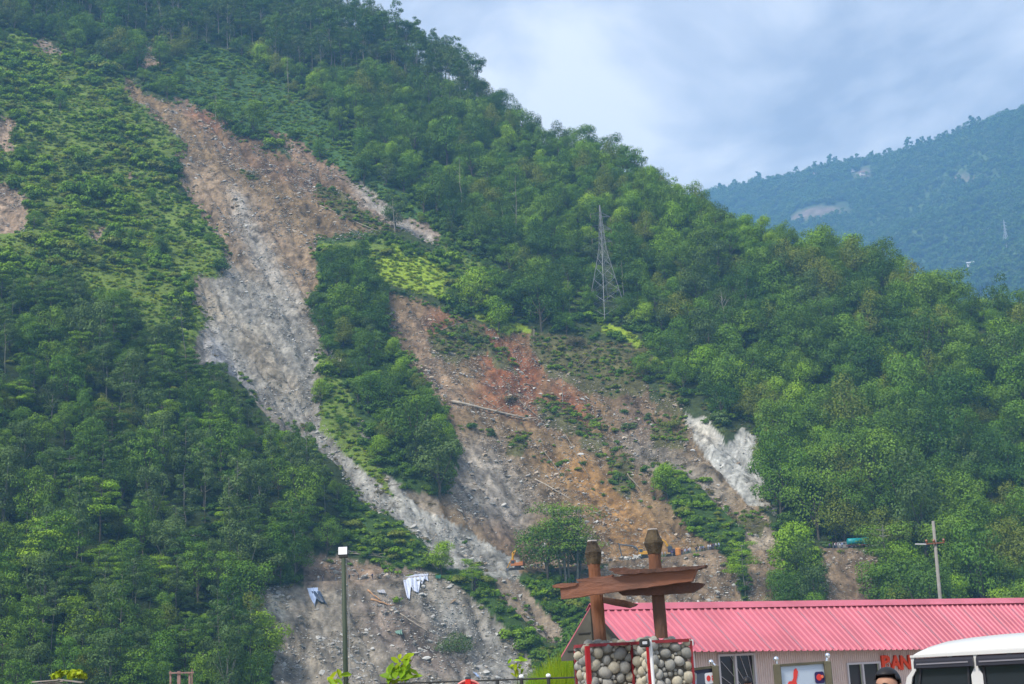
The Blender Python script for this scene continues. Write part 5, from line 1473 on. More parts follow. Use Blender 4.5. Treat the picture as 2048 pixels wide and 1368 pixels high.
plank(dense([(1120, 1168), (1152, 1166), (1224, 1154), (1272, 1147), (1330, 1141), (1394, 1137), (1384, 1162), (1320, 1171), (1224, 1184), (1135, 1197), (1122, 1198)], 3, 0.8, 1), 19.62, 0.15, LOGR, 'beam')
plank(dense([(1217, 1140), (1224, 1136), (1300, 1138), (1412, 1130), (1408, 1135), (1394, 1139), (1330, 1143), (1260, 1148), (1230, 1147)], 3, 0.9, 2), 19.55, 0.24, LOGD, 'plank')
plank(dense([(1224, 1174), (1300, 1166), (1375, 1163), (1408, 1167), (1402, 1174), (1384, 1185), (1303, 1190), (1245, 1191)], 3, 0.6, 3), 19.78, 0.16, LOGD, 'beam')
plank(dense([(1206, 1194), (1248, 1200), (1273, 1208), (1268, 1212), (1256, 1216), (1206, 1206)], 3, 0.5, 4), 20.25, 0.14, LOGD, 'beam')
plank(dense([(1104, 1171), (1125, 1166), (1156, 1166), (1150, 1172), (1122, 1176), (1106, 1175)], 3, 0.4, 5), 19.60, 0.22, LOGR, 'plank')
plank(dense([(1152, 1158), (1190, 1154), (1226, 1149), (1222, 1155), (1180, 1162), (1155, 1163)], 3, 0.5, 6), 19.95, 0.12, LOGR, 'plank')
# white pole with a black box on the piers
wp = P(1300, 1279, 19.1); wpb = Vector((wp.x + 0.02, wp.y, GZ))
pole = empty('white_pole', wpb, label='thin white pole with black box on top before the stone piers', cat='pole')
m_ = MB(); m_.tube([(0, 0, 0), (wp.x - wpb.x, 0, wp.z - GZ)], 0.021, 10); m_.obj('shaft', WHITEP, pole)
m_ = MB(); q = P(1289, 1286, 19.05) - wpb; m_.box(q, (0.125, 0.10, 0.105), bev=0.015); bx_ = m_.obj('camera_box', DARKT, pole)
m_ = MB(); m_.box(q + V2(0.0, -0.055, 0.0), (0.06, 0.012, 0.035), bev=0.004); m_.obj('lens_plate', mat('grey_plate', (0.5, 0.5, 0.52), 0.4), bx_)

# ------------------------------------------------------------------ notice boards
POSTM = mat('olive_post', (0.11, 0.10, 0.065), 0.7, var=0.2, scale=6)
STEEL = mat('steel_ball', (0.85, 0.85, 0.87), 0.18, metal=1.0)
def flat(mbb, poly, o, ex, ez, en, off):
    vs = [o + ex * x + ez * z + en * off for x, z in poly]
    mbb.prism(vs, (0, 0, 0), en * 0.003)
def board(name, label, d, pl, prr, tl, tr_, art, finL, finR, yaw):
    """pl/pr: post tops in pixels"""
    root = empty(name, (P(pl[0], pl[1], d).x, P(pl[0], pl[1], d).y, GZ), label=label, cat='notice board')
    q0, q1 = P(*pl, d), P(*prr, d + yaw)
    org = root.location
    for q, fin in ((q0, finL), (q1, finR)):
        m_ = MB(); m_.box(Vector((q.x, q.y, (q.z + GZ) / 2)) - org, (0.095, 0.095, q.z - GZ), bev=0.01); p_ = m_.obj('post', POSTM, root)
        m_ = MB(); b = P(*fin, q.y); m_.tube([(q.x - org.x, q.y - org.y, q.z - GZ), (b.x - org.x, b.y - org.y, b.z - GZ)], 0.018, 8); m_.obj('neck', STEEL, p_)
        m_ = MB(); m_.ball(b - org, 0.036, 14); m_.obj('finial', STEEL, p_, True)
    a, b = P(*tl, d), P(*tr_, d + yaw)
    ex = (b - a); wd = ex.length; ex.normalize(); ez = UPV.copy(); en = ex.cross(ez).normalized()
    if en.y > 0: en = -en
    ht = wd * 1.15
    o = a - org
    m_ = MB(); m_.prism([o + ex * x + ez * z for x, z in ((-0.01, 0.01), (wd + 0.01, 0.01), (wd + 0.01, -ht), (-0.01, -ht))], (0, 0, 0), -en * 0.03); pn = m_.obj('panel', art[0], root)
    m_ = MB(); m_.bar(o + ez * 0.028 - ex * 0.01, o + ez * 0.028 + ex * (wd + 0.01), 0.05, 0.035); m_.obj('top_rail', POSTM, root)
    for i, (poly, mm) in enumerate(art[1]):
        m_ = MB(); flat(m_, [(x * wd, -z * wd) for x, z in poly], o, ex, ez, en, 0.004 + 0.004 * i); m_.obj('print', mm, pn)
    return root
def rrect(x0, z0, x1, z1, r=0.04, n=4):
    out = []
    for cx, cz, a0 in ((x1 - r, z0 + r, -90), (x1 - r, z1 - r, 0), (x0 + r, z1 - r, 90), (x0 + r, z0 + r, 180)):
        for k in range(n + 1):
            a = math.radians(a0 + 90 * k / n); out.append((cx + r * math.cos(a), cz + r * math.sin(a)))
    return out
def disc(cx, cz, r, n=16, sx=1.0): return [(cx + r * sx * math.cos(6.2832 * k / n), cz + r * math.sin(6.2832 * k / n)) for k in range(n)]
pm = lambda n_, c: mat(n_, c, 0.4)
BLUEB, PALEB, REDP, TEALP, NAVY, WHT = pm('print_dark_blue', (0.05, 0.055, 0.10)), pm('print_pale_blue', (0.48, 0.55, 0.64)), pm('print_red', (0.72, 0.06, 0.05)), pm('print_teal', (0.03, 0.22, 0.28)), pm('print_navy', (0.035, 0.025, 0.10)), pm('print_white', (0.80, 0.80, 0.82))
GRADB = mat('print_sky_photo', (0.16, 0.19, 0.30), 0.4, col2=(0.50, 0.56, 0.66), scale=1.6, detail=2)
artL = (BLUEB, [([(0.05, 0.06), (0.5, 0.06), (0.46, 0.5), (0.4, 0.75), (0.3, 0.9), (0.05, 0.95)], GRADB), ([(0.5, 0.08), (0.72, 0.06), (0.76, 0.5), (0.7, 0.95), (0.4, 0.95), (0.44, 0.55)], pm('print_grey_blue', (0.09, 0.105, 0.14))), (rrect(0.73, 0.08, 0.99, 0.36), WHT), (disc(0.835, 0.22, 0.075, 14, 0.8), REDP), ([(0.93, 0.16), (0.96, 0.16), (0.96, 0.2), (0.93, 0.2)], REDP), ([(0.93, 0.22), (0.96, 0.22), (0.96, 0.29), (0.93, 0.29)], REDP)])
artR = (PALEB, [([(0.31, 0.06), (0.36, 0.03), (0.40, 0.10), (0.37, 0.20), (0.34, 0.27), (0.35, 0.36), (0.28, 0.42), (0.22, 0.43), (0.15, 0.40), (0.13, 0.33), (0.17, 0.27), (0.24, 0.27), (0.28, 0.22), (0.29, 0.13)], REDP), ([(0.32, 0.52), (0.38, 0.46), (0.42, 0.40), (0.44, 0.52), (0.40, 0.62), (0.33, 0.60)], TEALP), (rrect(0.77, 0.13, 0.99, 0.35, 0.045), NAVY), (disc(0.865, 0.235, 0.062), REDP), (disc(0.935, 0.225, 0.032), pm('print_orange', (0.75, 0.20, 0.10)))])
board('notice_board', 'dark notice board with white and red badge before the stone piers', 21.5, (1355, 1341), (1430, 1331), (1360, 1346), (1425, 1338), artL, (1348, 1333), (1422, 1324), 0.25)
board('notice_board', 'pale notice board with red map shape between olive posts', 21.0, (1553, 1328), (1654, 1322), (1560, 1335), (1646, 1329), artR, (1552, 1318), (1655, 1311), 0.3)

# ------------------------------------------------------------------ people
SKIN = mat('skin', (0.36, 0.19, 0.125), 0.55)
HAIR = mat('black_hair', (0.012, 0.011, 0.013), 0.5)
SHOE = mat('shoe', (0.03, 0.028, 0.025), 0.6)
def cloth(name, c): return mat(name, c, 0.9)
CL = {'white': cloth('cloth_white', (0.62, 0.62, 0.64)), 'navy': cloth('cloth_navy', (0.03, 0.035, 0.10)), 'purple': cloth('cloth_purple', (0.09, 0.06, 0.17)), 'grey': cloth('cloth_grey', (0.20, 0.20, 0.22)), 'maroon': cloth('cloth_maroon', (0.16, 0.03, 0.04)),
      'khaki': cloth('cloth_khaki', (0.26, 0.21, 0.12)), 'black': cloth('cloth_black', (0.02, 0.02, 0.022)), 'pale blue': cloth('cloth_pale_blue', (0.30, 0.36, 0.55)), 'denim': cloth('cloth_denim', (0.06, 0.08, 0.14))}
def body_mesh(name, shirt, trousers, pose=0, skin=SKIN, levels=1):
    """one continuous figure 1.72 m tall, facing -Y, feet on z=0"""
    J, E, R_ = [], [], []
    def j(p, r, par=None, ry=None):
        J.append(p); R_.append((r, ry or r))
        if par is not None: E.append((par, len(J) - 1))
        return len(J) - 1
    st = (0.0, 0.10, -0.06)[pose % 3]
    pel = j((0, 0, 0.93), 0.135, None, 0.105)
    wst = j((0, 0.0, 1.08), 0.125, pel, 0.10)
    ch = j((0, 0.0, 1.27), 0.155, wst, 0.115)
    ns = j((0, 0.01, 1.41), 0.085, ch, 0.075)
    nk = j((0, 0.005, 1.475), 0.055, ns)
    jw = j((0, -0.015, 1.545), 0.068, nk, 0.078)
    hd = j((0, -0.005, 1.625), 0.080, jw, 0.098)
    j((0, 0.005, 1.685), 0.060, hd, 0.075)
    for s_ in (-1, 1):
        hp_ = j((s_ * 0.095, 0, 0.86), 0.092, pel)
        kn = j((s_ * 0.105, -0.02 - st * s_, 0.50), 0.060, hp_)
        an = j((s_ * 0.11, 0.02 + st * s_, 0.09), 0.042, kn)
        j((s_ * 0.125, -0.14 + st * s_, 0.035), 0.036, an)
        sh = j((s_ * 0.175, 0.01, 1.385), 0.062, ns)
        if pose % 4 == 3 and s_ == 1:
            el = j((s_ * 0.27, -0.08, 1.17), 0.043, sh); wr_ = j((s_ * 0.17, -0.26, 1.30), 0.030, el)
            h0 = j((s_ * 0.15, -0.31, 1.345), 0.034, wr_, 0.022)
            tip = (-s_ * 0.01, -0.05, 0.05)
        else:
            el = j((s_ * 0.235, 0.02, 1.12), 0.043, sh); wr_ = j((s_ * 0.255, -0.05, 0.88), 0.030, el)
            h0 = j((s_ * 0.258, -0.065, 0.815), 0.036, wr_, 0.022)
            tip = (0.0, -0.015, -0.075)
        if levels > 1:
            for f in range(4):
                q = j((J[h0][0], J[h0][1] + (f - 1.5) * 0.02, J[h0][2] + tip[2] * 0.45), 0.010, h0)
                j((J[q][0] - s_ * 0.012, J[q][1] + tip[1] * 0.5, J[q][2] + tip[2] * (0.75 - 0.12 * abs(f - 1.4))), 0.008, q)
            j((J[h0][0] - s_ * 0.02, J[h0][1] - 0.045, J[h0][2] - 0.015), 0.011, h0)
        else:
            j(tuple(a + b for a, b in zip(J[h0], tip)), 0.02, h0)
    me = bpy.data.meshes.new(name); me.from_pydata(J, E, [])
    o = bpy.data.objects.new('tmp_body', me); C.objects.link(o)
    o.modifiers.new('skin', 'SKIN')
    for i, r in enumerate(R_): me.skin_vertices[0].data[i].radius = r
    me.skin_vertices[0].data[0].use_root = True
    sb = o.modifiers.new('sub', 'SUBSURF'); sb.levels = levels; sb.render_levels = levels
    out = bpy.data.meshes.new_from_object(o.evaluated_get(bpy.context.evaluated_depsgraph_get()))
    bpy.data.objects.remove(o); out.name = name
    out.materials.clear()
    for m_ in (skin, shirt, trousers, SHOE): out.materials.append(m_)
    mi = []
    for p in out.polygons:
        c = p.center
        arm = abs(c.x) > 0.2 and c.z > 0.7
        if c.z > 1.445: k = 0
        elif arm and (c.z < 0.85 or (pose % 4 == 3 and c.y < -0.27)): k = 0
        elif c.z < 0.085: k = 3
        elif c.z < 0.95 and not arm: k = 2
        else: k = 1
        mi.append(k)
    out.polygons.foreach_set('material_index', mi); out.polygons.foreach_set('use_smooth', [True] * len(mi))
    return out
def hair_mesh(name, cut=0.0):
    bm = bmesh.new(); bmesh.ops.create_uvsphere(bm, u_segments=44, v_segments=34, radius=1)
    dl = []
    for v in bm.verts:
        d = v.co.copy()
        lim = -0.35 if d.y > 0.1 else (0.50 if d.y < -0.35 else 0.12)
        if d.z < lim - cut: dl.append(v)
        v.co = Vector((d.x * 0.083, d.y * 0.103, d.z * 0.098))
    bmesh.ops.delete(bm, geom=dl, context='VERTS')
    me = bpy.data.meshes.new(name); bm.to_mesh(me); bm.free()
    me.materials.append(HAIR); me.polygons.foreach_set('use_smooth', [True] * len(me.polygons))
    return me
HAIRM = hair_mesh('hair')
_bodies = {}
def person(loc, rz, shirt, trousers, pose, label, group=None, scale=1.0, levels=1):
    k = (shirt, trousers, pose, levels)
    if k not in _bodies: _bodies[k] = body_mesh('body', CL[shirt], CL[trousers], pose, SKIN, levels)
    e_ = empty('person', loc, rz, label=label, cat='person', group=group); e_.scale = (scale,) * 3
    b = link('body', _bodies[k], e_)
    h_ = link('hair', HAIRM, e_, (0, 0.008, 1.645))
    h_.modifiers.new('thickness', 'SOLIDIFY').thickness = 0.008
    return e_
def road_pos(u, v, off=0.0):
    t, e = tan_of_pixel(np.array(float(u)), np.array(float(v))); rr, zr, _, _ = profile(np.array(float(t)))
    rho = float(rr) + off; c = 1 / math.sqrt(1 + float(t) ** 2); x_, y_ = rho * float(t) * c, rho * c
    return Vector((x_, y_, max(float(height(x_, y_)), float(zr) - 0.1) + 0.13))
# the near man: head level with the cabin windows, looking past the camera to the west
mp_ = P(1771, 1332, 9.4)
man = person((mp_.x, mp_.y, GZ), math.radians(-38), 'grey', 'denim', 0, 'man with short black hair standing between the cabin and the white jeep', None, (mp_.z - GZ) / 1.748, 2)
EYEW, IRIS, LIP = mat('eye_white', (0.7, 0.68, 0.65), 0.3), mat('iris', (0.03, 0.02, 0.015), 0.2), mat('lips', (0.30, 0.12, 0.10), 0.5)
for s_ in (-1, 1):
    m_ = MB(); m_.ball((s_ * 0.032, -0.098, 1.625), 0.013, 10); ev_ = m_.obj('eye', EYEW, man, True)
    m_ = MB(); m_.ball((s_ * 0.032, -0.109, 1.625), 0.005, 8); m_.obj('pupil', IRIS, ev_, True)
    m_ = MB(); m_.tube([(s_ * 0.014, -0.106, 1.637), (s_ * 0.032, -0.109, 1.641), (s_ * 0.052, -0.095, 1.636)], [0.003, 0.005, 0.002], 6); m_.obj('eyebrow', HAIR, man)
    m_ = MB(); m_.ball((s_ * 0.086, 0.01, 1.605), 0.03, 10, sc=(0.3, 0.6, 1.0)); m_.obj('ear', SKIN, man, True)
m_ = MB(); m_.tube([(0, -0.098, 1.63), (0, -0.118, 1.60), (0, -0.126, 1.585), (0, -0.105, 1.578)], [0.009, 0.012, 0.016, 0.010], 8); m_.obj('nose', SKIN, man, True)
m_ = MB(); m_.ball((0, -0.098, 1.548), 0.024, 10, sc=(1, 0.4, 0.28)); m_.obj('mouth', LIP, man, True)
q = P(1494, 1352, 24.0)
person((q.x, q.y, GZ), math.radians(150), 'maroon', 'black', 1, 'short person seen as a dark head before the first cabin window', None, (q.z - GZ) / 1.748)
rg = np.random.default_rng(9)
shirts = ['white', 'navy', 'purple', 'white', 'maroon', 'pale blue', 'white', 'pale blue', 'black', 'purple', 'khaki']
SPOT = [('beside the yellow digger', 1352), ('before the orange slope', 1375), ('in the thick of the crowd', 1395), ('near the road bend', 1415), ('at the shrub end of the crowd', 1438)]
_pl = {}
for i in range(46):
    u = rg.uniform(1342, 1446) if i < 36 else rg.uniform(1655, 1698)
    v = np.interp(u, [1340, 1400, 1446, 1600, 1700], [1114, 1104, 1094, 1102, 1098])
    sh = shirts[i % 11]; tr_ = ('black', 'denim', 'grey')[i % 3]
    wh = min(SPOT, key=lambda s_: abs(s_[1] - u))[0] if i < 36 else ('beside the parasol tree' if u < 1678 else 'behind the teal lorry')
    lab = f'person in {sh} top and {tr_} trousers standing {wh}'
    person(road_pos(u, v, rg.uniform(-3.6, 0.5)), rg.uniform(0, 6.28), sh, tr_, i % 4, lab, 'people standing on the cut road', rg.uniform(1.0, 1.12))
for u, v, sh, tr_, lab in ((699, 1163, 'black', 'black', 'figure in dark clothes nearest the lamp pole on the upper road'), (717, 1162, 'black', 'black', 'figure in dark clothes, middle of three on the upper road'), (745, 1158, 'navy', 'black', 'figure in dark blue, nearest the white sheets on the upper road'),
                           (637, 1166, 'white', 'grey', 'figure in white shirt at the end of the road by the smaller sheet'), (645, 1168, 'grey', 'black', 'figure in grey beside the white shirted one'), (672, 1164, 'khaki', 'grey', 'figure in khaki walking toward the lamp pole'),
                           (1062, 1141, 'white', 'black', 'figure in white beside the orange digger'), (1070, 1140, 'grey', 'black', 'figure in grey watching the orange digger'), (1076, 1140, 'black', 'denim', 'figure in black between the orange digger and the flat topped tree'), (1084, 1139, 'pale blue', 'black', 'figure in pale blue beside the flat topped tree'), (1092, 1139, 'khaki', 'black', 'figure in khaki under the flat topped tree'),
                           (1156, 1132, 'white', 'black', 'figure in white behind the shorter rustic post'), (1325, 1117, 'pale blue', 'grey', 'figure in pale blue right beside the taller post head'), (1331, 1116, 'white', 'grey', 'figure in white before the yellow digger')):
    person(road_pos(u, v, -2.0), rg.uniform(0, 6.28), sh, tr_, int(u) % 3, lab, 'people standing on the cut road', 1.04)

# ------------------------------------------------------------------ diggers, lorry, vans on the road
YEL, ORA, STL, BLK = mat('digger_yellow', (0.55, 0.28, 0.02), 0.5, var=0.15), mat('digger_orange', (0.42, 0.15, 0.05), 0.5, var=0.15), mat('dull_steel', (0.10, 0.11, 0.125), 0.5, metal=0.2), mat('rubber_black', (0.02, 0.02, 0.02), 0.8)
CABG = mat('cab_glass', (0.03, 0.04, 0.05), 0.1, spec=0.6)
def digger(loc, rz, body, boomc, label, boom=((1.0, 0.0, 2.0), (3.2, 0, 4.8), (5.6, 0, 3.9), (5.9, 0, 1.3))):
    e_ = empty('excavator', loc, rz, label=label, cat='excavator')
    for s_ in (-1, 1):
        m_ = MB(); m_.prism([(-1.9, s_ * 1.05 - .25, .35), (-1.6, s_ * 1.05 - .25, 0), (1.6, s_ * 1.05 - .25, 0), (1.9, s_ * 1.05 - .25, .35), (1.6, s_ * 1.05 - .25, .8), (-1.6, s_ * 1.05 - .25, .8)], (0, 0, 0), (0, 0.5, 0)); m_.obj('track', BLK, e_)
    m_ = MB(); m_.box((-0.3, 0, 1.0), (1.6, 1.6, 0.4)); m_.obj('turntable', STL, e_)
    m_ = MB(); m_.box((-0.9, 0, 1.7), (2.6, 2.5, 1.0), bev=0.12); m_.box((-1.6, 0, 2.3), (1.1, 2.3, 0.25), bev=0.08); m_.obj('engine_house', body, e_)
    m_ = MB(); m_.box((0.75, 0.75, 2.15), (1.4, 0.95, 1.7), taper=0.88, bev=0.06); cb = m_.obj('cab', body, e_)
    for c, sz in (((0.75, 1.225, 2.4), (1.0, 0.03, 0.9)), ((1.42, 0.75, 2.4), (0.05, 0.75, 1.0)), ((0.75, 0.275, 2.4), (1.0, 0.03, 0.9))):
        m_ = MB(); m_.box(c, sz); m_.obj('window', CABG, cb)
    b = [Vector(p) for p in boom]
    m_ = MB(); m_.tube([b[0], b[0].lerp(b[1], .6) + V2(0, 0, .2), b[1]], [0.28, 0.34, 0.26], 6); m_.obj('boom_foot', boomc, e_)
    m_ = MB(); m_.tube([b[1], b[2]], [0.27, 0.2], 6); m_.obj('boom', boomc, e_)
    m_ = MB(); m_.tube([b[2] + (b[2] - b[3]) * .12, b[3]], [0.2, 0.15], 6); m_.obj('stick', boomc, e_)
    m_ = MB(); m_.tube([b[0] + V2(.6, 0, .6), b[1] - V2(.3, 0, .5)], 0.09, 6); m_.obj('ram', STL, e_)
    p = b[3]
    m_ = MB(); m_.prism([p + V2(.2, -.5, .1), p + V2(.35, -.5, -.5), p + V2(-.1, -.5, -.95), p + V2(-.75, -.5, -.75), p + V2(-.55, -.5, -.15)], (0, 0, 0), (0, 1.0, 0)); m_.obj('bucket', STL, e_)
    return e_
digger(road_pos(1034, 1143, -1.0), math.radians(165), ORA, YEL, 'orange digger at the foot of the pale gravel run-out', ((1.0, 0, 2.0), (1.0, 0, 5.0), (0.0, 0, 5.6), (2.8, 0, 0.9)))
digger(road_pos(1288, 1119, -0.5), math.radians(178), YEL, STL, 'yellow digger with dark boom reaching over a pale mound', ((1.0, 0.0, 2.0), (2.8, 0, 3.9), (6.9, 0, 4.6), (6.3, 0, 1.3)))
digger(road_pos(1346, 1115, 0.2), math.radians(178), mat('digger_dark', (0.05, 0.04, 0.07), 0.5), YEL, 'digger with bent yellow boom beside the taller post head', ((1.0, 0.0, 2.0), (1.9, 0, 4.4), (3.6, 0, 5.4), (4.2, 0, 3.6)))
m_ = MB(); q = road_pos(1357, 1112, -1.5); m_.tube([(0, 0, 0), (0, 0, 0.2), (0, 0, 1.9), (0, 0, 2.2)], [0.75, 0.85, 0.85, 0.5], 14)
prop(m_.obj('drum', mat('orange_drum', (0.50, 0.20, 0.05), 0.6, var=0.2)), 'upright orange drum standing before the crowd on the road', 'drum').location = q
# pale spoil mound in front of the dark boom
rg = np.random.default_rng(31)
for i in range(40):
    q = road_pos(1240 + rg.uniform(0, 42), 1122, rg.uniform(-3.4, -1.2)); s_b = rg.uniform(0.3, 0.95)
    if i % 2 == 0:
        link('boulder', RM[i % 3], None, q + V2(0, 0, rg.uniform(0, 0.8)), (rg.random(), rg.random(), 6 * rg.random()), (s_b, s_b * .9, s_b * .9), label=('small' if s_b < .5 else 'middling' if s_b < .75 else 'large') + ' pale rock ' + ('low' if i % 4 == 0 else 'high') + ' ' + ('at the west end' if q.x < road_pos(1252, 1122).x else 'in the middle' if q.x < road_pos(1268, 1122).x else 'at the east end') + ' of the mound under the dark boom', cat='boulder', group='rocks of the pale mound')
TEAL, VANW, TYRE = mat('teal_tank_paint', (0.01, 0.24, 0.26), 0.4), mat('van_white', (0.66, 0.66, 0.66), 0.4), BLK
def wheels(e_, xs, w, r):
    for x_ in xs:
        for s_ in (-1, 1):
            m_ = MB(); m_.tube([(x_, s_ * w - .13, r), (x_, s_ * w + .13, r)], r, 14); t_ = m_.obj('wheel', TYRE, e_)
            m_ = MB(); m_.tube([(x_, s_ * w - .14, r), (x_, s_ * w + .14, r)], r * .5, 10); m_.obj('rim', STL, t_)
lor = empty('tanker_lorry', road_pos(1717, 1098, -1.2), math.radians(6), label='teal tanker lorry parked on the road above the bare bank', cat='lorry')
m_ = MB(); m_.box((0, 0, 0.85), (6.6, 2.1, 0.35)); m_.obj('chassis', mat('lorry_chassis', (0.12, 0.05, 0.05), 0.7), lor)
m_ = MB(); m_.tube([(-3.1, 0, 1.95), (-3.0, 0, 1.95), (1.2, 0, 1.95), (1.3, 0, 1.95)], [0.8, 0.98, 0.98, 0.8], 18); m_.obj('tank', TEAL, lor, True)
m_ = MB(); m_.box((2.35, 0, 2.0), (1.6, 2.2, 2.0), taper=0.92, bev=0.1); cb = m_.obj('cab', TEAL, lor)
for c, sz in (((3.13, 0, 2.4), (0.05, 1.7, 0.75)), ((2.4, -1.05, 2.4), (0.9, 0.05, 0.7)), ((2.4, 1.05, 2.4), (0.9, 0.05, 0.7))):
    m_ = MB(); m_.box(c, sz); m_.obj('window', CABG, cb)
wheels(lor, (-2.2, -1.1, 2.3), 0.95, 0.5)
def van(u, v, off, rz, label, col=VANW, ln=4.6, h=1.9):
    e_ = empty('van', road_pos(u, v, off), rz, label=label, cat='van')
    m_ = MB(); m_.prism([(-ln / 2, -.85, .35), (ln / 2, -.85, .35), (ln / 2, -.85, 1.0), (ln / 2 - .35, -.85, 1.15), (ln / 2 - 1.0, -.85, h), (-ln / 2 + .1, -.85, h), (-ln / 2, -.85, h - .25)], (0, 0, 0), (0, 1.7, 0)); b = m_.obj('body', col, e_)
    for x_ in (-1.4, -0.3, 0.8):
        for s_ in (-1, 1):
            m_ = MB(); m_.box((x_, s_ * .855, h - .48), (.85, .03, .5)); m_.obj('window', CABG, b)
    wheels(e_, (-ln / 2 + .9, ln / 2 - .9), 0.78, 0.33)
van(1748, 1097, -0.5, 0.1, 'white van close behind the teal lorry'); van(1757, 1096, 2.0, 0.4, 'second white van half hidden beyond the first one'); van(1690, 1097, 1.5, 0.0, 'grey van standing before the teal lorry', mat('van_grey', (0.25, 0.24, 0.23), 0.5), 4.2, 2.1)
def hut(u, v, off, w, d, h, wallc, roofc, label, rz=0.0, g=None):
    e_ = empty('hut', road_pos(u, v, off), rz, label=label, cat='hut', group=g)
    m_ = MB(); m_.box((0, 0, h / 2), (w, d, h)); m_.obj('wall', wallc, e_)
    m_ = MB(); m_.prism([(-w / 2 - .4, -d / 2 - .4, h + .02), (-w / 2 - .4, 0, h + .9), (-w / 2 - .4, d / 2 + .4, h + .02)], (0, 0, 0), (w + .8, 0, 0)); m_.obj('roof', roofc, e_)
    m_ = MB(); m_.box((0.1 * w, -d / 2 - .02, h * .45), (w * .2, .06, h * .85)); m_.obj('door', DARKT, e_)
    m_ = MB(); m_.box((-0.28 * w, -d / 2 - .02, h * .6), (w * .2, .06, h * .3)); m_.obj('window', CABG, e_)
REDROOF = mat('rusty_red_roof', (0.25, 0.06, 0.045), 0.7, var=0.25)
hut(1911, 1092, 4, 6, 4, 2.4, mat('hut_pink_wall', (0.5, 0.38, 0.34), 0.8), mat('hut_pale_roof', (0.45, 0.45, 0.46), 0.6), 'hut with pale roof beside the road behind the utility pole')
hut(1932, 1090, 3, 5, 4, 2.2, mat('hut_red_wall', (0.30, 0.08, 0.06), 0.8), REDROOF, 'hut with rusty red roof next to the pale roofed one')

# ------------------------------------------------------------------ white sheets over the road edge
SHEET = mat('plastic_sheet', (0.50, 0.53, 0.64), 0.45, var=0.06, scale=0.8)
SHEET2 = mat('blue_plastic_sheet', (0.30, 0.38, 0.55), 0.5, var=0.2, scale=0.8)
def sheet_thing(label, strips, name='plastic_sheet'):
    root = None
    for si, (l_top, r_top, l_bot, r_bot, mm) in enumerate(strips):
        nu, nv = 15, 15
        pts = []
        for i in range(nv):
            f = i / (nv - 1)
            for k in range(nu):
                g = k / (nu - 1)
                u = (l_top[0] * (1 - g) + r_top[0] * g) * (1 - f) + (l_bot[0] * (1 - g) + r_bot[0] * g) * f
                v = (l_top[1] * (1 - g) + r_top[1] * g) * (1 - f) + (l_bot[1] * (1 - g) + r_bot[1] * g) * f
                p = hit(u, v)
                off = 0.45 + 0.42 * math.sin(g * 19 + si * 2 + f * 2.5) * (0.35 + f) + 0.5 * (si % 2)
                v += (3.0 * math.sin(g * 9 + si * 1.7) + 1.5 * math.sin(g * 23 + si)) * f
                p = p * (1 - (0.25 + off) / p.length) + V2(0, 0, 0.12)
                pts.append(p)
        # smooth the fall of the cloth so it bridges the lumps of the bank
        a = np.array([list(p) for p in pts]).reshape(nv, nu, 3)
        for _ in range(2): a[1:-1, 1:-1] = (a[1:-1, 1:-1] + a[:-2, 1:-1] + a[2:, 1:-1] + a[1:-1, :-2] + a[1:-1, 2:]) / 5
        if root is None:
            o0 = a[0, 0].copy(); root = empty(name, tuple(o0), label=label, cat='plastic sheet')
        m_ = MB(); m_.add([tuple(q) for q in (a - o0).reshape(-1, 3)], [(i * nu + k, i * nu + k + 1, (i + 1) * nu + k + 1, (i + 1) * nu + k) for i in range(nv - 1) for k in range(nu - 1)])
        o = m_.obj('flap', mm, root, True); o.modifiers.new('thickness', 'SOLIDIFY').thickness = 0.03
def draped(label, top, bottom, mm, seed, nu=46, nv=18):
    """one cloth over the road edge: top and bottom edges as pixel lines, deep irregular folds between"""
    rg = np.random.default_rng(seed); ph = rg.uniform(0, 6.28, 4)
    tu, tv = zip(*top); bu, bv = zip(*bottom)
    a = np.zeros((nv, nu, 3))
    for k in range(nu):
        g = k / (nu - 1)
        u0 = tu[0] + (tu[-1] - tu[0]) * g; u1 = bu[0] + (bu[-1] - bu[0]) * g
        v0, v1 = np.interp(u0, tu, tv), np.interp(u1, bu, bv)
        fold = math.sin(g * 31 + ph[0] + 1.5 * math.sin(g * 9 + ph[1])) + 0.5 * math.sin(g * 67 + ph[2])
        for i in range(nv):
            f = i / (nv - 1)
            p = hit(u0 + (u1 - u0) * f + 1.2 * math.sin(f * 4 + g * 12 + ph[3]), v0 + (v1 - v0) * f)
            p = p * (1 - (0.55 + 0.34 * fold * (0.4 + 0.6 * f)) / p.length) + V2(0, 0, 0.12)
            a[i, k] = p
    for _ in range(2):
        b_ = a.copy(); a[1:-1, :] = (b_[1:-1, :] * 2 + b_[:-2, :] + b_[2:, :]) / 4
    o0 = a[0, 0].copy()
    m_ = MB(); m_.add([tuple(q) for q in (a - o0).reshape(-1, 3)], [(i * nu + k, i * nu + k + 1, (i + 1) * nu + k + 1, (i + 1) * nu + k) for i in range(nv - 1) for k in range(nu - 1)])
    o = m_.obj('plastic_sheet', mm, None, True, label=label, cat='plastic sheet'); o.location = o0
    o.modifiers.new('thickness', 'SOLIDIFY').thickness = 0.03
draped('longer white plastic sheet hanging in flaps over the road edge', [(807, 1155), (830, 1149), (857, 1148)], [(813, 1196), (819, 1201), (823, 1172), (828, 1183), (836, 1187), (840, 1162), (845, 1170), (850, 1158), (856, 1163)], SHEET, 3)
draped('smaller pale blue sheet slumped over the road edge', [(613, 1177), (634, 1176)], [(626, 1205), (630, 1216), (634, 1190), (638, 1186)], SHEET2, 5, 22)
draped('dark blue sheet slumped beside the smaller pale blue one', [(622, 1183), (640, 1184)], [(638, 1204), (646, 1206), (654, 1208)], mat('navy_plastic_sheet', (0.03, 0.05, 0.09), 0.5), 6, 16)
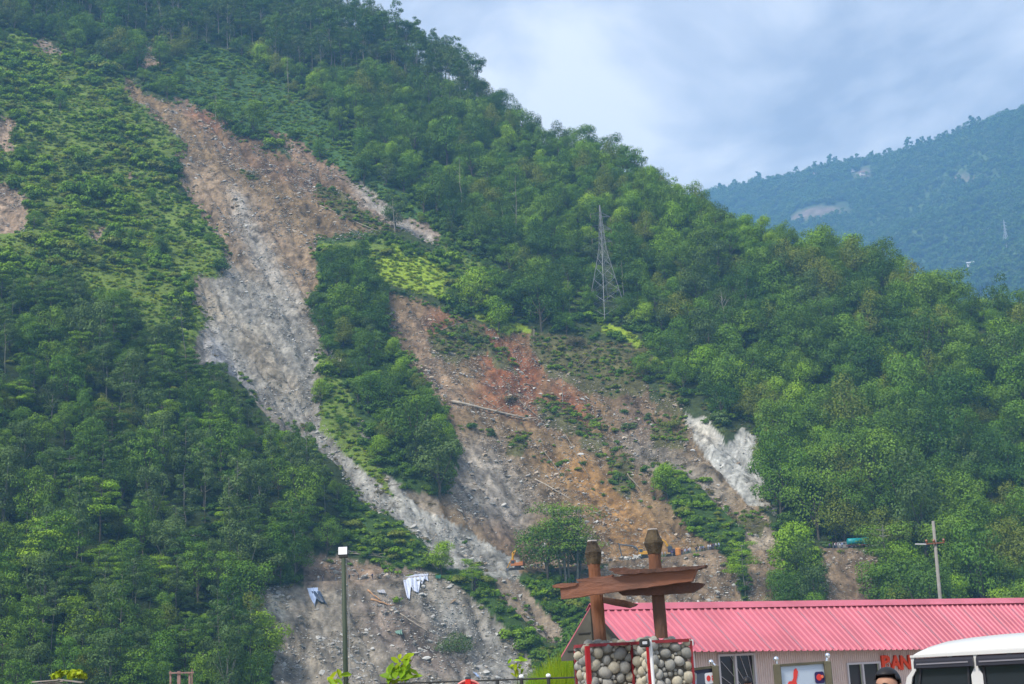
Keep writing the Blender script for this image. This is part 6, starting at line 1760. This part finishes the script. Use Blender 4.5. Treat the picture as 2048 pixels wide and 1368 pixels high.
sheet_thing('scrap of blue plastic low on the bare bank', [((945, 1344), (955, 1348), (953, 1352), (962, 1358), SHEET2)], 'plastic_scrap')
sheet_thing('pale plastic litter above the reddish split trunk', [((754, 1181), (768, 1180), (757, 1186), (773, 1188), mat('dull_sheet', (0.34, 0.34, 0.37), 0.6, var=0.3))], 'plastic_scrap')
sheet_thing('green plastic litter on the debris of the bank', [((790, 1263), (803, 1260), (792, 1268), (805, 1270), mat('green_plastic', (0.14, 0.24, 0.20), 0.6, var=0.3))], 'plastic_scrap')
sheet_thing('green plastic netting at the east end of the sheets', [((872, 1150), (882, 1149), (871, 1158), (880, 1158), mat('green_net', (0.03, 0.14, 0.09), 0.7))], 'plastic_scrap')
sheet_thing('black cloth hanging below the feathery tree', [((947, 1156), (958, 1156), (947, 1184), (957, 1185), mat('black_cloth', (0.015, 0.016, 0.02), 0.8))], 'hanging_cloth')

# ------------------------------------------------------------------ pylons
GALV = mat('galvanised_steel', (0.21, 0.22, 0.23), 0.6, metal=0.2)
def pylon(loc, H, label, rz=0.5, th=0.16, arms=(0.68, 0.79, 0.9), steel=None):
    GALV = steel or globals()['GALV']
    e_ = empty('pylon', loc, rz, label=label, cat='pylon')
    def half(z):
        f = z / H
        return 0.105 * H * (1 - f / 0.62) + 0.02 * H if f < 0.62 else 0.02 * H * (1 - (f - 0.62) / 0.38) + 0.002 * H
    zs = [0, .13, .25, .36, .46, .54, .62, .68, .74, .80, .86, .92, 1.0]
    for sx in (-1, 1):
        for sy in (-1, 1):
            m_ = MB(); m_.tube([(sx * half(z * H), sy * half(z * H), z * H - (1.5 if z == 0 else 0)) for z in zs], th, 4); m_.obj('leg', GALV, e_)
    for i in range(len(zs) - 1):
        z0, z1 = zs[i] * H, zs[i + 1] * H; h0, h1 = half(z0), half(z1)
        m_ = MB()
        for (a0, a1) in (((-1, -1), (1, -1)), ((1, -1), (1, 1)), ((1, 1), (-1, 1)), ((-1, 1), (-1, -1))):
            m_.tube([(a0[0] * h0, a0[1] * h0, z0), (a1[0] * h1, a1[1] * h1, z1)], th * .55, 3, cap=False)
            m_.tube([(a1[0] * h0, a1[1] * h0, z0), (a0[0] * h1, a0[1] * h1, z1)], th * .55, 3, cap=False)
            m_.tube([(a0[0] * h1, a0[1] * h1, z1), (a1[0] * h1, a1[1] * h1, z1)], th * .5, 3, cap=False)
        m_.obj('lattice_bay', GALV, e_, kind='stuff')
    for f in arms:
        z = f * H; h = half(z); ln = 0.105 * H
        for s_ in (-1, 1):
            m_ = MB()
            for y_ in (-1, 1):
                m_.tube([(s_ * h, y_ * h, z), (s_ * ln, 0, z + .01 * H)], th * .6, 3, cap=False); m_.tube([(s_ * h, y_ * h, z + .035 * H), (s_ * ln, 0, z + .01 * H)], th * .6, 3, cap=False)
            am = m_.obj('cross_arm', GALV, e_)
            m_ = MB(); m_.tube([(s_ * ln, 0, z + .01 * H), (s_ * ln, 0, z - .03 * H)], th * .7, 5); m_.obj('insulator', mat('insulator', (0.22, 0.15, 0.12), 0.4), am)
    return e_
p = hit(1214, 632); pylon(p - V2(0, 0, 1.5), (632 - 400) / FPX * p.length * 1.03, 'tall lattice power pylon standing in the wood above the middle slide', 0.6, 0.13)
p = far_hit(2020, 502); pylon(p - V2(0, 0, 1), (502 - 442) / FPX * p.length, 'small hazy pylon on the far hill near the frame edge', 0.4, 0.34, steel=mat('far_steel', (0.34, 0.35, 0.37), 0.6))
# houses on the far hill
FW, FROOF = mat('far_house_wall', (0.55, 0.52, 0.48), 0.8), [mat('far_roof_white', (0.62, 0.62, 0.64), 0.6), mat('far_roof_red', (0.40, 0.16, 0.12), 0.7), mat('far_roof_grey', (0.35, 0.36, 0.38), 0.6)]
for u, v, w, rf, lab in ((1951, 543, 13, 0, 'pale house with white roof rising over the near skyline'), (1972, 468, 12, 0, 'white terraced house left of the far pylon'), (1983, 462, 9, 2, 'grey roofed house beside the white terraced one'), (1558, 410, 10, 0, 'white roofed house low above the near ridge'), (1545, 412, 7, 2, 'grey house beside the low white roofed one'),
                      (1523, 379, 8, 2, 'small house near the low skyline end'), (1605, 381, 5, 0, 'tiny white house alone in the far wood'), (1636, 354, 12, 1, 'pinkish house under the skyline trees'), (1715, 345, 10, 0, 'white house in the far clearing'), (1733, 352, 10, 1, 'red roofed house below the far clearing'), (1512, 368, 8, 1, 'pale house on the skyline saddle'), (2035, 530, 8, 1, 'red roofed house near the frame edge of the far hill')):
    p = far_hit(u, v); wd = w / FPX * p.length; h = wd * .45
    e_ = empty('house', p - V2(0, 0, 1), rng.uniform(-.3, .3), label=lab, cat='house', group='houses on the far hill')
    m_ = MB(); m_.box((0, 0, h / 2 + 1), (wd, wd * .7, h + 2)); wl = m_.obj('wall', FW, e_)
    m_ = MB(); m_.prism([(-wd * .56, -wd * .45, h + 2.02), (-wd * .56, 0, h + 2 + wd * .22), (-wd * .56, wd * .45, h + 2.02)], (0, 0, 0), (wd * 1.12, 0, 0)); m_.obj('roof', FROOF[rf], e_)
    for k in (-.3, 0, .3):
        m_ = MB(); m_.box((k * wd, -wd * .352, h * .6 + 1.5), (wd * .14, .1, h * .4)); m_.obj('window', CABG, e_)

# ------------------------------------------------------------------ poles, fence and small things in front
GRNP = mat('green_pole_paint', (0.04, 0.058, 0.036), 0.6, var=0.15, scale=2)
lt, lb_ = P(687, 1116, 35), P(692, 1368, 35)
lamp = empty('flood_light', (lb_.x, lb_.y, GZ), label='square white flood light on a dark green pole', cat='street lamp')
LO = lamp.location
m_ = MB(); m_.tube([(0, 0, 0), (0, 0, 2.0), (lt.x - LO.x, 0, lt.z - GZ)], [0.062, 0.058, 0.05], 12); m_.obj('pole', GRNP, lamp, True)
LT = Vector((lt.x - LO.x, 0, lt.z - GZ))
m_ = MB(); m_.box(LT + V2(0, 0, 0.03), (0.20, 0.10, 0.06), bev=0.01); m_.obj('bracket', DARKT, lamp)
Rl = Matrix.Rotation(math.radians(-14), 3, 'X')
m_ = MB(); m_.box(LT + V2(-0.01, 0.02, 0.155), (0.23, 0.07, 0.20), Rl, bev=0.015); hd = m_.obj('lamp_head', DARKT, lamp)
m_ = MB(); m_.box(LT + V2(-0.01, -0.022, 0.165), (0.205, 0.015, 0.185), Rl, bev=0.005); m_.obj('diffuser', mat('lamp_glass', (0.72, 0.72, 0.72), 0.3), hd)
m_ = MB(); m_.tube([LT + V2(0.065, 0.03, 0.0), LT + V2(0.085, 0.03, -1.2), LT + V2(0.075, 0.0, -2.6)], 0.008, 5); m_.obj('cable', mat('grey_cable', (0.35, 0.35, 0.33), 0.7), lamp)
ut, ub = P(1866, 1042, 62), P(1878, 1194, 62)
up_ = empty('utility_pole', (ub.x + (ub.x - ut.x) * 1.2, ub.y, -6.6), label='slender grey power pole with cross bar rising behind the pink roof', cat='utility pole')
UO = up_.location
m_ = MB(); m_.tube([(0, 0, 0), Vector(ut) - UO], [0.11, 0.06], 10); m_.obj('pole', mat('concrete_pole', (0.22, 0.21, 0.195), 0.8, var=0.1), up_, True)
ca = P(1868, 1086, 61.9) - UO
m_ = MB(); m_.bar(ca + V2(-.32, 0, -.02), ca + V2(.42, 0, .0), .045, .045); cx = m_.obj('cross_bar', mat('rusty_bar', (0.22, 0.09, 0.06), 0.7), up_)
for dx in (-.30, .0, .40):
    m_ = MB(); m_.tube([ca + V2(dx, 0, .03), ca + V2(dx, 0, .10), ca + V2(dx, 0, .16)], [.03, .055, .03], 8); m_.obj('insulator', mat('insulator_brown', (0.25, 0.10, 0.06), 0.3), cx)
m_ = MB(); m_.bar(ca + V2(-.75, .05, .0), ca + V2(-.30, .05, -.03), .10, .05); m_.obj('switch_arm', mat('pale_bracket', (0.5, 0.5, 0.5), 0.5), up_)
# fence on its kerb wall
fen = empty('railing', (P(1000, 1360, 30).x, 30, GZ), label='dark railing with white post caps in front of the grassy edge', cat='railing')
FOO = fen.location
RAIL = mat('dark_rail_paint', (0.035, 0.035, 0.032), 0.5); CAPW = mat('white_cap', (0.75, 0.75, 0.72), 0.5)
fx0, fx1 = P(760, 1368, 30).x, P(1150, 1355, 30).x
zt = P(1043, 1358.5, 30).z
m_ = MB(); m_.box(((fx0 + fx1) / 2 - FOO.x, 0, 0.275), (fx1 - fx0 + 1, 0.25, 0.55)); m_.obj('kerb_wall', PAVE, fen)
def rail_z(x): return P(880 + (x - P(880, 1364, 30).x) / (P(1146, 1355, 30).x - P(880, 1364, 30).x) * 266, 1364 - 9 * (x - P(880, 1364, 30).x) / (P(1146, 1355, 30).x - P(880, 1364, 30).x), 30).z
for k, dz in enumerate((0.0, -0.28, -0.52)):
    m_ = MB(); m_.tube([(fx0 - FOO.x, 0, rail_z(fx0) - GZ + dz), (fx1 - FOO.x, 0, rail_z(fx1) - GZ + dz)], 0.017, 8); m_.obj('rail', RAIL, fen)
for u in (800, 860, 995, 1043, 1097):
    x_ = P(u, 1360, 30).x
    m_ = MB(); zz = rail_z(x_) - GZ; m_.tube([(x_ - FOO.x, -0.03, 0.5), (x_ - FOO.x, -0.03, zz + (0.02 if u > 1000 else -0.01))], 0.035, 10); po = m_.obj('post', RAIL, fen)
    if u > 1000: m_ = MB(); m_.ball((x_ - FOO.x, -0.03, zz + 0.05), 0.05, 12, sc=(1, 1, .85)); m_.obj('cap', CAPW, po, True)
# red chair back
REDC = mat('red_plastic', (0.45, 0.02, 0.03), 0.35); RIMC = mat('worn_red_rim', (0.62, 0.22, 0.19), 0.4)
cp_ = P(936, 1359, 26.5)
chair = empty('chair', (cp_.x, cp_.y, cp_.z - 0.88), label='red chair with rounded backrest and a dark knob in front of the railing', cat='chair')
m_ = MB(); pts = [Vector((math.cos(math.radians(a)) * 0.215, 0, 0.70 + math.sin(math.radians(a)) * 0.165)) for a in range(0, 181, 15)]
m_.tube(pts, 0.02, 8); m_.obj('back_rim', RIMC, chair, True)
m_ = MB(); m_.prism([V2(-.2, .0, .5)] + [V2(p.x * .93, 0, .70 + (p.z - .70) * .92) for p in pts[::-1]] + [V2(.2, 0, .5)], (0, 0, 0), (0, .02, 0)); m_.obj('backrest', REDC, chair)
m_ = MB(); m_.box((0, -0.012, 0.78), (0.10, 0.03, 0.22), bev=0.012); m_.obj('back_splat', mat('bright_red_plastic', (0.62, 0.03, 0.02), 0.35), chair)
m_ = MB(); m_.box((0, 0.0, 0.905), (0.10, 0.06, 0.05), bev=0.012); m_.obj('knob', mat('dark_slate', (0.05, 0.07, 0.08), 0.5), chair)
m_ = MB(); m_.box((0, -0.22, 0.45), (0.44, 0.44, 0.035), bev=0.012); m_.obj('seat', REDC, chair)
for sx in (-.19, .19):
    for y_ in (-.4, 0.0):
        m_ = MB(); m_.tube([(sx * 1.1, y_, -(chair.location.z - GZ)), (sx, y_, .5 if y_ == 0 else .44)], .018, 8); m_.obj('leg', REDC, chair)
# sapling with big leaves
def sapling(u, v_top, d, n, hgt_px, label, seed):
    rg = np.random.default_rng(seed); q = P(u, v_top, d)
    e_ = empty('sapling', (q.x, q.y, GZ), label=label, cat='sapling')
    H = q.z - GZ
    tr = trunk_arr([limb(rg, (0, 0, 0), (0.05, 0, H), 0.018, 0.006, 6, .02), limb(rg, (0.02, 0, H * .83), (-.18, .02, H * .9), .008, .004, 2), limb(rg, (0.02, 0, H * .86), (.2, 0.0, H * .99), .008, .004, 2)], 5)
    link('stem', np_mesh('stem', tr[0], tr[1], [BARK], True), e_)
    for i in range(n):
        f = rg.uniform(0.80, 1.0); a = rg.uniform(0, 6.28); r = rg.uniform(.04, .26)
        c = V2(math.cos(a) * r, math.sin(a) * r * .6, H * f)
        up2 = V2(rg.normal() * .5, -0.8 + rg.normal() * .4, .8).normalized(); ax = up2.cross(V2(rg.normal(), rg.normal(), .3)).normalized(); ay = up2.cross(ax)
        L_ = rg.uniform(.08, .15)
        m_ = MB(); m_.add([c - ax * L_, c - ax * L_ * .4 + ay * L_ * .42 + up2 * .02, c + ax * L_ * .45 + ay * L_ * .36 + up2 * .02, c + ax * L_, c + ax * L_ * .45 - ay * L_ * .36 + up2 * .02, c - ax * L_ * .4 - ay * L_ * .42 + up2 * .02, c + up2 * -.012],
                          [(0, 1, 6), (1, 2, 6), (2, 3, 6), (3, 4, 6), (4, 5, 6), (5, 0, 6)])
        lo = m_.obj('leaf', LEAF['lime'] if i % 3 == 0 else LEAF['bright'], e_)
        ta = lo.data.attributes.new('tint', 'FLOAT', 'POINT'); ta.data.foreach_set('value', np.full(len(lo.data.vertices), rg.uniform(.8, 1.2), np.float32))
sapling(803, 1312, 25, 34, 60, 'young tree with big bright leaves behind the railing', 3)
sapling(683, 1345, 27, 10, 20, 'small bright sapling at the foot of the lamp pole', 4)
sapling(1030, 1318, 40, 12, 50, 'tall thin weed with small bright leaves before the bank', 6)
# tall grass on the garden edge
GRASSP = [tuft('tall_grass', 71, 0.5, 2.4, LEAF['lime'], 90, 0.016), tuft('tall_grass_green', 72, 0.5, 2.6, LEAF['bright'], 90, 0.016)]
n = 700
gy = rng.uniform(48, 54.5, n); gu = rng.uniform(1040, 1330, n); gx = np.array([P(u, 1340, yy).x for u, yy in zip(gu, gy)])
gh = np.interp(gu, [1040, 1075, 1120, 1330], [0.45, 0.62, 0.85, 0.75]) * rng.uniform(.5, 1.1, n)
scatter('tall_grass', np.stack([gx, gy, np.full(n, GZ)], -1), np.stack([0 * gx, 0 * gx, rng.uniform(0, 6.28, n)], -1), np.stack([gh * .8, gh * .8, gh * 1.08], -1), (gu < 1090).astype(int) | (rng.random(n) < .3).astype(int), [g_.crown for g_ in GRASSP], label='tall yellow green grass on the edge behind the railing', cat='grass')
# shed roof and wooden frame under the dense wood
WOODG = mat('grey_weathered_wood', (0.30, 0.26, 0.22), 0.9, var=0.3, scale=3); WOODP = mat('pinkish_wood', (0.27, 0.17, 0.15), 0.9, var=0.25, scale=3)
sp = P(112, 1364, 42)
shed = empty('shed', (sp.x, sp.y, GZ), label='low shed with weathered plank roof at the bottom of the dense wood', cat='shed')
def px_(u, v, d): return P(u, v, d) - shed.location
for i, (a, b) in enumerate((((66, 1364), (118, 1360)), ((70, 1369), (128, 1362)), ((116, 1359), (166, 1365)), ((100, 1366), (150, 1370)))):
    m_ = MB(); m_.bar(px_(*a, 42 + .1 * i), px_(*b, 42 + .1 * i), 0.25, 0.03); m_.obj('roof_plank', WOODG, shed)
m_ = MB(); q = px_(114, 1378, 42.6); m_.box((q.x, q.y, q.z / 2), (1.1, 0.9, q.z)); m_.obj('wall', WOODP, shed)
fr0 = P(362, 1345, 42)
wf_ = empty('wooden_frame', (fr0.x, fr0.y, GZ), label='small pinkish wooden post frame under the thin stemmed trees', cat='wooden frame')
for u, w_, vt in ((341, 0.045, 1342), (358, 0.085, 1342), (379, 0.05, 1344), (384, 0.03, 1338)):
    a = P(u, vt, 42 if u != 384 else 42.3) - wf_.location
    m_ = MB(); m_.box((a.x, a.y, a.z / 2), (w_, w_, a.z)); m_.obj('post', WOODP, wf_)
m_ = MB(); m_.bar(P(338, 1346, 41.94) - wf_.location, P(388, 1345, 41.94) - wf_.location, .03, .04); m_.obj('rail', WOODP, wf_)
LPLANT = bush('leafy_plant', 88, 0.28, 0.35, LEAF['lime'], 6, 40, 0.14)
for u, lab in ((118, 'yellow leafed plant over the shed roof ridge'), (145, 'second yellow leafed plant on the shed roof'), (160, 'third yellow leafed plant at the shed roof end')):
    q = P(u, 1356, 42.8); link('leafy_plant', LPLANT.crown, None, (q.x, q.y, q.z - .05), (0, 0, u), label=lab, cat='plant')

# ------------------------------------------------------------------ the white jeep
JW = mat('jeep_white', (0.56, 0.55, 0.53), 0.3, spec=0.4); JD = mat('jeep_dark_trim', (0.022, 0.022, 0.026), 0.55); VIS = mat('smoked_visor', (0.022, 0.021, 0.028), 0.25, spec=0.35); JG = mat('jeep_glass', (0.012, 0.018, 0.022), 0.04, spec=0.45)
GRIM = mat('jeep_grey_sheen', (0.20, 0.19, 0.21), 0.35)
YJ = math.radians(33)
g0 = P(1826, 1313, 20.5)
jeep = empty('jeep', (g0.x, g0.y, GZ), -YJ, label='white jeep with dark window visors parked before the cabin', cat='jeep')
GUT = g0.z - GZ                      # gutter height over the ground; local x runs along the side, y away from the viewer
LEN = 3.3
def jb(c, sz, name, mm, parent=None, **k):
    m_ = MB(); m_.box(c, sz, **k); return m_.obj(name, mm, parent or jeep)
# roof shell lofted along x
xs = [-0.02, 0.03, 0.12, 0.30, 0.6, 1.0, 1.5, 2.2, 3.0, 3.35]
crown_h = [0.03, 0.085, 0.13, 0.175, 0.205, 0.225, 0.235, 0.235, 0.22, 0.12]
m_ = MB(); vs = []; ny = 17
for x_, h_ in zip(xs, crown_h):
    for k in range(ny):
        yy = k / (ny - 1)
        a = math.sin(math.pi * yy)
        vs.append((x_, 0.0 + yy * 1.56, GUT + 0.005 + h_ * (a ** 0.42 if 0 < yy < 1 else 0)))
m_.add(vs, [(i * ny + k, i * ny + k + 1, (i + 1) * ny + k + 1, (i + 1) * ny + k) for i in range(len(xs) - 1) for k in range(ny - 1)])
ro_ = m_.obj('roof', JW, jeep, True); ro_.modifiers.new('thickness', 'SOLIDIFY').thickness = 0.02
m_ = MB(); m_.bar((-0.03, -0.02, GUT), (LEN + .05, -0.02, GUT), 0.035, 0.03); m_.obj('gutter', JW, jeep)
m_ = MB(); m_.bar((-0.03, 1.58, GUT), (LEN + .05, 1.58, GUT), 0.035, 0.03); m_.obj('gutter', JW, jeep)
BELT = GUT - 0.62
jb((LEN / 2 - .0, 0.78, (BELT + 0.45) / 2), (LEN, 1.64, BELT - 0.45), 'lower_body', JW, bev=0.05)
jb((-0.55, 0.78, 0.78), (1.15, 1.5, 0.55), 'bonnet', JW, bev=0.08)
m_ = MB(); m_.box((LEN / 2, 0.78, (BELT + GUT) / 2 - 0.02), (LEN - 0.25, 1.40, GUT - BELT - 0.06)); m_.obj('cabin_inside', JD, jeep)
PIL = [0.0, 0.83, 1.72, 2.5, LEN]
for side, y0 in ((-1, 0.0), (1, 1.56)):
    for i, x_ in enumerate(PIL):
        w0, w1 = (0.055, 0.09) if i in (0,) else (0.05, 0.15)
        m_ = MB(); lean = -0.08 if i == 0 else 0
        m_.prism([(x_ - w0 / 2, y0 - .02, GUT - .015), (x_ + w0 / 2, y0 - .02, GUT - .015), (x_ + w0 / 2, y0 - .02, GUT - .18), (x_ + w1 / 2 + lean, y0 - .02, GUT - .27), (x_ + w1 / 2 + lean * 2, y0 - .02, BELT), (x_ - w1 / 2 + lean * 2, y0 - .02, BELT), (x_ - w1 / 2 + lean * .8, y0 - .02, GUT - .27), (x_ - w0 / 2, y0 - .02, GUT - .18)], (0, 0, 0), (0, .045, 0)); m_.obj('pillar', JW, jeep)
    for i in range(len(PIL) - 1):
        a_, b_ = PIL[i] + .03, PIL[i + 1] - .03
        m_ = MB(); m_.prism([(a_, y0 + .012, GUT - .03), (b_, y0 + .012, GUT - .03), (b_ - .04, y0 + .012, BELT + .01), (a_ + .03 - (0.12 if i == 0 else 0), y0 + .012, BELT + .01)], (0, 0, 0), (0, .012, 0)); gl_ = m_.obj('window', JG, jeep)
        for p0, p1 in (((a_ + .05, GUT - .16), (b_ - .08, GUT - .155)), ((a_ + .06, GUT - .16), (a_ + .07 - (0.1 if i == 0 else 0), BELT + .02)), ((b_ - .08, GUT - .16), (b_ - .10, BELT + .02))):
            m_ = MB(); m_.bar((p0[0], y0 - side * -.004, p0[1]), (p1[0], y0 - side * -.004, p1[1]), .028, .02, up=V2(0, 1, 0)); m_.obj('rubber_seal', JD, gl_)
        yo = y0 + side * 0.045
        m_ = MB(); m_.prism([(a_ - .01, y0 + side * .025, GUT - .03), (a_ - .01, yo + side * .02, GUT - .07), (a_ - .01, yo + side * .03, GUT - .155), (a_ - .01, yo + side * .02, GUT - .16), (a_ - .01, y0 + side * .022, GUT - .05)], (0, 0, 0), (b_ - a_ + .02, 0, 0)); vz = m_.obj('visor', VIS, jeep)
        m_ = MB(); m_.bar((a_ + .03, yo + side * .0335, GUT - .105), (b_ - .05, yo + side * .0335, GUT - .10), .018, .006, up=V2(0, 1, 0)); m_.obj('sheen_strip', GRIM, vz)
for x_ in (-0.55, 2.55):
    for y_ in (0.08, 1.48):
        m_ = MB(); m_.tube([(x_, y_ - .1, .35), (x_, y_ + .1, .35)], .35, 20); tw = m_.obj('wheel', BLK, jeep)
        m_ = MB(); m_.tube([(x_, y_ - .11, .35), (x_, y_ + .11, .35)], .19, 14); m_.obj('rim', GALV, tw)
m_ = MB(); m_.prism([(0.0, .06, GUT - .03), (0.0, 1.5, GUT - .03), (-.22, 1.5, BELT + .01), (-.22, .06, BELT + .01)], (0, 0, 0), (.012, 0, 0)); m_.obj('windscreen', JG, jeep)
m_ = MB(); m_.box((-.12, -.13, BELT + .1), (.06, .16, .2), bev=.02); m_.obj('mirror', JD, jeep)
for y_ in (.2, 1.36):
    m_ = MB(); m_.tube([(-1.14, y_, .8), (-1.11, y_, .8)], .1, 14); m_.obj('headlight', GALV, jeep)
